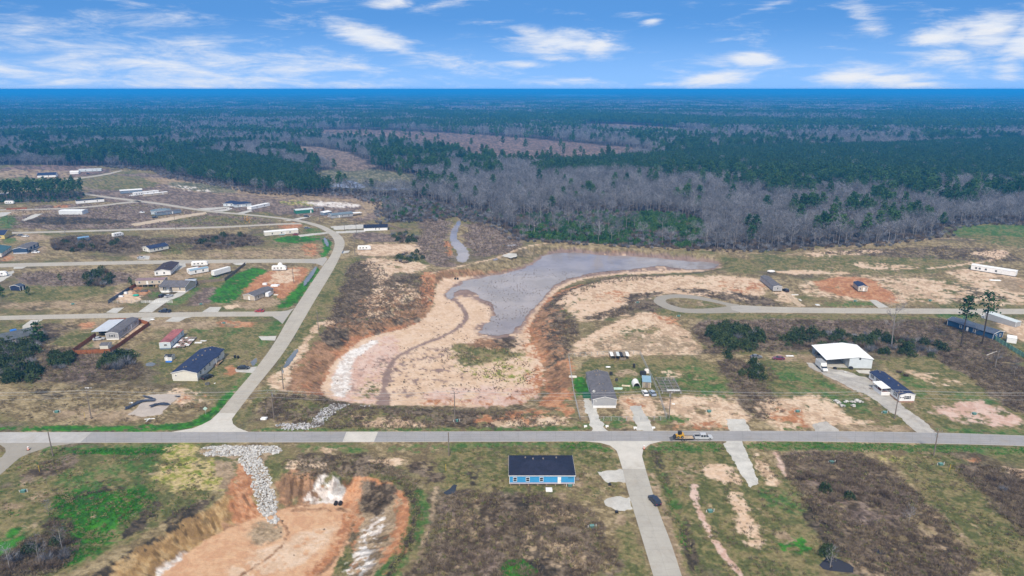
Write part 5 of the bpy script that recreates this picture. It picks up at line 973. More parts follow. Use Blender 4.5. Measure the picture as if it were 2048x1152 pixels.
# sheds in the yard of the double wide
h = house('shed', 'blue-grey metal shed behind the two parked cars', 'shed', (1285,776), (1301,777), 6.0, 2.5, z0=.15, roof='shed', pitch=-.03, ov=.2, wall=mat('bare_ply',(.30,.25,.19),var=.3), rf=mat('blue_grey_tin',(.22,.34,.42)), doors=[('front', .5, M_GREYW)])
g = empty('arched_shelter', *G(1266,775)); tag(g, 'small white arched shelter with dark opening beside the blue-grey shed', 'shelter')
mb = MB(); n_ = 8
for i in range(n_):
    t0, t1 = math.pi*i/n_, math.pi*(i+1)/n_; P_ = lambda t, r, y: (1.4+r*1.4*math.cos(t), y, r*1.9*math.sin(t)); mb.hexa([P_(t0,.93,0),P_(t1,.93,0),P_(t1,.93,4),P_(t0,.93,4)], [P_(t0,1,0),P_(t1,1,0),P_(t1,1,4),P_(t0,1,4)])
mb.build('canopy', M_WHITE, g); MB().box(.3,2.5,3.8,3.9,0,1.4).build('back_panel', M_DARKIN, g); MB().box(.5,2.2,1,2.5,0,.8).build('stored_gear', M_BLACK, g)
g = empty('lean_to', *G(1221,721)); tag(g, 'patched open lean-to of tin sheets at the back of the fenced yard', 'lean-to')
rng = random.Random(8)
for i in range(6): MB().slab([(i*1.3,0,1.9+.2*rng.random()),(i*1.3+1.25,0,1.9+.2*rng.random()),(i*1.3+1.25,4,2.2+.2*rng.random()),(i*1.3,4,2.2+.2*rng.random())],.05).build('tin_sheet', [M_WHITE, M_GREYW, mat('pale_tin_roof',(.5,.5,.5)), M_DARKIN, M_GREYW, M_WHITE][i], g)
for i in range(5):
    for y in (.1,3.9): MB().box(i*1.9,i*1.9+.12,y-.06,y+.06,0,1.95).build('post', M_WOOD, g)
MB().box(0,7.8,3.95,4.0,0,1.7).box(3.2,3.3,0,4,0,1.7).build('back_panel', M_DARKIN, g); MB().box(4,6.5,.5,2,0,.9).build('stored_gear', M_GREYW, g)
# steel floor frame
g = empty('steel_floor_frame', *G(1325,787)); tag(g, 'grey steel floor frame with cross joists lying on the grass beside the fence', 'steel frame'); M_ST = mat('grey_steel',(.22,.20,.20),rough=.5,var=.25)
Lf = math.dist(G(1325,787), G(1362,787)); Df = 13.5
g.rotation_euler.z = 0
off = Vector(G(1312,759)) - Vector(G(1325,787)); g.rotation_euler.z = math.atan2(off.y, off.x) - math.pi/2; Df = off.length
for x in (0, Lf*.33, Lf*.66, Lf): MB().box(x-.09,x+.09,0,Df,.45,.7).build('beam', M_ST, g)
for i in range(10): y = Df*i/9; MB().box(-.3,Lf+.3,y-.07,y+.07,.70,.84).build('joist', M_ST, g)
for x in (0,Lf*.5,Lf):
    for y in (.3,Df/2,Df-.3): MB().box(x-.2,x+.2,y-.2,y+.2,0,.45).build('block', M_DRIVE, g)
MB().box(Lf*.25,Lf*.95,.5,1.4,.86,.95).build('tin_sheet', M_WHITE, g)
print('buildings', time.time() - T0)
# ================================================================== trees and other plants
def leafmat(name, cols, rough=.8, scale=.6):
    m = bpy.data.materials.new(name); m.use_nodes = True; n = NT(m.node_tree); b = n.n['Principled BSDF']
    oi = n.new('ShaderNodeObjectInfo'); geo = n.new('ShaderNodeNewGeometry')
    f = n.noise(geo.outputs['Position'], scale, 3, .6); r = oi.outputs['Random']; rp = geo.outputs['Random Per Island']
    t = n.math('ADD', n.math('ADD', n.math('MULTIPLY', f, .4), n.math('MULTIPLY', r, .3)), n.math('MULTIPLY', rp, .3))
    cr = n.n.new('ShaderNodeValToRGB'); n.l.new(t, cr.inputs[0]); el_ = cr.color_ramp.elements
    el_[0].position = .25; el_[0].color = cols[0] + (1,); el_[1].position = .75; el_[1].color = cols[2] + (1,)
    e = cr.color_ramp.elements.new(.5); e.color = cols[1] + (1,)
    n.l.new(cr.outputs[0], b.inputs['Base Color']); b.inputs['Roughness'].default_value = rough; b.inputs['Specular IOR Level'].default_value = .15
    return m
M_TWIG = leafmat('bare_twigs', [(.060,.062,.070),(.135,.137,.156),(.31,.315,.345)])
M_BARK = leafmat('pale_bark', [(.14,.125,.12),(.22,.20,.19),(.34,.32,.31)])
M_PBARK = leafmat('pine_bark', [(.09,.07,.06),(.13,.105,.095),(.18,.15,.14)])
M_NEED = leafmat('pine_needles', [(.014,.036,.014),(.032,.075,.024),(.068,.125,.038)])
M_EVER = leafmat('evergreen_leaves', [(.018,.034,.014),(.038,.062,.024),(.08,.105,.04)])
M_YOUNG = leafmat('young_pine_needles', [(.02,.055,.018),(.04,.10,.025),(.09,.15,.04)])
M_BSHRUB = leafmat('bare_shrub_twigs', [(.078,.056,.042),(.14,.106,.082),(.24,.19,.15)])
M_SCRUB = leafmat('dry_scrub', [(.07,.052,.035),(.15,.118,.078),(.28,.228,.148)])
M_GRASS = leafmat('rank_grass', [(.07,.085,.03),(.13,.14,.05),(.26,.22,.11)])
M_LUSH = leafmat('fresh_grass', [(.02,.10,.012),(.04,.18,.02),(.08,.24,.035)])
M_REED = leafmat('dark_reeds', [(.085,.062,.05),(.14,.105,.08),(.22,.17,.125)])

def quadleaf(mb, c, s, rng, flat=.0):
    a = Vector((rng.gauss(0,1), rng.gauss(0,1), rng.gauss(0,1) * (1 - flat))).normalized(); b = a.orthogonal().normalized()
    th = rng.random() * 6.28; u = (b * math.cos(th) + a.cross(b) * math.sin(th)); v = a.cross(u)
    mb.add([c - u*s*.5 - v*s*.3, c + u*s*.5 - v*s*.35, c + u*s*.45 + v*s*.35, c - u*s*.3 + v*s*.4], [(0,1,2,3)])
def twig(mb, p, d, l, w_, rng):
    s = d.orthogonal().normalized(); th = rng.random()*6.28; s = s*math.cos(th) + d.cross(s)*math.sin(th)
    mb.add([p - s*w_*.5, p + s*w_*.5, p + d*l], [(0,1,2)])
def bare_tree_mesh(seed, h=15, spread=3.6, ntw=260, far=False, tall=False):
    rng = random.Random(seed); tr = MB(); cr = MB()
    lean = Vector((rng.uniform(-.04,.04), rng.uniform(-.04,.04), 1)); top = lean * h * .80; k0 = .32 if not tall else .45
    if far:
        tr.tube((0,0,0), top * .9, .16, .05, 3, cap=False)
        for i in range(ntw):
            z = rng.uniform(k0 + .05, .98) * h; r = spread * math.sin(min(1, (1.02 - z/h) / .55) * 1.57) ; a = rng.random()*6.28; q = rng.random()**.6 * r
            p = Vector((q*math.cos(a), q*math.sin(a), z)); d = Vector((math.cos(a)*.6+rng.gauss(0,.3), math.sin(a)*.6+rng.gauss(0,.3), .9)).normalized(); twig(cr, p - d*.8, d, rng.uniform(1.5,2.8), .26, rng)
        return tr, cr
    mid = top * .5 + Vector((rng.uniform(-.3,.3), rng.uniform(-.3,.3), 0))
    tr.tube((0,0,0), mid, .012*h, .009*h, 5, cap=False); tr.tube(mid, top, .009*h, .003*h, 4, cap=False); ends = []
    for i in range(9 if not tall else 11):
        t = rng.uniform(k0, .95); p = mid * (t/.5) if t < .5 else mid + (top - mid) * ((t-.5)/.5); a = i * 2.4 + rng.uniform(-.5,.5); l = spread * rng.uniform(.7,1.15) * (1.25 - .6*t)
        d = Vector((math.cos(a), math.sin(a), rng.uniform(.35,.95))).normalized(); q = p + d*l; q.z = min(q.z, h); tr.tube(p, q, .0045*h, .0025*h, 3, cap=False); ends.append((p, q))
        for k in range(2):
            a2 = a + rng.uniform(-1,1); d2 = Vector((math.cos(a2), math.sin(a2), rng.uniform(.5,1.5))).normalized(); p2 = p.lerp(q, rng.uniform(.35,.8)); q2 = p2 + d2*l*.6; q2.z = min(q2.z, h*1.02); tr.tube(p2, q2, .0035*h, .001*h, 3, cap=False); ends.append((p2, q2))
    ends.append((mid, top + Vector((0,0,h*.15))))
    for i in range(ntw):
        p, q = ends[rng.randrange(len(ends))]; c = p.lerp(q, rng.uniform(.25,1.05)); d = ((q-p).normalized() + Vector((rng.gauss(0,.55), rng.gauss(0,.55), rng.gauss(.25,.4)))).normalized()
        if i % 2:                                    # outer twigs fill a rounded crown
            a = rng.random()*6.28; t = rng.random(); z = h*(k0+.12 + (1-k0-.12)*t); rr = spread*math.sqrt(max(.03, 1-(2*t-1)**2))*rng.uniform(.45,1.0); c = Vector((rr*math.cos(a), rr*math.sin(a), z - .6)); d = Vector((math.cos(a)*.7+rng.gauss(0,.4), math.sin(a)*.7+rng.gauss(0,.4), rng.uniform(.2,1.2))).normalized()
        twig(cr, c, d, rng.uniform(.9,2.1), rng.uniform(.06,.12), rng)
    return tr, cr
def pine_mesh(seed, h=17, rad=2.6, base=.5, ncl=15, nl=16, far=False, leaf=.75):
    rng = random.Random(seed); tr = MB(); cr = MB(); sx, sy = rng.uniform(-.5,.5), rng.uniform(-.5,.5)
    tr.tube((0,0,0), (sx*.5,sy*.5,h*.6), .014*h, .010*h, 3 if far else 5, cap=False); tr.tube((sx*.5,sy*.5,h*.6), (sx,sy,h*.96), .010*h, .003*h, 3 if far else 5, cap=False)
    for i in range(ncl):
        t = (i + rng.random()) / ncl; z = h * (base + (1-base) * t * .96); r = rad * (math.sin(min(1, (1.05-t)/.7)*1.45)) * (.75 if t < .15 else 1)
        a = i * 2.4 + rng.random(); q = rng.uniform(.35,.85) * r; c = Vector((sx*t + q*math.cos(a), sy*t + q*math.sin(a), z)); cs = rad * rng.uniform(.30,.48)
        if not far and t < .9: tr.tube((sx*t*.8, sy*t*.8, z - .5), c, .05, .02, 3, cap=False)
        for k in range(nl):
            o = Vector((rng.gauss(0,.55), rng.gauss(0,.55), rng.gauss(0,.34))) * cs; quadleaf(cr, c + o, leaf * rng.uniform(.7,1.3), rng, .3)
    return tr, cr
def shrub_mesh(seed, r=1.5, h=1.8, n=90, kind='bare', w_=.06):
    rng = random.Random(seed); mb = MB()
    if kind == 'bare':
        for i in range(n):
            a = rng.random()*6.28; q = r*.5*rng.random()**.5; p = Vector((q*math.cos(a), q*math.sin(a), rng.uniform(0,.35)*h)); d = Vector((math.cos(a)*rng.uniform(.1,1.0), math.sin(a)*rng.uniform(.1,1.0), rng.uniform(.5,1.3))).normalized()
            twig(mb, p, d, h*rng.uniform(.45,.85), w_*rng.uniform(.7,1.4), rng)
    else:
        for i in range(n):
            a = rng.random()*6.28; e_ = rng.random(); rr = r*(.75+.25*rng.random()); z = h*(.12+.85*e_); lump = 1 + .28*math.sin(a*3+seed) + .2*math.sin(a*5+seed*2.3+e_*4); q = rr*math.sqrt(max(0, 1-(e_*.95)**2)) * lump * rng.uniform(.72,1.06); z *= .8 + .35*math.sin(a*2+seed*1.7)**2
            quadleaf(mb, Vector((q*math.cos(a), q*math.sin(a), z)), w_*rng.uniform(.7,1.4), rng)
    return mb
def proto(mb, name, mats): return bpy.data.objects.new(name, mb.mesh(name, mats))
def tree_proto(pair, name, m1, m2):
    a, b = pair; mb = MB(); mb.add(a.v, a.f, 0); mb.add(b.v, b.f, 1); return proto(mb, name, [m1, m2])

def scatter(name, protos, pts, sc, rz, idx, label=None, zsc=None):
    """one mass of plants: points carrying size, turn and kind, with a prototype set on each"""
    me = bpy.data.meshes.new(name); P_ = np.asarray(pts, np.float32); n = len(P_); me.vertices.add(n); me.vertices.foreach_set('co', P_.ravel())
    for nm, arr, ty in (('size', sc, 'FLOAT'), ('turn', rz, 'FLOAT'), ('sort', idx, 'INT')):
        at = me.attributes.new(nm, ty, 'POINT'); at.data.foreach_set('value', np.asarray(arr, np.float32 if ty == 'FLOAT' else np.int32))
    o = link(bpy.data.objects.new(name, me)); tag(o, label, None, None, 'stuff')
    ng = bpy.data.node_groups.new(name, 'GeometryNodeTree'); ng.interface.new_socket('Geometry', in_out='INPUT', socket_type='NodeSocketGeometry'); ng.interface.new_socket('Geometry', in_out='OUTPUT', socket_type='NodeSocketGeometry')
    gi = ng.nodes.new('NodeGroupInput'); go = ng.nodes.new('NodeGroupOutput'); iop = ng.nodes.new('GeometryNodeInstanceOnPoints'); jg = ng.nodes.new('GeometryNodeJoinGeometry')
    for p in reversed(protos):
        oi = ng.nodes.new('GeometryNodeObjectInfo'); oi.inputs['Object'].default_value = p; oi.inputs['As Instance'].default_value = True; ng.links.new(oi.outputs['Geometry'], jg.inputs[0])
    def na(nm, ty):
        a = ng.nodes.new('GeometryNodeInputNamedAttribute'); a.data_type = ty; a.inputs[0].default_value = nm; return a.outputs[0]
    rot = ng.nodes.new('ShaderNodeCombineXYZ'); ng.links.new(na('turn', 'FLOAT'), rot.inputs[2]); scn = ng.nodes.new('ShaderNodeCombineXYZ'); sz = na('size', 'FLOAT')
    for k in range(3): ng.links.new(sz, scn.inputs[k])
    e2r = ng.nodes.new('FunctionNodeEulerToRotation'); ng.links.new(rot.outputs[0], e2r.inputs[0])
    ng.links.new(gi.outputs[0], iop.inputs['Points']); ng.links.new(jg.outputs[0], iop.inputs['Instance']); iop.inputs['Pick Instance'].default_value = True
    ng.links.new(na('sort', 'INT'), iop.inputs['Instance Index']); ng.links.new(e2r.outputs[0], iop.inputs['Rotation']); ng.links.new(scn.outputs[0], iop.inputs['Scale'])
    ng.links.new(iop.outputs[0], go.inputs[0]); md = o.modifiers.new('plants', 'NODES'); md.node_group = ng
    return o
NR = np.random.default_rng(11)
def jgrid(x0, x1, y0, y1, s, jit=.8):
    gx, gy = np.meshgrid(np.arange(x0, x1, s), np.arange(y0, y1, s)); gx = gx + NR.uniform(-.5,.5,gx.shape)*s*jit; gy = gy + NR.uniform(-.5,.5,gy.shape)*s*jit; return gx.ravel(), gy.ravel()
def in_wedge(x, y, deg=43.): return np.abs(np.degrees(np.arctan2(x, y))) < deg

# ---- where what grows beyond the lots
def wp(pts, amt=0): return smooth_poly(GP(pts))
PLANT = [wp(p) for p in ([(205,359),(325,350),(345,353),(430,367),(520,386),(610,391),(660,388),(655,366),(600,342),(500,318),(350,312),(300,326),(210,346)],
   [(1040,348),(1130,328),(1260,322),(1480,302),(1700,298),(2048,282),(2500,282),(2700,374),(2048,374),(1900,369),(1700,363),(1500,352),(1290,352),(1120,352)],
   [(1100,232),(1300,236),(1500,246),(1700,250),(2048,250),(2500,250),(2500,268),(2048,262),(1700,262),(1450,260),(1250,250),(1100,243)],
   [(150,268),(340,268),(340,286),(150,286)])]
CLEAR = [wp(p) for p in ([(540,262),(700,258),(860,264),(1010,272),(1120,282),(1230,292),(1310,300),(1290,312),(1170,326),(1060,332),(940,318),(860,300),(760,285),(620,275)],
   [(1180,246),(1290,250),(1420,262),(1440,268),(1350,268),(1220,262),(1150,254)], [(820,212),(960,212),(1000,218),(840,219)], [(640,196),(720,194),(730,202),(640,204)], [(600,345),(700,335),(820,345),(860,372),(800,385),(650,380)],
   [(560,285),(680,300),(760,330),(690,345),(600,320)], [(1080,189.6),(1130,188.6),(1200,188.8),(1245,189.6),(1235,191.4),(1150,191.8),(1095,191.4)])]
THICK = wp([(1010,432),(1100,430),(1250,425),(1390,430),(1420,470),(1400,499),(1280,493),(1100,483),(1040,479)])
SCRUB = wp([(700,392),(770,412),(775,447),(860,441),(900,433),(1000,453),(1010,430),(900,410),(800,395)])
def wood_kind(x, y):
    """0 nothing, 1 hardwood, 2 scattered pine, 3 plantation pine, 4 low thicket, 5 scrub"""
    d = np.hypot(x, y); wx = x + (fbm(x, y, 90, 3, 41) - .5) * 50 * np.clip(d/1500, .3, 2); wy = y + (fbm(x, y, 90, 3, 42) - .5) * 50 * np.clip(d/1500, .3, 2)
    k = np.where(sdf(WOODS, x + (wx-x)*.25, y + (wy-y)*.25) < 0, 1, 0)
    sx_ = np.where(d > 1900, 3.2, 1.4); n = fbm(x/sx_, y, 260, 4, 21); n2 = fbm(x, y, 42, 3, 22)
    far = sst(d, 1600, 3500); thr = .55 - .09*far
    pine = (n*.5 + n2*.5 + .35*np.clip((900-d)/2000,-.12,.12)*0) > thr; rnd = _h(np.floor(x*3), np.floor(y*3), 77)
    kk = np.where(pine, np.where(rnd < .82, 2, 1), np.where(rnd < .035, 2, 1)); k = np.where(k == 1, kk, 0)
    for p in PLANT: m = sdf(p, wx, wy) < 0; k = np.where(m & (k > 0), np.where(rnd < .985, 3, 1), k)
    for p in CLEAR: m = sdf(p, wx, wy) < 0; k = np.where(m & (rnd > .012), 0, k)
    k = np.where((sdf(THICK, wx*.3+x*.7, wy*.3+y*.7) < 0) & (k > 0), np.where(rnd < .12, 1, 4), k); k = np.where((sdf(SCRUB, wx*.3+x*.7, wy*.3+y*.7) < 0) & (k > 0), np.where(rnd < .10, 1, 5), k)
    return k
def avoid(x, y):
    m = np.zeros(x.shape, bool)
    for o in bpy.data.objects: pass
    return m
near_h = [bare_tree_mesh(s, h=13+s%4, spread=4.4+.4*(s%3), ntw=620) for s in range(6)]; near_p = [pine_mesh(40+s, h=19+s%3*2, rad=4.3, base=.36+.06*(s%3), ncl=19, nl=20, leaf=.95) for s in range(5)]
plan_p = [pine_mesh(60+s, h=13+.5*s, rad=2.0, base=.42, ncl=9, nl=12, leaf=.8) for s in range(3)]
far_h = [bare_tree_mesh(90+s, h=14, spread=5.0, ntw=110, far=True) for s in range(4)]; far_p = [pine_mesh(80+s, h=18, rad=4.2, base=.36, ncl=7, nl=9, far=True, leaf=1.9) for s in range(3)]
H_P = [tree_proto(p, 'bare_tree_form', M_BARK, M_TWIG) for p in near_h]; P_P = [tree_proto(p, 'pine_tree_form', M_PBARK, M_NEED) for p in near_p]; PL_P = [tree_proto(p, 'plantation_pine_form', M_PBARK, M_NEED) for p in plan_p]
FH_P = [tree_proto(p, 'far_bare_tree_form', M_BARK, M_TWIG) for p in far_h]; FP_P = [tree_proto(p, 'far_pine_form', M_PBARK, M_NEED) for p in far_p]
def single_trees(name, pairs, m1, m2, part2, x, y, rot, sc, lab, cat, grp):
    meshes = [(a.mesh('trunk', m1), b.mesh(part2, m2)) for a, b in pairs]
    for i in range(len(x)):
        k = i % len(meshes); r = empty(name, float(x[i]), float(y[i]), float(rot[i]), tz(x[i], y[i]) if len(x) < 30 else 0); s = float(sc[i]); r.scale = (s, s, s * (.92 + .16*((i*7)%10)/10))
        tag(r, lab if isinstance(lab, str) else lab[i], cat, grp); link(bpy.data.objects.new('trunk', meshes[k][0]), r); link(bpy.data.objects.new(part2, meshes[k][1]), r)
# woods within 1.5 km, tree by tree
x, y = jgrid(-1300, 1300, 400, 1500, 7.0); m = in_wedge(x, y); x, y = x[m], y[m]; k = wood_kind(x, y)
thin = NR.random(len(x)); d = np.hypot(x, y)
hm = (k == 1) & (thin < .92); pm = (k == 2) & (thin < .75)
xh, yh, xp, yp = x[hm], y[hm], x[pm], y[pm]
def pick_near(x, y, n):
    o = np.argsort(y); return o[:n], o[n:]
a, b = pick_near(xh, yh, 298); single_trees('bare_tree', near_h, M_BARK, M_TWIG, 'crown', xh[a], yh[a], NR.random(len(a))*6.28, NR.uniform(.75,1.15,len(a)), 'leafless grey hardwood at the near edge of the woods behind the basin', 'tree', 'bare trees along the near edge of the woods')
xh, yh = xh[b], yh[b]
a, b = pick_near(xp, yp, 298); single_trees('pine_tree', near_p, M_PBARK, M_NEED, 'crown', xp[a], yp[a], NR.random(len(a))*6.28, NR.uniform(.6,1.1,len(a)), 'dark green pine standing among the bare hardwoods behind the basin', 'tree', 'pines scattered in the near woods')
xp, yp = xp[b], yp[b]
xq, yq = jgrid(-1300, 1900, 600, 1900, 4.6, .6); m = in_wedge(xq, yq); xq, yq = xq[m], yq[m]
inside = np.zeros(len(xq), bool)
for p in PLANT[:2] + PLANT[3:]: inside |= sdf(p, xq, yq) < 25
xq, yq = xq[inside], yq[inside]; kq = wood_kind(xq, yq); m = kq == 3; xq, yq = xq[m], yq[m]
# woods between 1.5 and 3.2 km
x, y = jgrid(-3100, 3100, 900, 3300, 9.5); d = y; m = in_wedge(x, y) & (y > 1497) & (y < 3200); x, y = x[m], y[m]; k = wood_kind(x, y)
fh = (x[k == 1], y[k == 1]); fp = (x[(k == 2) | (k == 3)], y[(k == 2) | (k == 3)])
def rr_(n, a, b): return NR.uniform(a, b, n)
def z0_(x): return np.zeros(len(x))
nH, nF = len(xh), len(fh[0])
scatter('hardwood_forest', H_P + FH_P, np.stack([np.r_[xh, fh[0]], np.r_[yh, fh[1]], np.zeros(nH+nF)], 1), np.r_[rr_(nH,.72,1.15), rr_(nF,.9,1.3)], rr_(nH+nF,0,6.28), np.r_[NR.integers(0,6,nH), NR.integers(6,10,nF)], 'leafless grey hardwoods filling the woods behind the near trees')
nP, nQ, nF = len(xp), len(xq), len(fp[0])
scatter('pine_forest', P_P + PL_P + FP_P, np.stack([np.r_[xp, xq, fp[0]], np.r_[yp, yq, fp[1]], np.zeros(nP+nQ+nF)], 1), np.r_[rr_(nP,.7,1.1), rr_(nQ,.85,1.1), rr_(nF,.9,1.25)], rr_(nP+nQ+nF,0,6.28), np.r_[NR.integers(0,5,nP), NR.integers(5,8,nQ), NR.integers(8,11,nF)], 'dark green pine plantation and pine stands in the woods')
print('trees', nH, nP, nQ, nF, time.time() - T0)
# farther than 3.2 km: stands of woodland
def stand(seed, pine, s=85):
    rng = random.Random(seed); mb = MB()
    for i in range(46):
        cx, cy = rng.uniform(-s/2,s/2), rng.uniform(-s/2,s/2); h = rng.uniform(12,18)
        for k_ in range(5):
            c = Vector((cx+rng.gauss(0,1.6), cy+rng.gauss(0,1.6), h*rng.uniform(.5,1))); quadleaf(mb, c, 5.0 if pine else 4.0, rng)
    return proto(mb, 'stand_form', [M_NEED if pine else M_TWIG])
ST = [stand(1,0), stand(2,0), stand(3,1), stand(4,1)]
x, y = jgrid(-13000, 13000, 3180, 14500, 80, .5); x_, y_ = jgrid(-26000, 26000, 14500, 29000, 190, .5); far_n = np.r_[np.ones(len(x)), np.full(len(x_), 2.0)]; x = np.r_[x, x_]; y = np.r_[y, y_]; m = in_wedge(x, y, 42.5); x, y, far_n = x[m], y[m], far_n[m]; k = wood_kind(x, y); m = k > 0; x, y, k, far_n = x[m], y[m], k[m], far_n[m]
n = len(x); scatter('distant_woods', ST, np.stack([x, y, np.zeros(n)], 1), rr_(n,.9,1.15)*far_n**.6, rr_(n,0,6.28), np.where(k == 1, NR.integers(0,2,n), NR.integers(2,4,n)), 'distant woodland reaching the horizon')
print('far', n, time.time() - T0)
# thicket and scrub in front of the woods
EV = [proto(shrub_mesh(s, 1.6, 2.6, 110, 'ever', .55), 'thicket_form', [M_YOUNG]) for s in (1,2,3)]; BS = [proto(shrub_mesh(s, 1.6, 2.6, 110, 'bare', .11), 'bare_thicket_form', [M_BSHRUB]) for s in (4,5,6)]; GS = [proto(shrub_mesh(s, 1.6, 2.9, 120, 'bare', .11), 'grey_thicket_form', [M_TWIG]) for s in (7,8)]
x, y = jgrid(-600, 1200, 380, 1000, 3.1); m = in_wedge(x, y); x, y = x[m], y[m]; k = wood_kind(x, y); edge = (sdf(WOODS, x, y) < 9) & (sdf(WOODS, x, y) > -35) & (y > 440)
r = NR.random(len(x)); g = fbm(x, y, 35, 3, 91)
keep = ((k == 4) & (r < .85)) | ((k == 5) & (r < .7)) | (edge & (r < .5)) | ((k > 0) & (y < 760) & (r < .12))
idx = np.where((k == 4) & (g + .25*NR.random(len(x)) > .50), NR.integers(0,3,len(x)), np.where(NR.random(len(x)) < .45, NR.integers(3,6,len(x)), NR.integers(6,8,len(x)))); idx = np.where((k == 5) & (NR.random(len(x)) < .15), 0, idx)
x, y, idx = x[keep], y[keep], idx[keep]; n = len(x); scatter('thicket', EV + BS + GS, np.stack([x, y, z0_(x)], 1), rr_(n,.55,1.35), rr_(n,0,6.28), idx, 'mixed green and brown thicket in front of the woods')
# ---- brush of the lots: scrub, weeds and tufts of grass
SC = [proto(shrub_mesh(20+s, .75, .9, 26, 'bare', .075), 'scrub_form', [M_SCRUB]) for s in range(3)] + [proto(shrub_mesh(24+s, .9, 1.3, 34, 'bare', .07), 'brush_form', [M_BSHRUB]) for s in range(2)] + [proto(shrub_mesh(28, .5, .5, 18, 'bare', .07), 'tuft_form', [M_GRASS]), proto(shrub_mesh(29, .6, .45, 22, 'bare', .08), 'fresh_tuft_form', [M_LUSH]), proto(shrub_mesh(31, .5, .5, 24, 'ever', .2), 'green_clump_form', [M_GRASS])]
def pts_in(poly, s, cover=1., lvl=0., warp=2., keep=False):
    P_ = smooth_poly(GP(poly, lvl)); xs = [p[0] for p in P_]; ys = [p[1] for p in P_]; x, y = jgrid(min(xs), max(xs), min(ys), max(ys), s)
    if not len(x): return x, y
    q0 = np.ones(len(x), bool)
    if lvl == 0.0 and not keep:
        for pv in PAVED:
            a_ = np.array(pv); m_ = (x > a_[:,0].min()-1) & (x < a_[:,0].max()+1) & (y > a_[:,1].min()-1) & (y < a_[:,1].max()+1)
            if m_.any(): q0[m_] &= sdf(pv, x[m_], y[m_]) > .7
    x, y = x[q0], y[q0]
    if not len(x): return x, y
    q = sdf(P_, x, y) + (fbm(x, y, warp*2, 3, 71) - .5)*2*warp < 0; n = fbm(x, y, 5, 3, 72); q &= n > .5 + (.5 - cover)*.5; return x[q], y[q]
acc_p = []; acc_i = []; acc_s = []
def brush(poly, s, cover, kinds, size=(.6,1.3), lvl=0., warp=2.):
    x, y = pts_in(poly, s, cover, lvl, warp)
    if len(x): acc_p.append(np.stack([x, y, terrain(x, y)], 1)); acc_i.append(NR.choice(kinds, len(x))); acc_s.append(rr_(len(x), *size))
BR = [0,1,2,3,4,0,3]
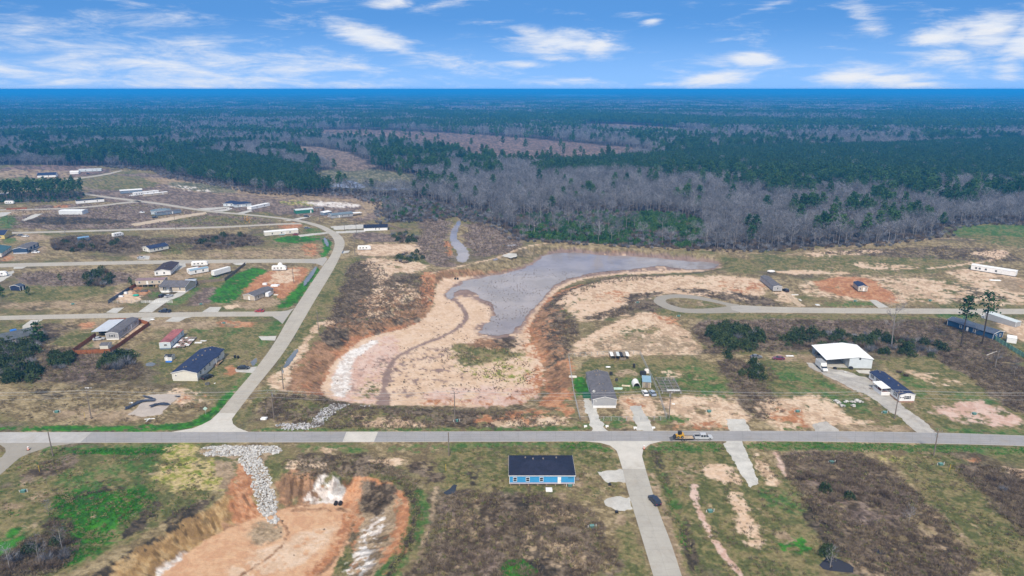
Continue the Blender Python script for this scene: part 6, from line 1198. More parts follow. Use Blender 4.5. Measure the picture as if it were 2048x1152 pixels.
for poly, s, cov, kd in [([(880,985),(1010,985),(1100,990),(1150,1000),(1200,1030),(1235,1080),(1245,1165),(820,1165),(850,1100),(870,1040)], .95, .74, BR+[5,7]), ([(1555,905),(1700,905),(1790,935),(1860,1010),(1900,1060),(1990,1165),(1730,1165),(1660,1090),(1620,1020),(1575,950)], .95, .80, BR+[3,4,5,7]),
   ([(1915,930),(1960,925),(2100,950),(2100,1090),(2048,1075),(1990,1020),(1940,965)], .95, .95, BR+[3,4]), ([(560,915),(700,905),(800,930),(860,985),(820,985),(760,950),(700,945),(620,948),(580,955)], 1.0, .7, [0,1,2,5]), ([(1375,645),(1500,640),(1700,640),(1935,640),(1960,660),(2040,720),(2048,730),(1860,712),(1640,700),(1560,700),(1430,710),(1400,690)], 1.5, .9, BR+[3,4,7]),
   ([(1860,712),(2048,730),(2120,760),(2120,850),(2048,832),(1980,790),(1920,740)], 1.3, .9, BR), ([(1420,710),(1560,735),(1545,790),(1580,840),(1500,840),(1470,780)], 1.3, .8, BR+[7]), ([(0,690),(60,690),(200,700),(290,720),(290,760),(200,765),(0,765)], 1.3, .8, BR+[7]), ([(0,770),(260,775),(430,790),(400,850),(0,856)], 1.5, .5, [0,1,2,5]),
   ([(700,525),(740,520),(775,540),(790,600),(760,650),(680,655),(640,680),(655,640),(680,580)], 1.7, .9, BR), ([(770,555),(830,550),(870,560),(870,590),(840,620),(790,640),(760,625),(765,590)], 1.8, .7, BR), ([(520,790),(640,790),(760,810),(1140,830),(1140,858),(500,858)], 1.3, .6, BR+[5,7]),
   ([(30,548),(110,540),(250,540),(290,552),(235,572),(130,575),(60,572)], 2.3, .9, BR), ([(100,472),(270,470),(300,480),(420,470),(520,470),(540,490),(420,500),(300,505),(110,505)], 2.2, .95, BR+[3,4]), ([(860,430),(900,440),(890,480),(905,530),(860,530),(830,480)], 2.2, .8, BR+[3]), ([(940,440),(1040,470),(1040,500),(960,520),(925,480)], 2.2, .8, BR+[3]),
   ([(-20,1118),(40,1085),(85,1060),(110,1030),(150,1070),(160,1100),(120,1152),(-20,1160)], .95, .9, BR+[7]), ([(1290,890),(1440,886),(1560,930),(1640,1040),(1720,1160),(1370,1160),(1300,980)], 1.5, .45, [5,0,5,1]), ([(1770,905),(1930,910),(1990,1000),(2100,1090),(2100,1165),(1995,1165),(1900,1060),(1830,970)], 1.2, .7, [5,5,0,1,7]),
   ([(870,890),(1240,888),(1245,1000),(1160,1010),(1000,985),(880,985)], 1.6, .35, [5,0,7]), ([(100,1000),(140,985),(270,978),(305,1000),(260,1040),(230,1082),(160,1125),(120,1140),(145,1100),(105,1040)], .8, .9, [6,6,6,6,7]), ([(0,900),(150,895),(330,900),(420,930),(440,990),(300,1060),(100,1000),(0,1060)], 1.3, .6, [5,5,6,7,0]),
   ([(1003,1125),(1040,1116),(1068,1135),(1070,1165),(1010,1165)], .8, 1, [6]), ([(785,955),(822,965),(850,1000),(845,1060),(810,1120),(770,1165),(800,1090),(825,1030)], .9, .9, [7,5,0,7]), ([(100,408),(250,408),(420,425),(590,445),(400,456),(0,462),(0,425)], 3, .6, BR),
   ([(1090,590),(1160,565),(1230,552),(1330,548),(1330,556),(1220,566),(1160,585),(1120,620),(1095,625)], 1.6, .7, BR+[7]), ([(1100,640),(1150,620),(1160,660),(1145,700),(1110,690)], 1.5, .7, BR), ([(1150,640),(1230,620),(1260,600),(1290,608),(1240,635),(1200,640)], 1.6, .7, BR), ([(1590,505),(1720,500),(1950,490),(2060,520),(2000,525),(1800,515)], 2.5, .8, BR),
   ([(640,850),(1180,853),(1180,862),(640,862)], 1.3, .4, [5,0,7]), ([(1325,884),(1448,884),(1452,902),(1400,905),(1330,905)], .9, .9, [6,6,5]), ([(1483,884),(1700,886),(2100,895),(2100,912),(1720,900),(1500,902)], .9, .9, [6,6,5]), ([(1100,884),(1175,884),(1215,891),(1230,905),(1150,900)], .9, .9, [6,6,5]),
   ([(130,906),(160,899),(340,889),(350,900),(325,911)], .8, 1, [6]), ([(1310,900),(1325,950),(1345,1000),(1370,1060),(1390,1130),(1400,1160),(1375,1130),(1340,1020)], .9, .7, [7,5,6])]: brush(poly, s, cov, kd)
ap = np.concatenate(acc_p); scatter('brush', SC, ap, np.concatenate(acc_s), rr_(len(ap),0,6.28), np.concatenate(acc_i), 'dry brush, weeds and grass tufts covering the empty lots')
print('brush', len(ap), time.time() - T0)
# sparse clumps on the basin floors and in the shallow water
x, y = pts_in([(650,780),(690,710),(760,675),(850,650),(880,600),(960,600),(1060,640),(1085,740),(1050,806),(760,806)], 2.4, .22, B2Z, 4); x2, y2 = pts_in([(880,690),(1060,690),(1075,770),(960,790),(880,740)], 1.2, .5, B2Z, 4); x3, y3 = pts_in([(950,572),(990,570),(1060,600),(1040,660),(985,660),(960,600)], 2.0, .55, B2Z, 4); x4, y4 = pts_in([(900,560),(1000,552),(1060,536),(1200,545),(1330,536),(1430,520),(1430,540),(1200,552),(1100,575),(1050,640),(1030,650),(1060,580)], 1.8, .35, B2Z, 3); x5, y5 = pts_in([(380,1152),(480,1060),(640,1030),(690,1040),(650,1120),(600,1152)], 2.6, .25, B1Z, 3)
x = np.r_[x, x2, x3, x4, x5]; y = np.r_[y, y2, y3, y4, y5]; n = len(x); RD = [proto(shrub_mesh(40+s, .38, .5, 20, 'bare', .10), 'reed_form', [M_REED]) for s in range(2)]
scatter('marsh_weeds', RD, np.stack([x, y, np.maximum(terrain(x, y), -20)], 1), rr_(n,.4,1.3), rr_(n,0,6.28), NR.integers(0,2,n), 'dark weed clumps dotting the basin floors and shallows')
# ---- single trees and bushes among the lots
def one(name, pair, m1, m2, px, py, s, lab, cat='tree', grp=None, rot=0., part2='crown', z=None):
    g = G(px, py); r = empty(name, g[0], g[1], rot, tz(*g)); r.scale = (s, s, s); tag(r, lab, cat, grp); pair[0].build('trunk', m1, r); pair[1].build(part2, m2, r); return r
one('bare_tree', bare_tree_mesh(201, 19, 3.6, 330, tall=True), M_BARK, M_BARK, 1783, 692, 1.18, 'tall pale leafless tree rising in front of the right-hand street')
M_DBARK = leafmat('dark_pine_bark', [(.035,.028,.024),(.05,.04,.035),(.07,.058,.05)])
one('pine_tree', pine_mesh(202, 23, 3.8, .60, 16, 20, leaf=.75), M_DBARK, M_NEED, 1921, 692, 1.0, 'tall thin pine with sparse crown, left of the pair near the green fence')
one('pine_tree', pine_mesh(203, 24, 4.2, .60, 15, 18, leaf=.75), M_DBARK, M_NEED, 1964, 688, 1.0, 'tall thin leaning pine, right of the pair near the green fence')
one('pine_tree', pine_mesh(204, 11, 2.8, .22, 14, 18), M_PBARK, M_NEED, 80, 690, 1.0, 'dark conical pine towering over the bushes at the left edge')
for i, (px, py, s, lb) in enumerate([(3,595,.8,'bushy green pine cut by the left edge of the photo'), (57,590,.55,'small round pine right of the navy shed'), (120,562,.5,'small pine alone in the brown field above the navy shed'), (262,571,.55,'small bright pine left of the raised beige trailer')]): one('pine_tree', pine_mesh(210+i, 9, 2.6, .12, 13, 16), M_PBARK, M_NEED, px, py, s, lb)
for i, (px, py, s, lb) in enumerate([(1990,735,.75,'leafless tree before the green fence, left of two'), (2028,752,.6,'leafless tree before the green fence, right of two'), (1728,722,.5,'small leafless tree behind the metal workshop'), (1830,700,.62,'grey leafless tree among the evergreens right of the workshop'), (1950,672,.5,'thin leafless tree between the two tall pines'), (1945,660,.45,'smallest leafless tree beside the green fence'),
   (98,1032,.42,'small grey leafless tree at the top of the dark brush, lower left'), (125,1100,.62,'leafless tree in the middle of the dark brush, lower left'), (80,1130,.7,'largest leafless tree in the dark brush, lower left'), (20,1140,.6,'leafless tree at the lower left corner'), (1817,1046,.45,'pale leafless sapling in the right-hand brush lot'), (1660,1135,.5,'leafless sapling standing over the black puddle'),
   (300,420,.55,'leafless tree beside the long grey trailer'), (362,405,.6,'leafless tree right of the three long trailers'), (365,398,.5,'thin leafless tree near the marshy hollow'), (131,470,.6,'leafless tree over the brush by the blue shed')]): one('bare_tree', bare_tree_mesh(220+i, 12, 2.8, 200), M_BARK, M_TWIG, px, py, s, lb)
one('autumn_tree', bare_tree_mesh(260, 12, 2.6, 60), M_BARK, M_BARK, 497, 458, .95, 'tall slim tree with orange foliage near the pale blue houses', part2='twigs'); a_ = bpy.data.objects['autumn_tree']; mb = MB(); rng = random.Random(5)
for i in range(90): quadleaf(mb, Vector((rng.gauss(0,1.3), rng.gauss(0,1.3), 8.5+rng.gauss(0,1.8))), .7, rng)
mb.build('crown', leafmat('orange_leaves', [(.25,.12,.03),(.42,.22,.06),(.55,.33,.12)]), a_)
# grove of high-crowned pines
g_ = [pine_mesh(300+s, 15.5+s, 2.9, .55, 11, 15, leaf=.8) for s in range(3)]; P_ = smooth_poly(GP([(-60,404),(0,406),(60,404),(110,405),(150,402),(170,396),(165,385),(100,383),(30,388),(-60,388)])); xs = [p[0] for p in P_]; ys = [p[1] for p in P_]; x, y = jgrid(min(xs), max(xs), min(ys), max(ys), 7.2); m = inpoly(P_, x, y); x, y = x[m], y[m]
single_trees('grove_pine', g_, M_PBARK, M_NEED, 'crown', x, y, NR.random(len(x))*6.28, NR.uniform(.85,1.1,len(x)), 'high-crowned pine of the grove between the streets, upper left', 'tree', 'pines of the grove at the upper left'); print('grove', len(x))
x, y = jgrid(min(xs), max(xs), min(ys), max(ys), 3.0); m = inpoly(P_, x, y); x, y = x[m], y[m]; n = len(x); scatter('grove_undergrowth', [EV[0], BS[0], GS[0]], np.stack([x, y, z0_(x)], 1), rr_(n,.5,1.3), rr_(n,0,6.28), NR.integers(0,3,n), 'shadowy undergrowth beneath the grove pines')
# evergreen and bare bushes, bush by bush
EB = [shrub_mesh(50+s, 2.0, 3.0, 420, 'ever', .36).mesh('foliage', M_EVER) for s in range(4)]; GB = [shrub_mesh(56+s, 2.0, 3.0, 200, 'bare', .09).mesh('twigs', M_TWIG) for s in range(3)]; BB = [shrub_mesh(60+s, 2.0, 2.8, 200, 'bare', .09).mesh('twigs', M_BSHRUB) for s in range(3)]
def bushes(poly, s, cover, mix, size, lab, grp, warp=1.5):
    x, y = pts_in(poly, s, cover, 0, warp)
    for i in range(len(x)):
        ev = NR.random() < mix; ms = EB if ev else (GB if NR.random() < (.5 if mix > .2 else .06) else BB); o = link(bpy.data.objects.new('evergreen_bush' if ev else 'bare_bush', ms[i % len(ms)])); k_ = float(NR.uniform(*size)); o.location = (float(x[i]), float(y[i]), -.05); o.rotation_euler.z = float(NR.random()*6.28); o.scale = (k_, k_, k_*float(NR.uniform(.75,1.1)))
        tag(o, ('dark evergreen bush ' if ev else 'leafless bush ') + lab, 'bush', ('evergreen bushes ' if ev else 'leafless bushes ') + grp)
    return len(x)
nb = 0
nb += bushes([(-20,680),(40,690),(60,720),(90,735),(80,765),(-20,768)], 3.0, .95, .55, (.8,1.5), 'in the dense clump at the left edge', 'in the clump at the left edge')
nb += bushes([(30,690),(60,665),(95,670),(85,700),(50,715)], 3.0, .95, .6, (.8,1.4), 'around the dark conical pine at the left edge', 'around the conical pine')
nb += bushes([(95,712),(140,705),(150,720),(140,740),(100,745)], 3.2, .9, .6, (.8,1.3), 'left of the pair of clumps below the board fence', 'left below the board fence')
nb += bushes([(190,725),(225,708),(262,702),(272,725),(250,742),(200,740)], 3.2, .9, .6, (.8,1.4), 'in the clump below the board fence corner', 'below the board fence corner')
nb += bushes([(1400,668),(1430,652),(1480,650),(1530,665),(1545,690),(1500,705),(1440,698)], 3.6, .95, .9, (.9,1.4), 'in the thick patch left of the metal workshop', 'left of the metal workshop')
nb += bushes([(1545,668),(1620,665),(1690,670),(1800,672),(1890,690),(1885,712),(1830,716),(1760,708),(1650,696),(1550,694)], 4.0, .85, .55, (.7,1.4), 'in the long row behind the metal workshop', 'behind the metal workshop')
nb += bushes([(1435,705),(1460,705),(1462,720),(1440,722)], 3.2, 1, .7, (.8,1.1), 'in the small clump right of the fenced yard', 'right of the fenced yard')
nb += bushes([(1475,738),(1500,725),(1530,745),(1535,765),(1490,762)], 3.2, 1, .7, (.8,1.2), 'in the clump between two yards', 'between two yards')
nb += bushes([(1640,1095),(1660,1100),(1668,1120),(1640,1125),(1622,1115)], 2.4, 1, .7, (.5,.9), 'beside the black puddle, lower right', 'beside the black puddle')
nb += bushes([(1590,950),(1700,955),(1760,985),(1800,1010),(1700,1015),(1630,990)], 3.3, .8, .05, (.6,1.0), 'in the right-hand brush lot', 'in the right-hand brush lot')
nb += bushes([(1940,945),(2048,965),(2048,1000),(1980,985)], 3.3, .8, .0, (.6,.95), 'at the right edge south of the road', 'at the right edge')
nb += bushes([(170,568),(180,548),(200,540),(225,552),(230,570),(200,577)], 3.8, 1, .4, (.9,1.5), 'in the small grove in the open field, left', 'in the open field, left')
nb += bushes([(100,500),(105,482),(140,478),(200,480),(290,490),(230,500),(140,506)], 5.0, .9, .12, (.9,1.5), 'in the brush below the blue shed', 'below the blue shed')
nb += bushes([(380,478),(440,470),(500,472),(520,488),(450,496),(400,495)], 5.0, .95, .15, (.9,1.5), 'in the long brush patch between the streets', 'between the streets')
nb += bushes([(780,512),(810,506),(842,505),(850,520),(815,528),(790,525)], 4.2, 1, .5, (.6,1.0), 'around the sandy lot near the camper', 'around the sandy lot')
nb += bushes([(770,470),(800,465),(830,470),(840,485),(800,488)], 4.6, .9, .6, (.8,1.2), 'below the white house with the black roof', 'below the white house')
nb += bushes([(60,1095),(110,1075),(150,1085),(150,1120),(100,1150),(10,1152),(0,1125)], 2.8, .9, .35, (.6,1.0), 'in the dark brush, lower left', 'in the lower left brush')
nb += bushes([(1900,700),(1925,712),(1900,722),(1880,712)], 3.2, .9, .1, (.6,.9), 'near the fallen log by the green fence', 'near the fallen log')
nb += bushes([(1785,745),(1800,740),(1830,752),(1805,760)], 3.0, .6, .0, (.6,.9), 'on the grass right of the workshop', 'right of the workshop')
print('bushes', nb, time.time() - T0)
# ================================================================== vehicles
def loft(mb, secs, mi=0):
    """secs: (x, z low, z high, half width low, half width high)"""
    V = []; Fc = []
    for (x, z0, z1, w0, w1) in secs: V += [(x,-w0,z0),(x,w0,z0),(x,w1,z1),(x,-w1,z1)]
    for i in range(len(secs)-1):
        a, b = i*4, i*4+4
        for k in range(4): Fc.append((a+k, a+(k+1)%4, b+(k+1)%4, b+k))
    Fc += [(3,2,1,0), tuple(len(V)-4+k for k in range(4))]; return mb.add(V, Fc, mi)
M_TYRE = mat('tyre', (.02,.02,.02)); M_RIM = mat('rim', (.35,.35,.36), rough=.35, metal=.6); M_LAMP = mat('lamp_lens', (.7,.7,.68), rough=.2); M_TAIL = mat('tail_lens', (.4,.02,.02), rough=.3); M_CHROME = mat('bumper', (.25,.25,.26), rough=.3, metal=.5)
def wheel(root, x, y, r=.34, w_=.22):
    t = MB().tube((0,-w_/2,0),(0,w_/2,0), r, n=14).build('wheel', M_TYRE, root); t.location = (x, y, r)
    sg = 1 if y > 0 else -1; a = MB().tube((0, sg*w_*.5,0),(0, sg*(w_*.5+.02),0), r*.6, n=12).build('rim', M_RIM, t)
def paint(n, c): return mat('paint_' + n, c, rough=.28, var=.04, spec=.6)
def lights(root, xf, xr, z, w_):
    for s in (-1, 1):
        MB().box(xf-.05, xf+.03, s*w_-.16, s*w_+.16, z, z+.14).build('headlight', M_LAMP, root); MB().box(xr-.03, xr+.05, s*w_-.13, s*w_+.13, z+.08, z+.26).build('taillight', M_TAIL, root)
def car(kind, pnt, px, py, deg, label, name='parked_car', cat='car', group=None):
    g = G(px, py); r = empty(name, g[0], g[1], R(deg), .06 if tz(*g) > -.2 else tz(*g)); tag(r, label, cat, group)
    if kind == 'pickup':
        loft(MB(), [(-2.9,.55,1.02,.93,.93),(-2.85,.45,1.08,.97,.97),(-1.0,.42,1.1,.98,.97),(1.4,.42,1.1,.98,.96),(2.6,.45,1.05,.96,.9),(2.9,.5,.85,.85,.8)]).build('body', pnt, r)
        MB().box(-2.75,-1.12,-.8,.8,1.06,1.115).build('bed_liner', M_BLACK, r)
        for s in (-1,1): MB().box(-2.85,-1.05,s*.9-.08,s*.9+.08,1.08,1.32).build('bed_side', pnt, r)
        MB().box(-2.92,-2.82,-.85,.85,.75,1.3).build('tailgate', pnt, r)
        loft(MB(), [(-1.05,1.08,1.2,.92,.90),(-.95,1.08,1.78,.92,.78),(.75,1.08,1.82,.92,.78),(1.55,1.08,1.14,.92,.90)]).build('windows', M_GLASS, r)
        loft(MB(), [(-1.0,1.76,1.86,.80,.74),(.78,1.80,1.90,.80,.74)]).build('roof', pnt, r)
        for s in (-1,1):
            for x in (-.98,-.15,.62): loft(MB(), [(x-.06,1.08,1.80,.945,.80),(x+.06,1.08,1.80,.945,.80)]).build('pillar', pnt, r) if s > 0 else None
        wb, rad, L2 = 1.85, .42, 2.9
    elif kind == 'suv':
        loft(MB(), [(-2.3,.4,.95,.85,.85),(-2.2,.3,1.08,.92,.92),(1.2,.3,1.08,.94,.92),(2.1,.32,.98,.9,.86),(2.35,.4,.75,.8,.75)]).build('body', pnt, r)
        loft(MB(), [(-2.2,1.05,1.2,.88,.86),(-1.95,1.05,1.62,.88,.72),(.35,1.05,1.68,.88,.74),(1.25,1.05,1.10,.88,.84)]).build('windows', M_GLASS, r)
        loft(MB(), [(-2.0,1.60,1.70,.75,.70),(.4,1.66,1.75,.76,.70)]).build('roof', pnt, r)
        for x in (-1.25,-.35): loft(MB(), [(x-.05,1.05,1.66,.90,.76),(x+.05,1.05,1.66,.90,.76)]).build('pillar', pnt, r)
        wb, rad, L2 = 1.4, .37, 2.3
    elif kind == 'van':
        loft(MB(), [(-2.7,.4,2.3,.95,.85),(-2.6,.35,2.4,1.0,.88),(1.2,.35,2.4,1.0,.88),(1.9,.35,1.5,1.0,.92),(2.6,.38,1.1,.95,.85)]).build('body', pnt, r)
        loft(MB(), [(1.22,1.5,2.25,.96,.86),(1.93,1.35,1.5,.98,.92)]).build('windows', M_GLASS, r)
        wb, rad, L2 = 1.7, .36, 2.6
    else:
        loft(MB(), [(-2.35,.4,.85,.78,.78),(-2.2,.28,.97,.88,.86),(-1.0,.25,1.0,.91,.88),(1.0,.25,.98,.91,.88),(2.0,.28,.84,.87,.82),(2.35,.38,.65,.75,.7)]).build('body', pnt, r)
        loft(MB(), [(-1.85,.95,1.0,.82,.80),(-1.2,.95,1.40,.84,.66),(.25,.95,1.43,.84,.68),(1.1,.95,.98,.84,.80)]).build('windows', M_GLASS, r)
        loft(MB(), [(-1.2,1.38,1.45,.68,.62),(.28,1.41,1.48,.69,.62)]).build('roof', pnt, r)
        loft(MB(), [(-.5,.95,1.42,.86,.70),(-.4,.95,1.42,.86,.70)]).build('pillar', pnt, r)
        wb, rad, L2 = 1.4, .33, 2.33
    for x in (-wb, wb):
        for y in (-.86, .86): wheel(r, x, y, rad)
    lights(r, L2-.03, -L2+.02, .68 if kind != 'pickup' else .8, .62)
    return r
P_SILV, P_WHITE, P_BLACK, P_NAVY, P_RED, P_BLUEG, P_GREY = paint('silver', (.42,.43,.45)), paint('white', (.72,.72,.72)), paint('black', (.015,.016,.02)), paint('navy', (.015,.025,.05)), paint('red', (.32,.03,.03)), paint('blue_grey', (.28,.34,.42)), paint('grey', (.14,.145,.16))
car('pickup', P_SILV, 1406, 878, 0, 'silver crew-cab pickup truck towing a trailer along the main road', 'pickup_truck', 'pickup truck')
car('suv', P_NAVY, 1309, 1005, 107, 'dark navy SUV driving down the side street', 'suv', 'car')
car('sedan', P_WHITE, 1290, 789, 94, 'white sedan parked before the blue-grey shed, left of two'); car('sedan', P_BLUEG, 1304.5, 789, 98, 'pale blue-grey sedan parked before the blue-grey shed, right of two')
car('suv', P_BLACK, 415, 757, 62, 'black car parked tight against the side of the long navy-roofed home'); car('sedan', P_BLACK, 487, 738, 2, 'black sedan parked on the short concrete drive beside the collector road')
car('pickup', P_NAVY, 330, 625, 180, 'dark navy pickup truck standing on the first street before the bungalow', 'pickup_truck', 'pickup truck'); car('suv', P_BLACK, 325, 594, 80, 'black car on the bungalow drive, left of two'); car('sedan', P_SILV, 338, 594, 60, 'silver car on the bungalow drive, right of two')
car('sedan', P_RED, 519, 624, 180, 'red car on the first street near the collector road'); car('sedan', P_SILV, 198, 680, 20, 'silver car parked in the mouth of the steel carport'); car('van', P_WHITE, 538.5, 592, 85, 'white van parked among junk beside the beige house', 'parked_van', 'van')
car('sedan', P_SILV, 282, 517, 25, 'silver-white car at the head of the drive of the small white house'); car('sedan', P_GREY, 40, 472, 180, 'dark maroon car near the yellow house, left of two'); car('sedan', P_WHITE, 51, 474, 180, 'white car near the yellow house, right of two')
car('sedan', P_WHITE, 72, 506, 10, 'white car beside the navy mobile home'); car('sedan', P_WHITE, 284, 426, 5, 'white car on grass left of the grey house with low roof'); car('suv', P_BLACK, 310, 436, 10, 'black car in front of the slate grey trailer'); car('sedan', P_WHITE, 459, 419, 10, 'white car on the drive of the pale blue houses')
car('suv', P_BLACK, 1571, 583, 100, 'black car beside the long grey trailer home on blocks'); car('sedan', P_GREY, 1512, 716, 2, 'old grey car at the edge of the brush, behind the fenced yard'); car('sedan', paint('maroon', (.14,.03,.06)), 1557, 719, 175, 'old maroon car on the grass left of the box truck')
car('sedan', paint('dark_red', (.2,.03,.04)), 592, 470, 5, 'dark red car in front of the long cream trailer home'); car('suv', P_BLACK, 613, 434, 0, 'black car in front of the green metal barn'); car('sedan', P_SILV, 660, 434, 60, 'pale car beside the long grey house'); car('sedan', P_GREY, 614, 457.5, 20, 'dark grey car on the sandy drive inside the bend'); car('suv', P_BLACK, 177, 349, 0, 'black car before the very long white home'); car('suv', P_GREY, 68, 503, 60, 'dark car parked behind the white car at the navy mobile home'); car('sedan', P_WHITE, 264, 392, 20, 'white car left of the three long trailers')
# trailer with skid steer
g = G(1367, 879); t = empty('flatbed_trailer', g[0], g[1], 0, .06); tag(t, 'wood-decked flatbed trailer hitched behind the silver pickup', 'trailer')
MB().box(-2.9,3.0,-1.05,1.05,.62,.74).build('deck', mat('trailer_planks', (.42,.31,.20), var=.3), t); MB().box(-2.9,3.0,-1.12,-1.06,.55,.82).build('side_rail', M_DARKIN, t); MB().box(-2.9,3.0,1.06,1.12,.55,.82).build('side_rail', M_DARKIN, t)
rp_ = MB(); rp_.tube((-2.9,-1.0,.7),(-4.3,-1.0,.12),.05).tube((-2.9,1.0,.7),(-4.3,1.0,.12),.05)
for k in range(7): f = k/6; rp_.tube((-2.9-1.4*f,-1.0,.7-.58*f),(-2.9-1.4*f,1.0,.7-.58*f),.045)
rp_.build('ramp', M_DARKIN, t); MB().tube((3.0,-.9,.6),(4.6,0,.55),.06).tube((3.0,.9,.6),(4.6,0,.55),.06).tube((4.5,0,.56),(5.1,0,.58),.07).build('tongue', M_DARKIN, t)
for x in (-.6,.3):
    for y in (-1.2,1.2): wheel(t, x, y, .36)
s = empty('skid_steer', g[0]-1.3, g[1], R(180), .06+.74); tag(s, 'yellow skid steer loader with black cab riding on the flatbed trailer', 'loader'); PY = paint('machine_yellow', (.55,.30,.03))
loft(MB(), [(-1.3,.45,1.25,.55,.5),(-1.1,.3,1.4,.6,.55),(.5,.3,1.0,.6,.6),(1.0,.3,.6,.6,.6)]).build('body', PY, s); loft(MB(), [(-.55,1.0,1.95,.5,.48),(.55,.9,1.95,.5,.48)]).build('cab', M_BLACK, s); MB().box(-.6,.6,-.52,.52,1.95,2.03).build('cab_roof', M_DARKIN, s)
for y in (-.72,.72): MB().hexa([(-1.2,y-.07,1.2),(1.3,y-.07,.45),(1.3,y+.07,.45),(-1.2,y+.07,1.2)],[(-1.2,y-.07,1.45),(1.3,y-.07,.7),(1.3,y+.07,.7),(-1.2,y+.07,1.45)]).build('lift_arm', PY, s)
loft(MB(), [(1.25,.05,.75,.85,.85),(1.45,.02,.8,.85,.85),(2.0,.0,.12,.85,.85)]).build('bucket', M_DARKIN, s)
for x in (-.7,.6):
    for y in (-.68,.68): wheel(s, x, y, .4, .28)
# box truck
g = G(1643, 738); t = empty('box_truck', g[0], g[1], math.atan2(G(1631,720)[1]-G(1650,737)[1], G(1631,720)[0]-G(1650,737)[0]) + math.pi, .05); tag(t, 'white box truck parked on the gravel left of the metal workshop', 'truck')
MB().box(-3.6,1.4,-1.15,1.15,.85,3.1).build('cargo_box', M_WHITE, t); MB().box(-3.5,1.3,-1.05,1.05,3.1,3.16).build('box_roof', mat('dull_tin',(.30,.30,.30)), t); loft(MB(), [(1.42,.5,2.2,1.0,.9),(2.2,.5,2.15,1.0,.85),(2.8,.5,1.4,1.0,.9),(3.7,.5,1.15,.92,.8)]).build('cab', M_WHITE, t)
loft(MB(), [(2.23,1.45,2.1,.98,.86),(2.83,1.40,1.46,.96,.90)]).build('windscreen', M_GLASS, t); MB().box(1.6,2.1,-1.015,1.015,1.4,1.95).build('side_window', M_GLASS, t)
for x in (-2.3, 2.7):
    for y in (-.98,.98): wheel(t, x, y, .42, .3)
def camper(px, py, deg, L_, label, name='travel_trailer', cat='camper', dome=False):
    g = G(px, py); r = empty(name, g[0], g[1], R(deg), .03); tag(r, label, cat); l = L_/2
    loft(MB(), [(-l,.7,2.6,1.15,1.1),(-l+.2,.5,2.95,1.2,1.15),(l-1.2,.5,2.95,1.2,1.15),(l-.3,.55,2.5,1.15,1.1),(l,.9,1.6,1.05,1.0)]).build('body', M_WHITE, r); MB().box(-l+.3,l-1.3,-1.1,1.1,2.95,3.02).build('roof', mat('camper_roof',(.75,.75,.74)), r)
    for x in (-l*.6, -l*.15, l*.35):
        MB().box(x-.5,x+.5,-1.23,-1.16,1.5,2.15).build('window', M_GLASS, r)
    MB().box(-l+.3,l-.6,-1.225,-1.17,.85,1.05).build('stripe', mat('grey_stripe',(.2,.22,.26)), r); MB().box(l*.5,l*.5+.7,-1.23,-1.18,.6,2.4).build('door', M_WHITE, r); MB().tube((l,0,.55),(l+1.2,0,.5),.06).build('tongue', M_DARKIN, r)
    for x in (-.5,.4):
        for y in (-1.1,1.1): wheel(r, x, y, .34)
    if dome:
        d = MB()
        for i in range(8):
            for j in range(3):
                a0,a1 = i*math.pi/4,(i+1)*math.pi/4; b0,b1 = j*math.pi/6,(j+1)*math.pi/6; q = lambda a,b: (-.5+1.9*math.cos(a)*math.cos(b), 3.2+1.9*math.sin(a)*math.cos(b), 4.6*math.sin(b))
                d.add([q(a0,b0),q(a1,b0),q(a1,b1),q(a0,b1)],[(0,1,2,3)])
    return r
camper(559, 541, 3, 8.5, 'white travel trailer parked on the bare orange lot'); camper(729, 500, 5, 9, 'white travel trailer alone on the sandy lot right of the collector road'); camper(400, 532, 14, 9.5, 'white motorhome-like camper parked nearest the second street'); camper(389, 545, 50, 8, 'white camper standing between the pale blue trailer and red-roofed shed'); camper(236, 473, 62, 8, 'white camper trailer in the brush below the third street')
camper(20, 408, 5, 8, 'white camper half hidden at the left of the pine grove'); camper(0, 553, 20, 8, 'white camper cut by the left edge of the photo')
o = MB(); 
for i in range(10):
    for j in range(4):
        a0,a1 = i*math.pi/5,(i+1)*math.pi/5; b0,b1 = j*math.pi/8,(j+1)*math.pi/8; q = lambda a,b: (2.0*math.cos(a)*math.cos(b), 2.0*math.sin(a)*math.cos(b), 3.6*math.sin(b)); o.add([q(a0,b0),q(a1,b0),q(a1,b1),q(a0,b1)],[(0,1,2,3)])
o = o.build('dome_tent', M_WHITE, smooth=True); o.location = (*G(561,536), 0); tag(o, 'white domed tank behind the travel trailer on the orange lot', 'tank')
g = G(443, 550); t = empty('semi_trailer', g[0], g[1], R(63), .03); tag(t, 'white box semi-trailer parked on the grass beside the weathered fence', 'trailer')
MB().box(-6,6,-1.25,1.25,1.1,3.9).build('box', M_WHITE, t); MB().box(-5.5,5.5,-.5,.5,.8,1.1).build('chassis', M_DARKIN, t)
for x in (-4.8,-3.6,4.5):
    for y in (-1.1,1.1): wheel(t, x, y, .5, .3)
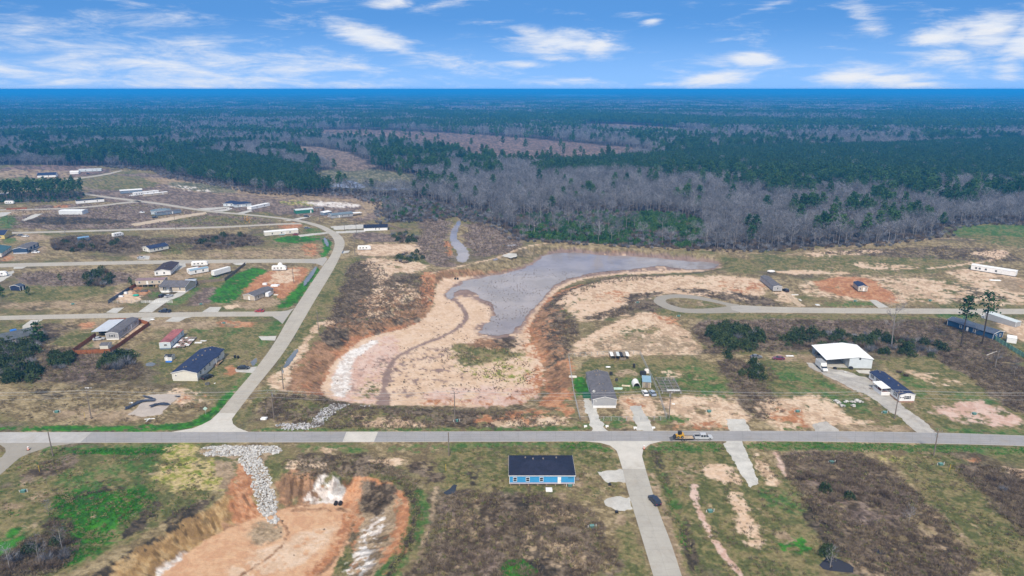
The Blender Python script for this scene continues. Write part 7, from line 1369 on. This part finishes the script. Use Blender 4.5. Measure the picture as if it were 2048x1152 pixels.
# ================================================================== poles, wires, fences, small things
M_POLE = mat('pole_wood', (.17,.14,.12), var=.25, scale=3); M_WIRE = mat('wire', (.42,.42,.42), rough=.5, metal=0.); M_GALV = mat('galvanised', (.34,.35,.36), rough=.45)
def pole(px, py, h, label, arm=True, xf=False, deg=90, grp=None):
    g = G(px, py); r = empty('power_pole', g[0], g[1], R(deg), tz(*g)); tag(r, label, 'power pole', grp)
    MB().tube((0,0,-.3),(0,0,h),.19,.13,8).build('pole', M_POLE, r)
    if arm:
        MB().box(-.06,.06,-1.35,1.35,h-.55,h-.4).build('crossarm', M_POLE, r)
        for y in (-1.2,0,1.2): MB().tube((0,y,h-.4 if y else h),(0,y,h-.15 if y else h+.2),.06,n=6).build('insulator', M_GALV, r)
    if xf: MB().tube((.38,0,h-2.2),(.38,0,h-1.2),.28,n=10).build('transformer', M_GALV, r)
    return (g[0], g[1], h)
nl = [(-230,838,10.3,'a'),(183,838,10.3,'power pole with crossarm in the dry field beyond the main road, far left'),(548,838,10.3,'power pole with crossarm near the riprap channel beyond the main road'),(910,848,11.6,'power pole standing at the near rim of the central basin'),(1338,838,10.3,'power pole at the corner of the fenced yard beyond the main road'),(1789,838,10.3,'power pole with crossarm beside the gravel drive of the white home'),(2260,838,10.3,'b')]
tops = []
for (px, py, h, lb) in nl:
    g = G(px, py); tops.append((g[0], g[1], h))
    if len(lb) > 2: pole(px, py, h, lb, xf=px in (548, 1338))
for (px, py, h, lb, a_, x_) in [(567,778,8.6,'power pole with a transformer bank beside the collector road',True,True),(106,912,8.2,'bare power pole south of the main road, far left',False,False),(898,912,8.0,'bare power pole south of the main road, middle',False,False),(1867,912,8.6,'power pole with transformer south of the main road, right',True,True),(637,660,9,'power pole with crossarm right of the collector road bend',True,False),
   (587.5,565,9,'slim power pole on the bare orange lot',False,False),(710,511,10.5,'power pole with crossarm beside the sandy camper lot',True,False),(689,461,6,'short pole at the gravel lot entrance',False,False),(713,467,8,'power pole left of the white house with the black roof',False,False),(640,445,10,'power pole beyond the curve of the collector road',False,False),(352,459,14,'slim power pole beside the third street',False,False)]: pole(px, py, h, lb, a_, x_, deg=90 if px not in (567,637,710) else 20)
def wire(a, b, sag, name='power_line', lab='', rad=.028):
    mb = MB(); n = 14; P_ = [Vector(a).lerp(Vector(b), i/n) - Vector((0,0,sag*4*(i/n)*(1-i/n))) for i in range(n+1)]
    for i in range(n): mb.tube(P_[i], P_[i+1], rad, n=3, cap=False)
    o = mb.build(name, M_WIRE); tag(o, lab, 'power line', 'wires of the pole line beyond the main road')
for i in range(len(tops)-1):
    a, b = tops[i], tops[i+1]; nm = ['far left span','second span from the left','span over the basin bank','span over the grey double-wide','span over the gravel lots','far right span'][i]
    for dy, z, w_ in ((-1.2,-.15,'front wire'),(0,.2,'middle top wire'),(1.2,-.15,'rear wire')): wire((a[0],a[1]+dy,a[2]+z),(b[0],b[1]+dy,b[2]+z), 1.0, lab=f'{w_} of the {nm} of the pole line')
    wire((a[0],a[1],a[2]-2.2),(b[0],b[1],b[2]-2.2), 1.1, lab=f'lowest wire of the {nm} of the pole line')
def fence(pts, h, label, kind='board', m=None, sp=2.4, closed=False, cat='fence', name='board_fence'):
    W_ = [G(*p) for p in pts]; r = empty(name, *W_[0]); tag(r, label, cat); o0 = W_[0]
    P_ = W_ + ([W_[0]] if closed else [])
    for i in range(len(P_)-1):
        a, b = Vector(P_[i]), Vector(P_[i+1]); d = b - a; n = max(1, round(d.length/sp)); u = d.normalized(); nn = Vector((-u.y, u.x))
        for k in range(n + 1):
            c = a + d*k/n - Vector(o0); w_ = .06 if kind != 'board' else .07; MB().box(c.x-w_, c.x+w_, c.y-w_, c.y+w_, 0, h + .05).build('post', M_GALV if kind == 'link' else (m or M_WOOD), r)
            if k < n:
                e = c + d/n; q = lambda p, t: (p.x + nn.x*t, p.y + nn.y*t)
                if kind == 'link':
                    mb = MB(); mb.tube((c.x,c.y,h),(e.x,e.y,h),.04,n=4); mb.tube((c.x,c.y,.05),(e.x,e.y,.05),.015,n=3)
                    for j in range(6): mb.tube(Vector((c.x,c.y,0)).lerp(Vector((e.x,e.y,0)),j/6)+Vector((0,0,.05)), Vector((c.x,c.y,0)).lerp(Vector((e.x,e.y,0)),(j+1)/6)+Vector((0,0,h)), .008,n=3,cap=False); mb.tube(Vector((c.x,c.y,0)).lerp(Vector((e.x,e.y,0)),j/6)+Vector((0,0,h)), Vector((c.x,c.y,0)).lerp(Vector((e.x,e.y,0)),(j+1)/6)+Vector((0,0,.05)), .008,n=3,cap=False)
                    mb.build('mesh_panel', M_GALV, r)
                elif kind == 'rail':
                    for z in (.25,.75,1.2):
                        if z < h: MB().hexa([(*q(c,.02),z-.07),(*q(e,.02),z-.07),(*q(e,-.02),z-.07),(*q(c,-.02),z-.07)],[(*q(c,.02),z+.07),(*q(e,.02),z+.07),(*q(e,-.02),z+.07),(*q(c,-.02),z+.07)]).build('rail', m, r)
                else:
                    hh = h*(.97+.05*((i*5+k*3)%4)/4); MB().hexa([(*q(c,.09),.05),(*q(e,.09),.05),(*q(e,.05),.05),(*q(c,.05),.05)],[(*q(c,.09),hh),(*q(e,.09),hh),(*q(e,.05),hh),(*q(c,.05),hh)]).build('panel', m, r)
    return r
M_FBR = mat('red_brown_boards', (.24,.085,.035), var=.3, scale=1.5); M_FGR = mat('green_fence_metal', (.22,.38,.28), var=.15); M_FWD = mat('old_fence_boards', (.19,.15,.115), var=.3, scale=1.5)
fence([(192,673),(146,706),(150,709),(222,706),(299,651),(272,643),(222,645)], 1.9, 'red-brown board fence round the fenced grey home and carport', m=M_FBR)
fence([(395,567),(450,562),(491,530)], 1.8, 'weathered grey-brown board fence along the bright green lawn', m=M_FWD)
fence([(217,607),(258,581)], 1.9, 'navy corrugated fence beside the junk-filled yard', m=ribbed('navy_fence', (.05,.08,.14), 0)); fence([(258,581),(273,573)], 1.8, 'short dark red-brown fence beside the raised beige trailer', m=M_FBR)
fence([(282,606),(345,606)], 1.4, 'white rail fence across the front of the bungalow lot', 'rail', M_WHITE, name='rail_fence'); fence([(217,607),(282,606)], 1.4, 'thin wire fence at the front of the junk-filled yard', 'link', name='wire_fence')
fence([(1925,641),(2048,716),(2110,755)], 2.0, 'pale green metal panel fence running into the right edge', m=M_FGR, sp=2.6); fence([(1991,641),(2024,643)], 1.6, 'short red-brown board fence beside the sandy drive, right edge', m=M_FBR)
fence([(1137,714),(1148,790),(1160,841)], 1.5, 'chain-link fence along the left side of the double-wide yard', 'link', name='chain_link_fence'); fence([(1160,841),(1180,841)], 1.4, 'short chain-link fence at the front left of the double-wide yard', 'link', name='chain_link_fence'); fence([(1192,841),(1268,841)], 1.4, 'chain-link fence between the two gravel drives', 'link', name='chain_link_fence')
fence([(1282,841),(1334,841),(1316,785),(1280,709),(1240,708),(1137,714)], 1.6, 'chain-link fence round the right side and back of the double-wide yard', 'link', name='chain_link_fence')
fence([(776,452),(810,462),(780,464)], 1.6, 'grey board fence behind the white house with the black roof', m=M_FWD)
fence([(13,420),(54,418)], 1.6, 'orange-brown board fence beside the street, upper left', m=M_FBR)
# utility pedestals
M_UG = mat('utility_green', (.07,.17,.15), rough=.5)
for (px, py, lb) in [(1420,1024,'beside the sandy track, lower right'),(1184,1055,'at the edge of the dark brush lot'),(47,984,'in brush at the lower left edge'),(114,825,'in the dry field, left'),(1881,930,'beside the right-hand power pole'),(1663,926,'at the top edge of the right-hand brush lot'),(1418,824,'on bare soil right of the double-wide'),
    (1595,824,'on bare clay of the empty lot'),(1769,826,'by the drive of the white home'),(1948,829,'on the pale sandy lot at the far right'),(913,843,'at the foot of the pole on the basin rim'),(146,609,'beside the first street on the left'),(402,609,'beside the bright green lawn at the first street'),(1357,633,'just below the teardrop loop of the street'),(1275,606,'left of the teardrop loop of the street'),(1860,602,'beside the right-hand street, north side'),(448,647,'on bare soil below the first street'),(1710,603,'beside the small drive to the cabin'),(1140,972,'right of the blue house')]:
    g = G(px, py); r = empty('utility_pedestal', g[0], g[1], .1, tz(*g)); tag(r, 'green utility box with pale posts ' + lb, 'utility box', 'utility boxes of the lots')
    r.scale = (.8,.8,.8); MB().box(-.7,.7,-.5,.5,0,.8).build('box', M_UG, r); MB().box(-.74,.74,-.54,.54,.8,.86).build('lid', mat('utility_lid',(.12,.24,.22)), r)
    for x in (-1.25,1.3): MB().box(x-.1,x+.1,-.08,.08,0,.85+.3*(x > 0)).build('post', mat('pale_post',(.5,.5,.48)), r)
for (px, py, lb) in [(79,943,'left of the grass south of the main road'),(892,941,'near the puddle left of the blue house'),(1899,942,'right of the power pole, lower right'),(170,836,'by the left pole in the dry field')]:
    g = G(px, py); r = empty('marker_post', g[0], g[1], 0, tz(*g)); tag(r, 'slim yellow marker post ' + lb, 'marker post'); MB().tube((0,0,0),(0,0,2.2),.06,n=6).build('post', mat('yellow_paint',(.55,.38,.03)), r); MB().tube((0,0,2.2),(0,0,2.35),.075,n=6).build('cap', M_BLACK, r)
for (px, py, lb) in [(57,900,'at the mouth of the lower left street'),(1288,898,'on the corner of the side street')]:
    g = G(px, py); r = empty('traffic_barrel', g[0], g[1], 0, .06); tag(r, 'orange and white traffic barrel ' + lb, 'traffic barrel')
    for k in range(4): MB().tube((0,0,.05+k*.26),(0,0,.31+k*.26),.33-.03*k,n=12).build('band', mat('barrel_orange',(.6,.13,.04)) if k % 2 == 0 else M_WHITE, r)
    MB().box(-.45,.45,-.45,.45,0,.06).build('base', M_BLACK, r)
g = G(412,830); r = empty('street_sign', g[0], g[1], .4, 0); tag(r, 'pale diamond road sign on a post beside the junction', 'road sign'); MB().tube((0,0,0),(0,0,2.3),.05,n=6).build('post', M_GALV, r); MB().hexa([(-.75,-.02,2.4),(0,-.02,1.65),(0,.02,1.65),(-.75,.02,2.4)],[(0,-.02,3.15),(.75,-.02,2.4),(.75,.02,2.4),(0,.02,3.15)]).build('plate', mat('sign_back',(.42,.55,.48)), r)
for k, (px, py, dx, lb) in enumerate([(1219,968,0,'under the upper gravel pad'),(1233,1023,0,'under the lower gravel pad')]):
    g = G(px, py); o = MB().tube((0,-.1,.0),(0,.9,.0),.5,.5,12).build('culvert_pipe', M_BLACK); o.location = (g[0], g[1]-.8, -.1); tag(o, 'black culvert pipe mouth ' + lb + ' of the side street', 'culvert')
for dx in (-.65,.65):
    g = G(678,1003,-4.0); o = MB().tube((0,-.4,0),(0,.7,.05),.5,.5,12).build('culvert_pipe', M_BLACK); o.location = (g[0]+dx, g[1]-1.2, tz(g[0]+dx, g[1]-1.2)+.45); tag(o, 'black drain pipe mouth in the eroded bank of the lower basin, ' + ('left' if dx < 0 else 'right') + ' of two', 'culvert')
for dx in (-.75,.75):
    g = G(913,556,-2.2); o = MB().tube((0,-.4,0),(0,.8,.05),.55,.55,12).build('culvert_pipe', M_BLACK); o.location = (g[0]+dx, g[1]-1, tz(g[0]+dx, g[1]-1)+.5); tag(o, 'black drain pipe mouth at the back of the central basin, ' + ('left' if dx < 0 else 'right') + ' of two', 'culvert')
for k, (px, py) in enumerate([(1171,853),(1214,853),(1270,856),(1307,856)]):
    o = MB().box(-.5,.5,-.35,.35,-.1,.35).box(-.5,-.2,-.9,-.35,-.1,.25).build('culvert_headwall', M_WHITE); o.location = (*G(px,py), 0); tag(o, 'white culvert headwall ' + ['left of the long pale drive','right of the long pale drive','left of the short sandy drive','right of the short sandy drive'][k], 'headwall')
# wheelie bins
for k, (px, py) in enumerate([(470,716),(476.5,717)]):
    r = empty('wheelie_bin', *G(px,py)); tag(r, 'black wheeled bin on the grass, ' + ('left' if not k else 'right') + ' of two', 'bin'); MB().hexa([(-.3,-.3,.05),(.3,-.3,.05),(.3,.3,.05),(-.3,.3,.05)],[(-.38,-.4,1.1),(.38,-.4,1.1),(.38,.4,1.1),(-.38,.4,1.1)]).build('bin', M_BLACK, r); MB().slab([(-.4,-.42,1.12),(.4,-.42,1.12),(.4,.42,1.2),(-.4,.42,1.2)],.05).build('lid', M_DARKIN, r)
# rock protection and stone heaps
def rock_mesh(seed, m, s=1.):
    bm = bmesh.new(); bmesh.ops.create_icosphere(bm, subdivisions=1, radius=.5); rng = random.Random(seed)
    for v in bm.verts: v.co *= rng.uniform(.65,1.15); v.co.z *= .7; v.co *= s
    me = bpy.data.meshes.new('stone'); bm.to_mesh(me); bm.free(); me.materials.append(m); return me
M_ROCK = leafmat('limestone', [(.13,.12,.11),(.33,.315,.295),(.52,.505,.48)]); M_ROCK2 = leafmat('grey_stone', [(.12,.115,.115),(.27,.265,.27),(.48,.47,.47)])
RK = [bpy.data.objects.new('stone_form', rock_mesh(s, M_ROCK)) for s in range(4)]; RK2 = [bpy.data.objects.new('stone_form', rock_mesh(s+9, M_ROCK2)) for s in range(3)]
def rocks(name, polys, s, protos, size, lab):
    X_ = []; Y_ = []
    for p in polys: x, y = pts_in(p, s, .97, 0, 1.0, True); X_.append(x); Y_.append(y)
    x = np.concatenate(X_); y = np.concatenate(Y_); n = len(x); scatter(name, protos, np.stack([x, y, terrain(x, y)+NR.uniform(-.12,.28,n)], 1), rr_(n,*size), rr_(n,0,6.28), NR.integers(0,len(protos),n), lab); print(name, n)
rocks('riprap', [[(391,913),(404,893),(480,891),(562,892),(566,904),(520,914),(470,913)], [(472,912),(519,908),(538,940),(552,985),(558,1012),(547,1020),(528,1017),(512,985),(490,945)]], .46, RK, (.3,1.1), 'white riprap stones in a T shape running down into the lower basin')
rocks('riprap', [[(548,859),(556,848),(600,846),(622,848),(632,832),(650,814),(685,803),(700,803),(688,816),(662,830),(645,852),(625,858),(600,860)], [(712,806),(735,799),(745,802),(725,808)]], .55, RK2, (.4,1.0), 'grey riprap stones winding between the main road and the central basin')
for k, (px, py) in enumerate([(1677,806),(1692,805),(1705,806),(1713,803),(1720,805),(1684,813),(1706,813),(1672,804)]):
    r = empty('stone_heap', *G(px,py)); tag(r, 'small heap of white stones on the grass beside the gravel drive', 'stone heap', 'white stone heaps beside the gravel drive'); rng = random.Random(k)
    for j in range(11): o = link(bpy.data.objects.new('stone', RK[j%4].data), r); a = rng.random()*6.28; q = rng.random()*.8; o.location = (q*math.cos(a), q*math.sin(a), .2+.5*(1-q)); s_ = rng.uniform(.7,1.2); o.scale = (s_,s_,s_)
# black sheeting on the slab
def crumple(name, px, py, w_, d_, deg, lab, seed):
    V = []; Fc = []; nx_, ny_ = 16, 8; xs = np.linspace(-w_/2, w_/2, nx_); ys = np.linspace(-d_/2, d_/2, ny_)
    for j, y_ in enumerate(ys):
        for i, x_ in enumerate(xs): k_ = .55+.6*float(fbm(np.array([x_+seed*9.]), np.array([0.]), 2.2, 2, seed)[0]); V.append((x_ + .5*math.sin(y_*1.3+seed), y_*k_ + 1.1*math.sin(x_*.55+seed), .10 + .45*float(fbm(np.array([x_+5.]), np.array([y_+5.]), .8, 3, seed)[0])))
    for j in range(ny_-1):
        for i in range(nx_-1): a = j*nx_+i; Fc.append((a, a+1, a+nx_+1, a+nx_))
    o = link(bpy.data.objects.new(name, mesh_np(name, V, Fc, mat('black_sheeting', (.02,.024,.04), rough=.3, spec=.6)))); o.location = (*G(px,py), .05); o.rotation_euler.z = R(deg); tag(o, lab, 'plastic sheet')
crumple('plastic_sheet', 278, 808, 10, 2.8, 42, 'crumpled black sheeting along the left side of the pale slab', 1); crumple('plastic_sheet', 318, 812, 6, 2.4, 30, 'crumpled black sheeting in the middle of the pale slab', 2); crumple('plastic_sheet', 296, 796, 4, 2.0, 10, 'small crumpled black sheeting at the back of the pale slab', 3); crumple('plastic_sheet', 358, 792, 2, 1.2, 10, 'small black bundle at the far right corner of the slab', 4)
# yard clutter
CL = [('green_tarp',272,592,3.6,2.6,1.0,(.02,.30,.22),'green tarp over a pile in the junk-filled yard'),('storage_tub',252,588,1.6,1.4,1.2,(.7,.7,.7),'white tub in the junk-filled yard'),('storage_tub',242,594,2.4,1.4,.8,(.7,.7,.72),'white cover beside the navy fence'),('lumber_pile',288,583,4,1.6,.7,(.10,.09,.09),'dark lumber pile in front of the raised trailer'),
 ('lumber_pile',262,580,2,1.5,1.0,(.08,.06,.06),'dark pile near the navy fence'),('pallet_stack',550,572,4.5,3.0,.8,(.68,.70,.72),'white panels stacked in the junk beside the beige house'),('storage_tub',530,570,2.4,1.8,1.2,(.7,.7,.7),'white tank near the corner of the beige house'),('pallet_stack',525,588,3.5,2,.8,(.45,.47,.5),'grey heap of panels left of the white van'),('lumber_pile',535,580,3,1.6,.7,(.25,.22,.2),'brown heap beside the white van'),('lumber_pile',552,590,2.5,1.2,.4,(.6,.55,.5),'pale boards right of the white van'),
 ('lumber_pile',397,686,3.4,1.0,.35,(.65,.65,.65),'white boards scattered beside the pier-raised deck'),('lumber_pile',407,682,2.8,1.0,.3,(.6,.6,.6),'pale boards right of the pier-raised deck'),('woodpile',1146,754,3.2,1.5,.5,(.62,.58,.52),'pale rubbish pile inside the left chain-link fence'),('tarp_cover',1216,735,2.2,1.2,.5,(.75,.75,.75),'white bundle on the grass behind the double-wide'),('storage_tub',1268,735,.9,.9,1.6,(.03,.03,.035),'black drum on the lawn of the fenced yard'),('storage_crate',1286,750,2.2,1.8,1.6,(.03,.03,.035),'black crate behind the blue-grey shed'),('storage_crate',1293,746,1.6,1.6,1.6,(.7,.65,.62),'pale crate behind the blue-grey shed'),
 ('pallet_stack',1236,778,3.6,1.2,.5,(.45,.60,.52),'pale green panels beside the double-wide'),('lumber_pile',1252,772,3.4,.9,.3,(.6,.5,.38),'pale lumber on the grass near the arched shelter'),('grill',1222,750,1.2,1,1.3,(.03,.03,.03),'black grill right of the double-wide'),('grill',1233,762,1.0,1,1.1,(.05,.05,.05),'dark bin right of the double-wide'),('white_board',1347,808,1.5,.8,.1,(.75,.75,.73),'white board on bare soil by the pole'),('lumber_pile',415,769,1.6,1.2,.9,(.10,.10,.10),'dark frame at the near end of the navy-roofed home'),('white_board',300,838,4,.4,.2,(.7,.7,.68),'long white board below the pale slab'),('white_board',296,840,.4,3.2,.2,(.7,.7,.68),'white pipe lying upright to the road below the slab'),
 ('white_board',177,776,3.2,.5,.2,(.8,.8,.8),'white sheet in the brush under the wires'),('white_board',262,806,1.4,.7,.2,(.8,.8,.8),'white board left of the slab'),('white_board',430,767,.8,.6,.3,(.75,.75,.75),'white bag below the navy-roofed home'),('storage_tub',1516,730,1,1,.7,(.6,.6,.6),'pale tub behind the old grey car'),('white_board',1580,712,3.5,1,.2,(.75,.75,.75),'white sheet behind the maroon car'),('storage_crate',1702,738,1.2,1.2,1.0,(.03,.03,.03),'black tank at the front corner of the workshop'),('storage_crate',1670,738,1.2,1.0,.8,(.03,.03,.03),'black box at the foot of the bay post'),
 ('culvert_block',1690,744,1,1,.3,(.5,.5,.48),'concrete block before the workshop'),('garden_wall',305,640,2.2,1.5,.5,(.65,.65,.65),'white heap at the fence corner near the first street'),('lumber_pile',528,838,2.2,1.6,.6,(.7,.7,.7),'white cabinet heap near the transformer poles'),('lumber_pile',1590,590,4,1,.4,(.6,.58,.55),'pale boards right of the black car'),('lumber_pile',1600,600,1,3,.3,(.6,.58,.55),'pale lumber strip beside the sandy track'),('white_board',1635,610,2.2,2.2,.3,(.6,.6,.6),'white panel lying by the right-hand street'),('hay_roll',1542,545,5,3,1.6,(.62,.60,.58),'pale gravel mound above the grey trailer'),('white_board',1990,561,6,1.6,.5,(.8,.8,.8),'white frame lying below the long white trailer')]
for k, (nm, px, py, w_, d_, h_, c, lb) in enumerate(CL):
    g = G(px, py); m_ = mat('clutter_%d' % (k % 40), c, var=.2, scale=1.5); mb = MB(); rng = random.Random(k); 
    if nm in ('lumber_pile','white_board','fallen_panel','pallet_stack','woodpile'):
        r = empty(nm, g[0], g[1], R(rng.uniform(-12,12)), tz(*g)); n = 4 if h_ > .25 else 1
        for j in range(n):
            if w_ >= d_: MB().box(-w_/2+rng.uniform(0,.3),w_/2-rng.uniform(0,.4),-d_/2+d_*j/n+.02,-d_/2+d_*(j+1)/n-.03,.0,h_*rng.uniform(.6,1)).build('board', m_, r)
            else: MB().box(-w_/2+w_*j/n,-w_/2+w_*(j+1)/n-.02,-d_/2,d_/2-rng.uniform(0,.5),.0,h_*rng.uniform(.6,1)).build('board', m_, r)
        tag(r, lb, 'boards')
    else:
        bm = bmesh.new(); bmesh.ops.create_icosphere(bm, subdivisions=2, radius=.5) if nm in ('green_tarp','tarp_cover','hay_roll','garden_wall') else bmesh.ops.create_cube(bm, size=1.0)
        if len(bm.verts) == 8: bmesh.ops.bevel(bm, geom=bm.edges[:], offset=.12, segments=2, affect='EDGES')
        for v in bm.verts: v.co = Vector((v.co.x*w_*rng.uniform(.93,1.07), v.co.y*d_*rng.uniform(.93,1.07), max(0, (v.co.z+.5)*h_)))
        me = bpy.data.meshes.new(nm); bm.to_mesh(me); bm.free(); me.materials.append(m_); o = link(bpy.data.objects.new(nm if nm != 'hay_roll' else 'gravel_mound', me)); o.location = (g[0], g[1], tz(*g)); tag(o, lb, {'green_tarp':'tarp','tarp_cover':'bundle','hay_roll':'mound','garden_wall':'heap'}.get(nm, 'container'))
g = G(1985,708); o = MB().tube((-4,-2.2,.3),(3.5,2.4,.35),.28,.16,8).build('fallen_log', mat('bleached_wood',(.42,.38,.33),var=.2)); o.location = (g[0], g[1], 0); tag(o, 'bleached fallen log lying in the leaf litter before the green fence', 'log')
print('all', time.time() - T0)
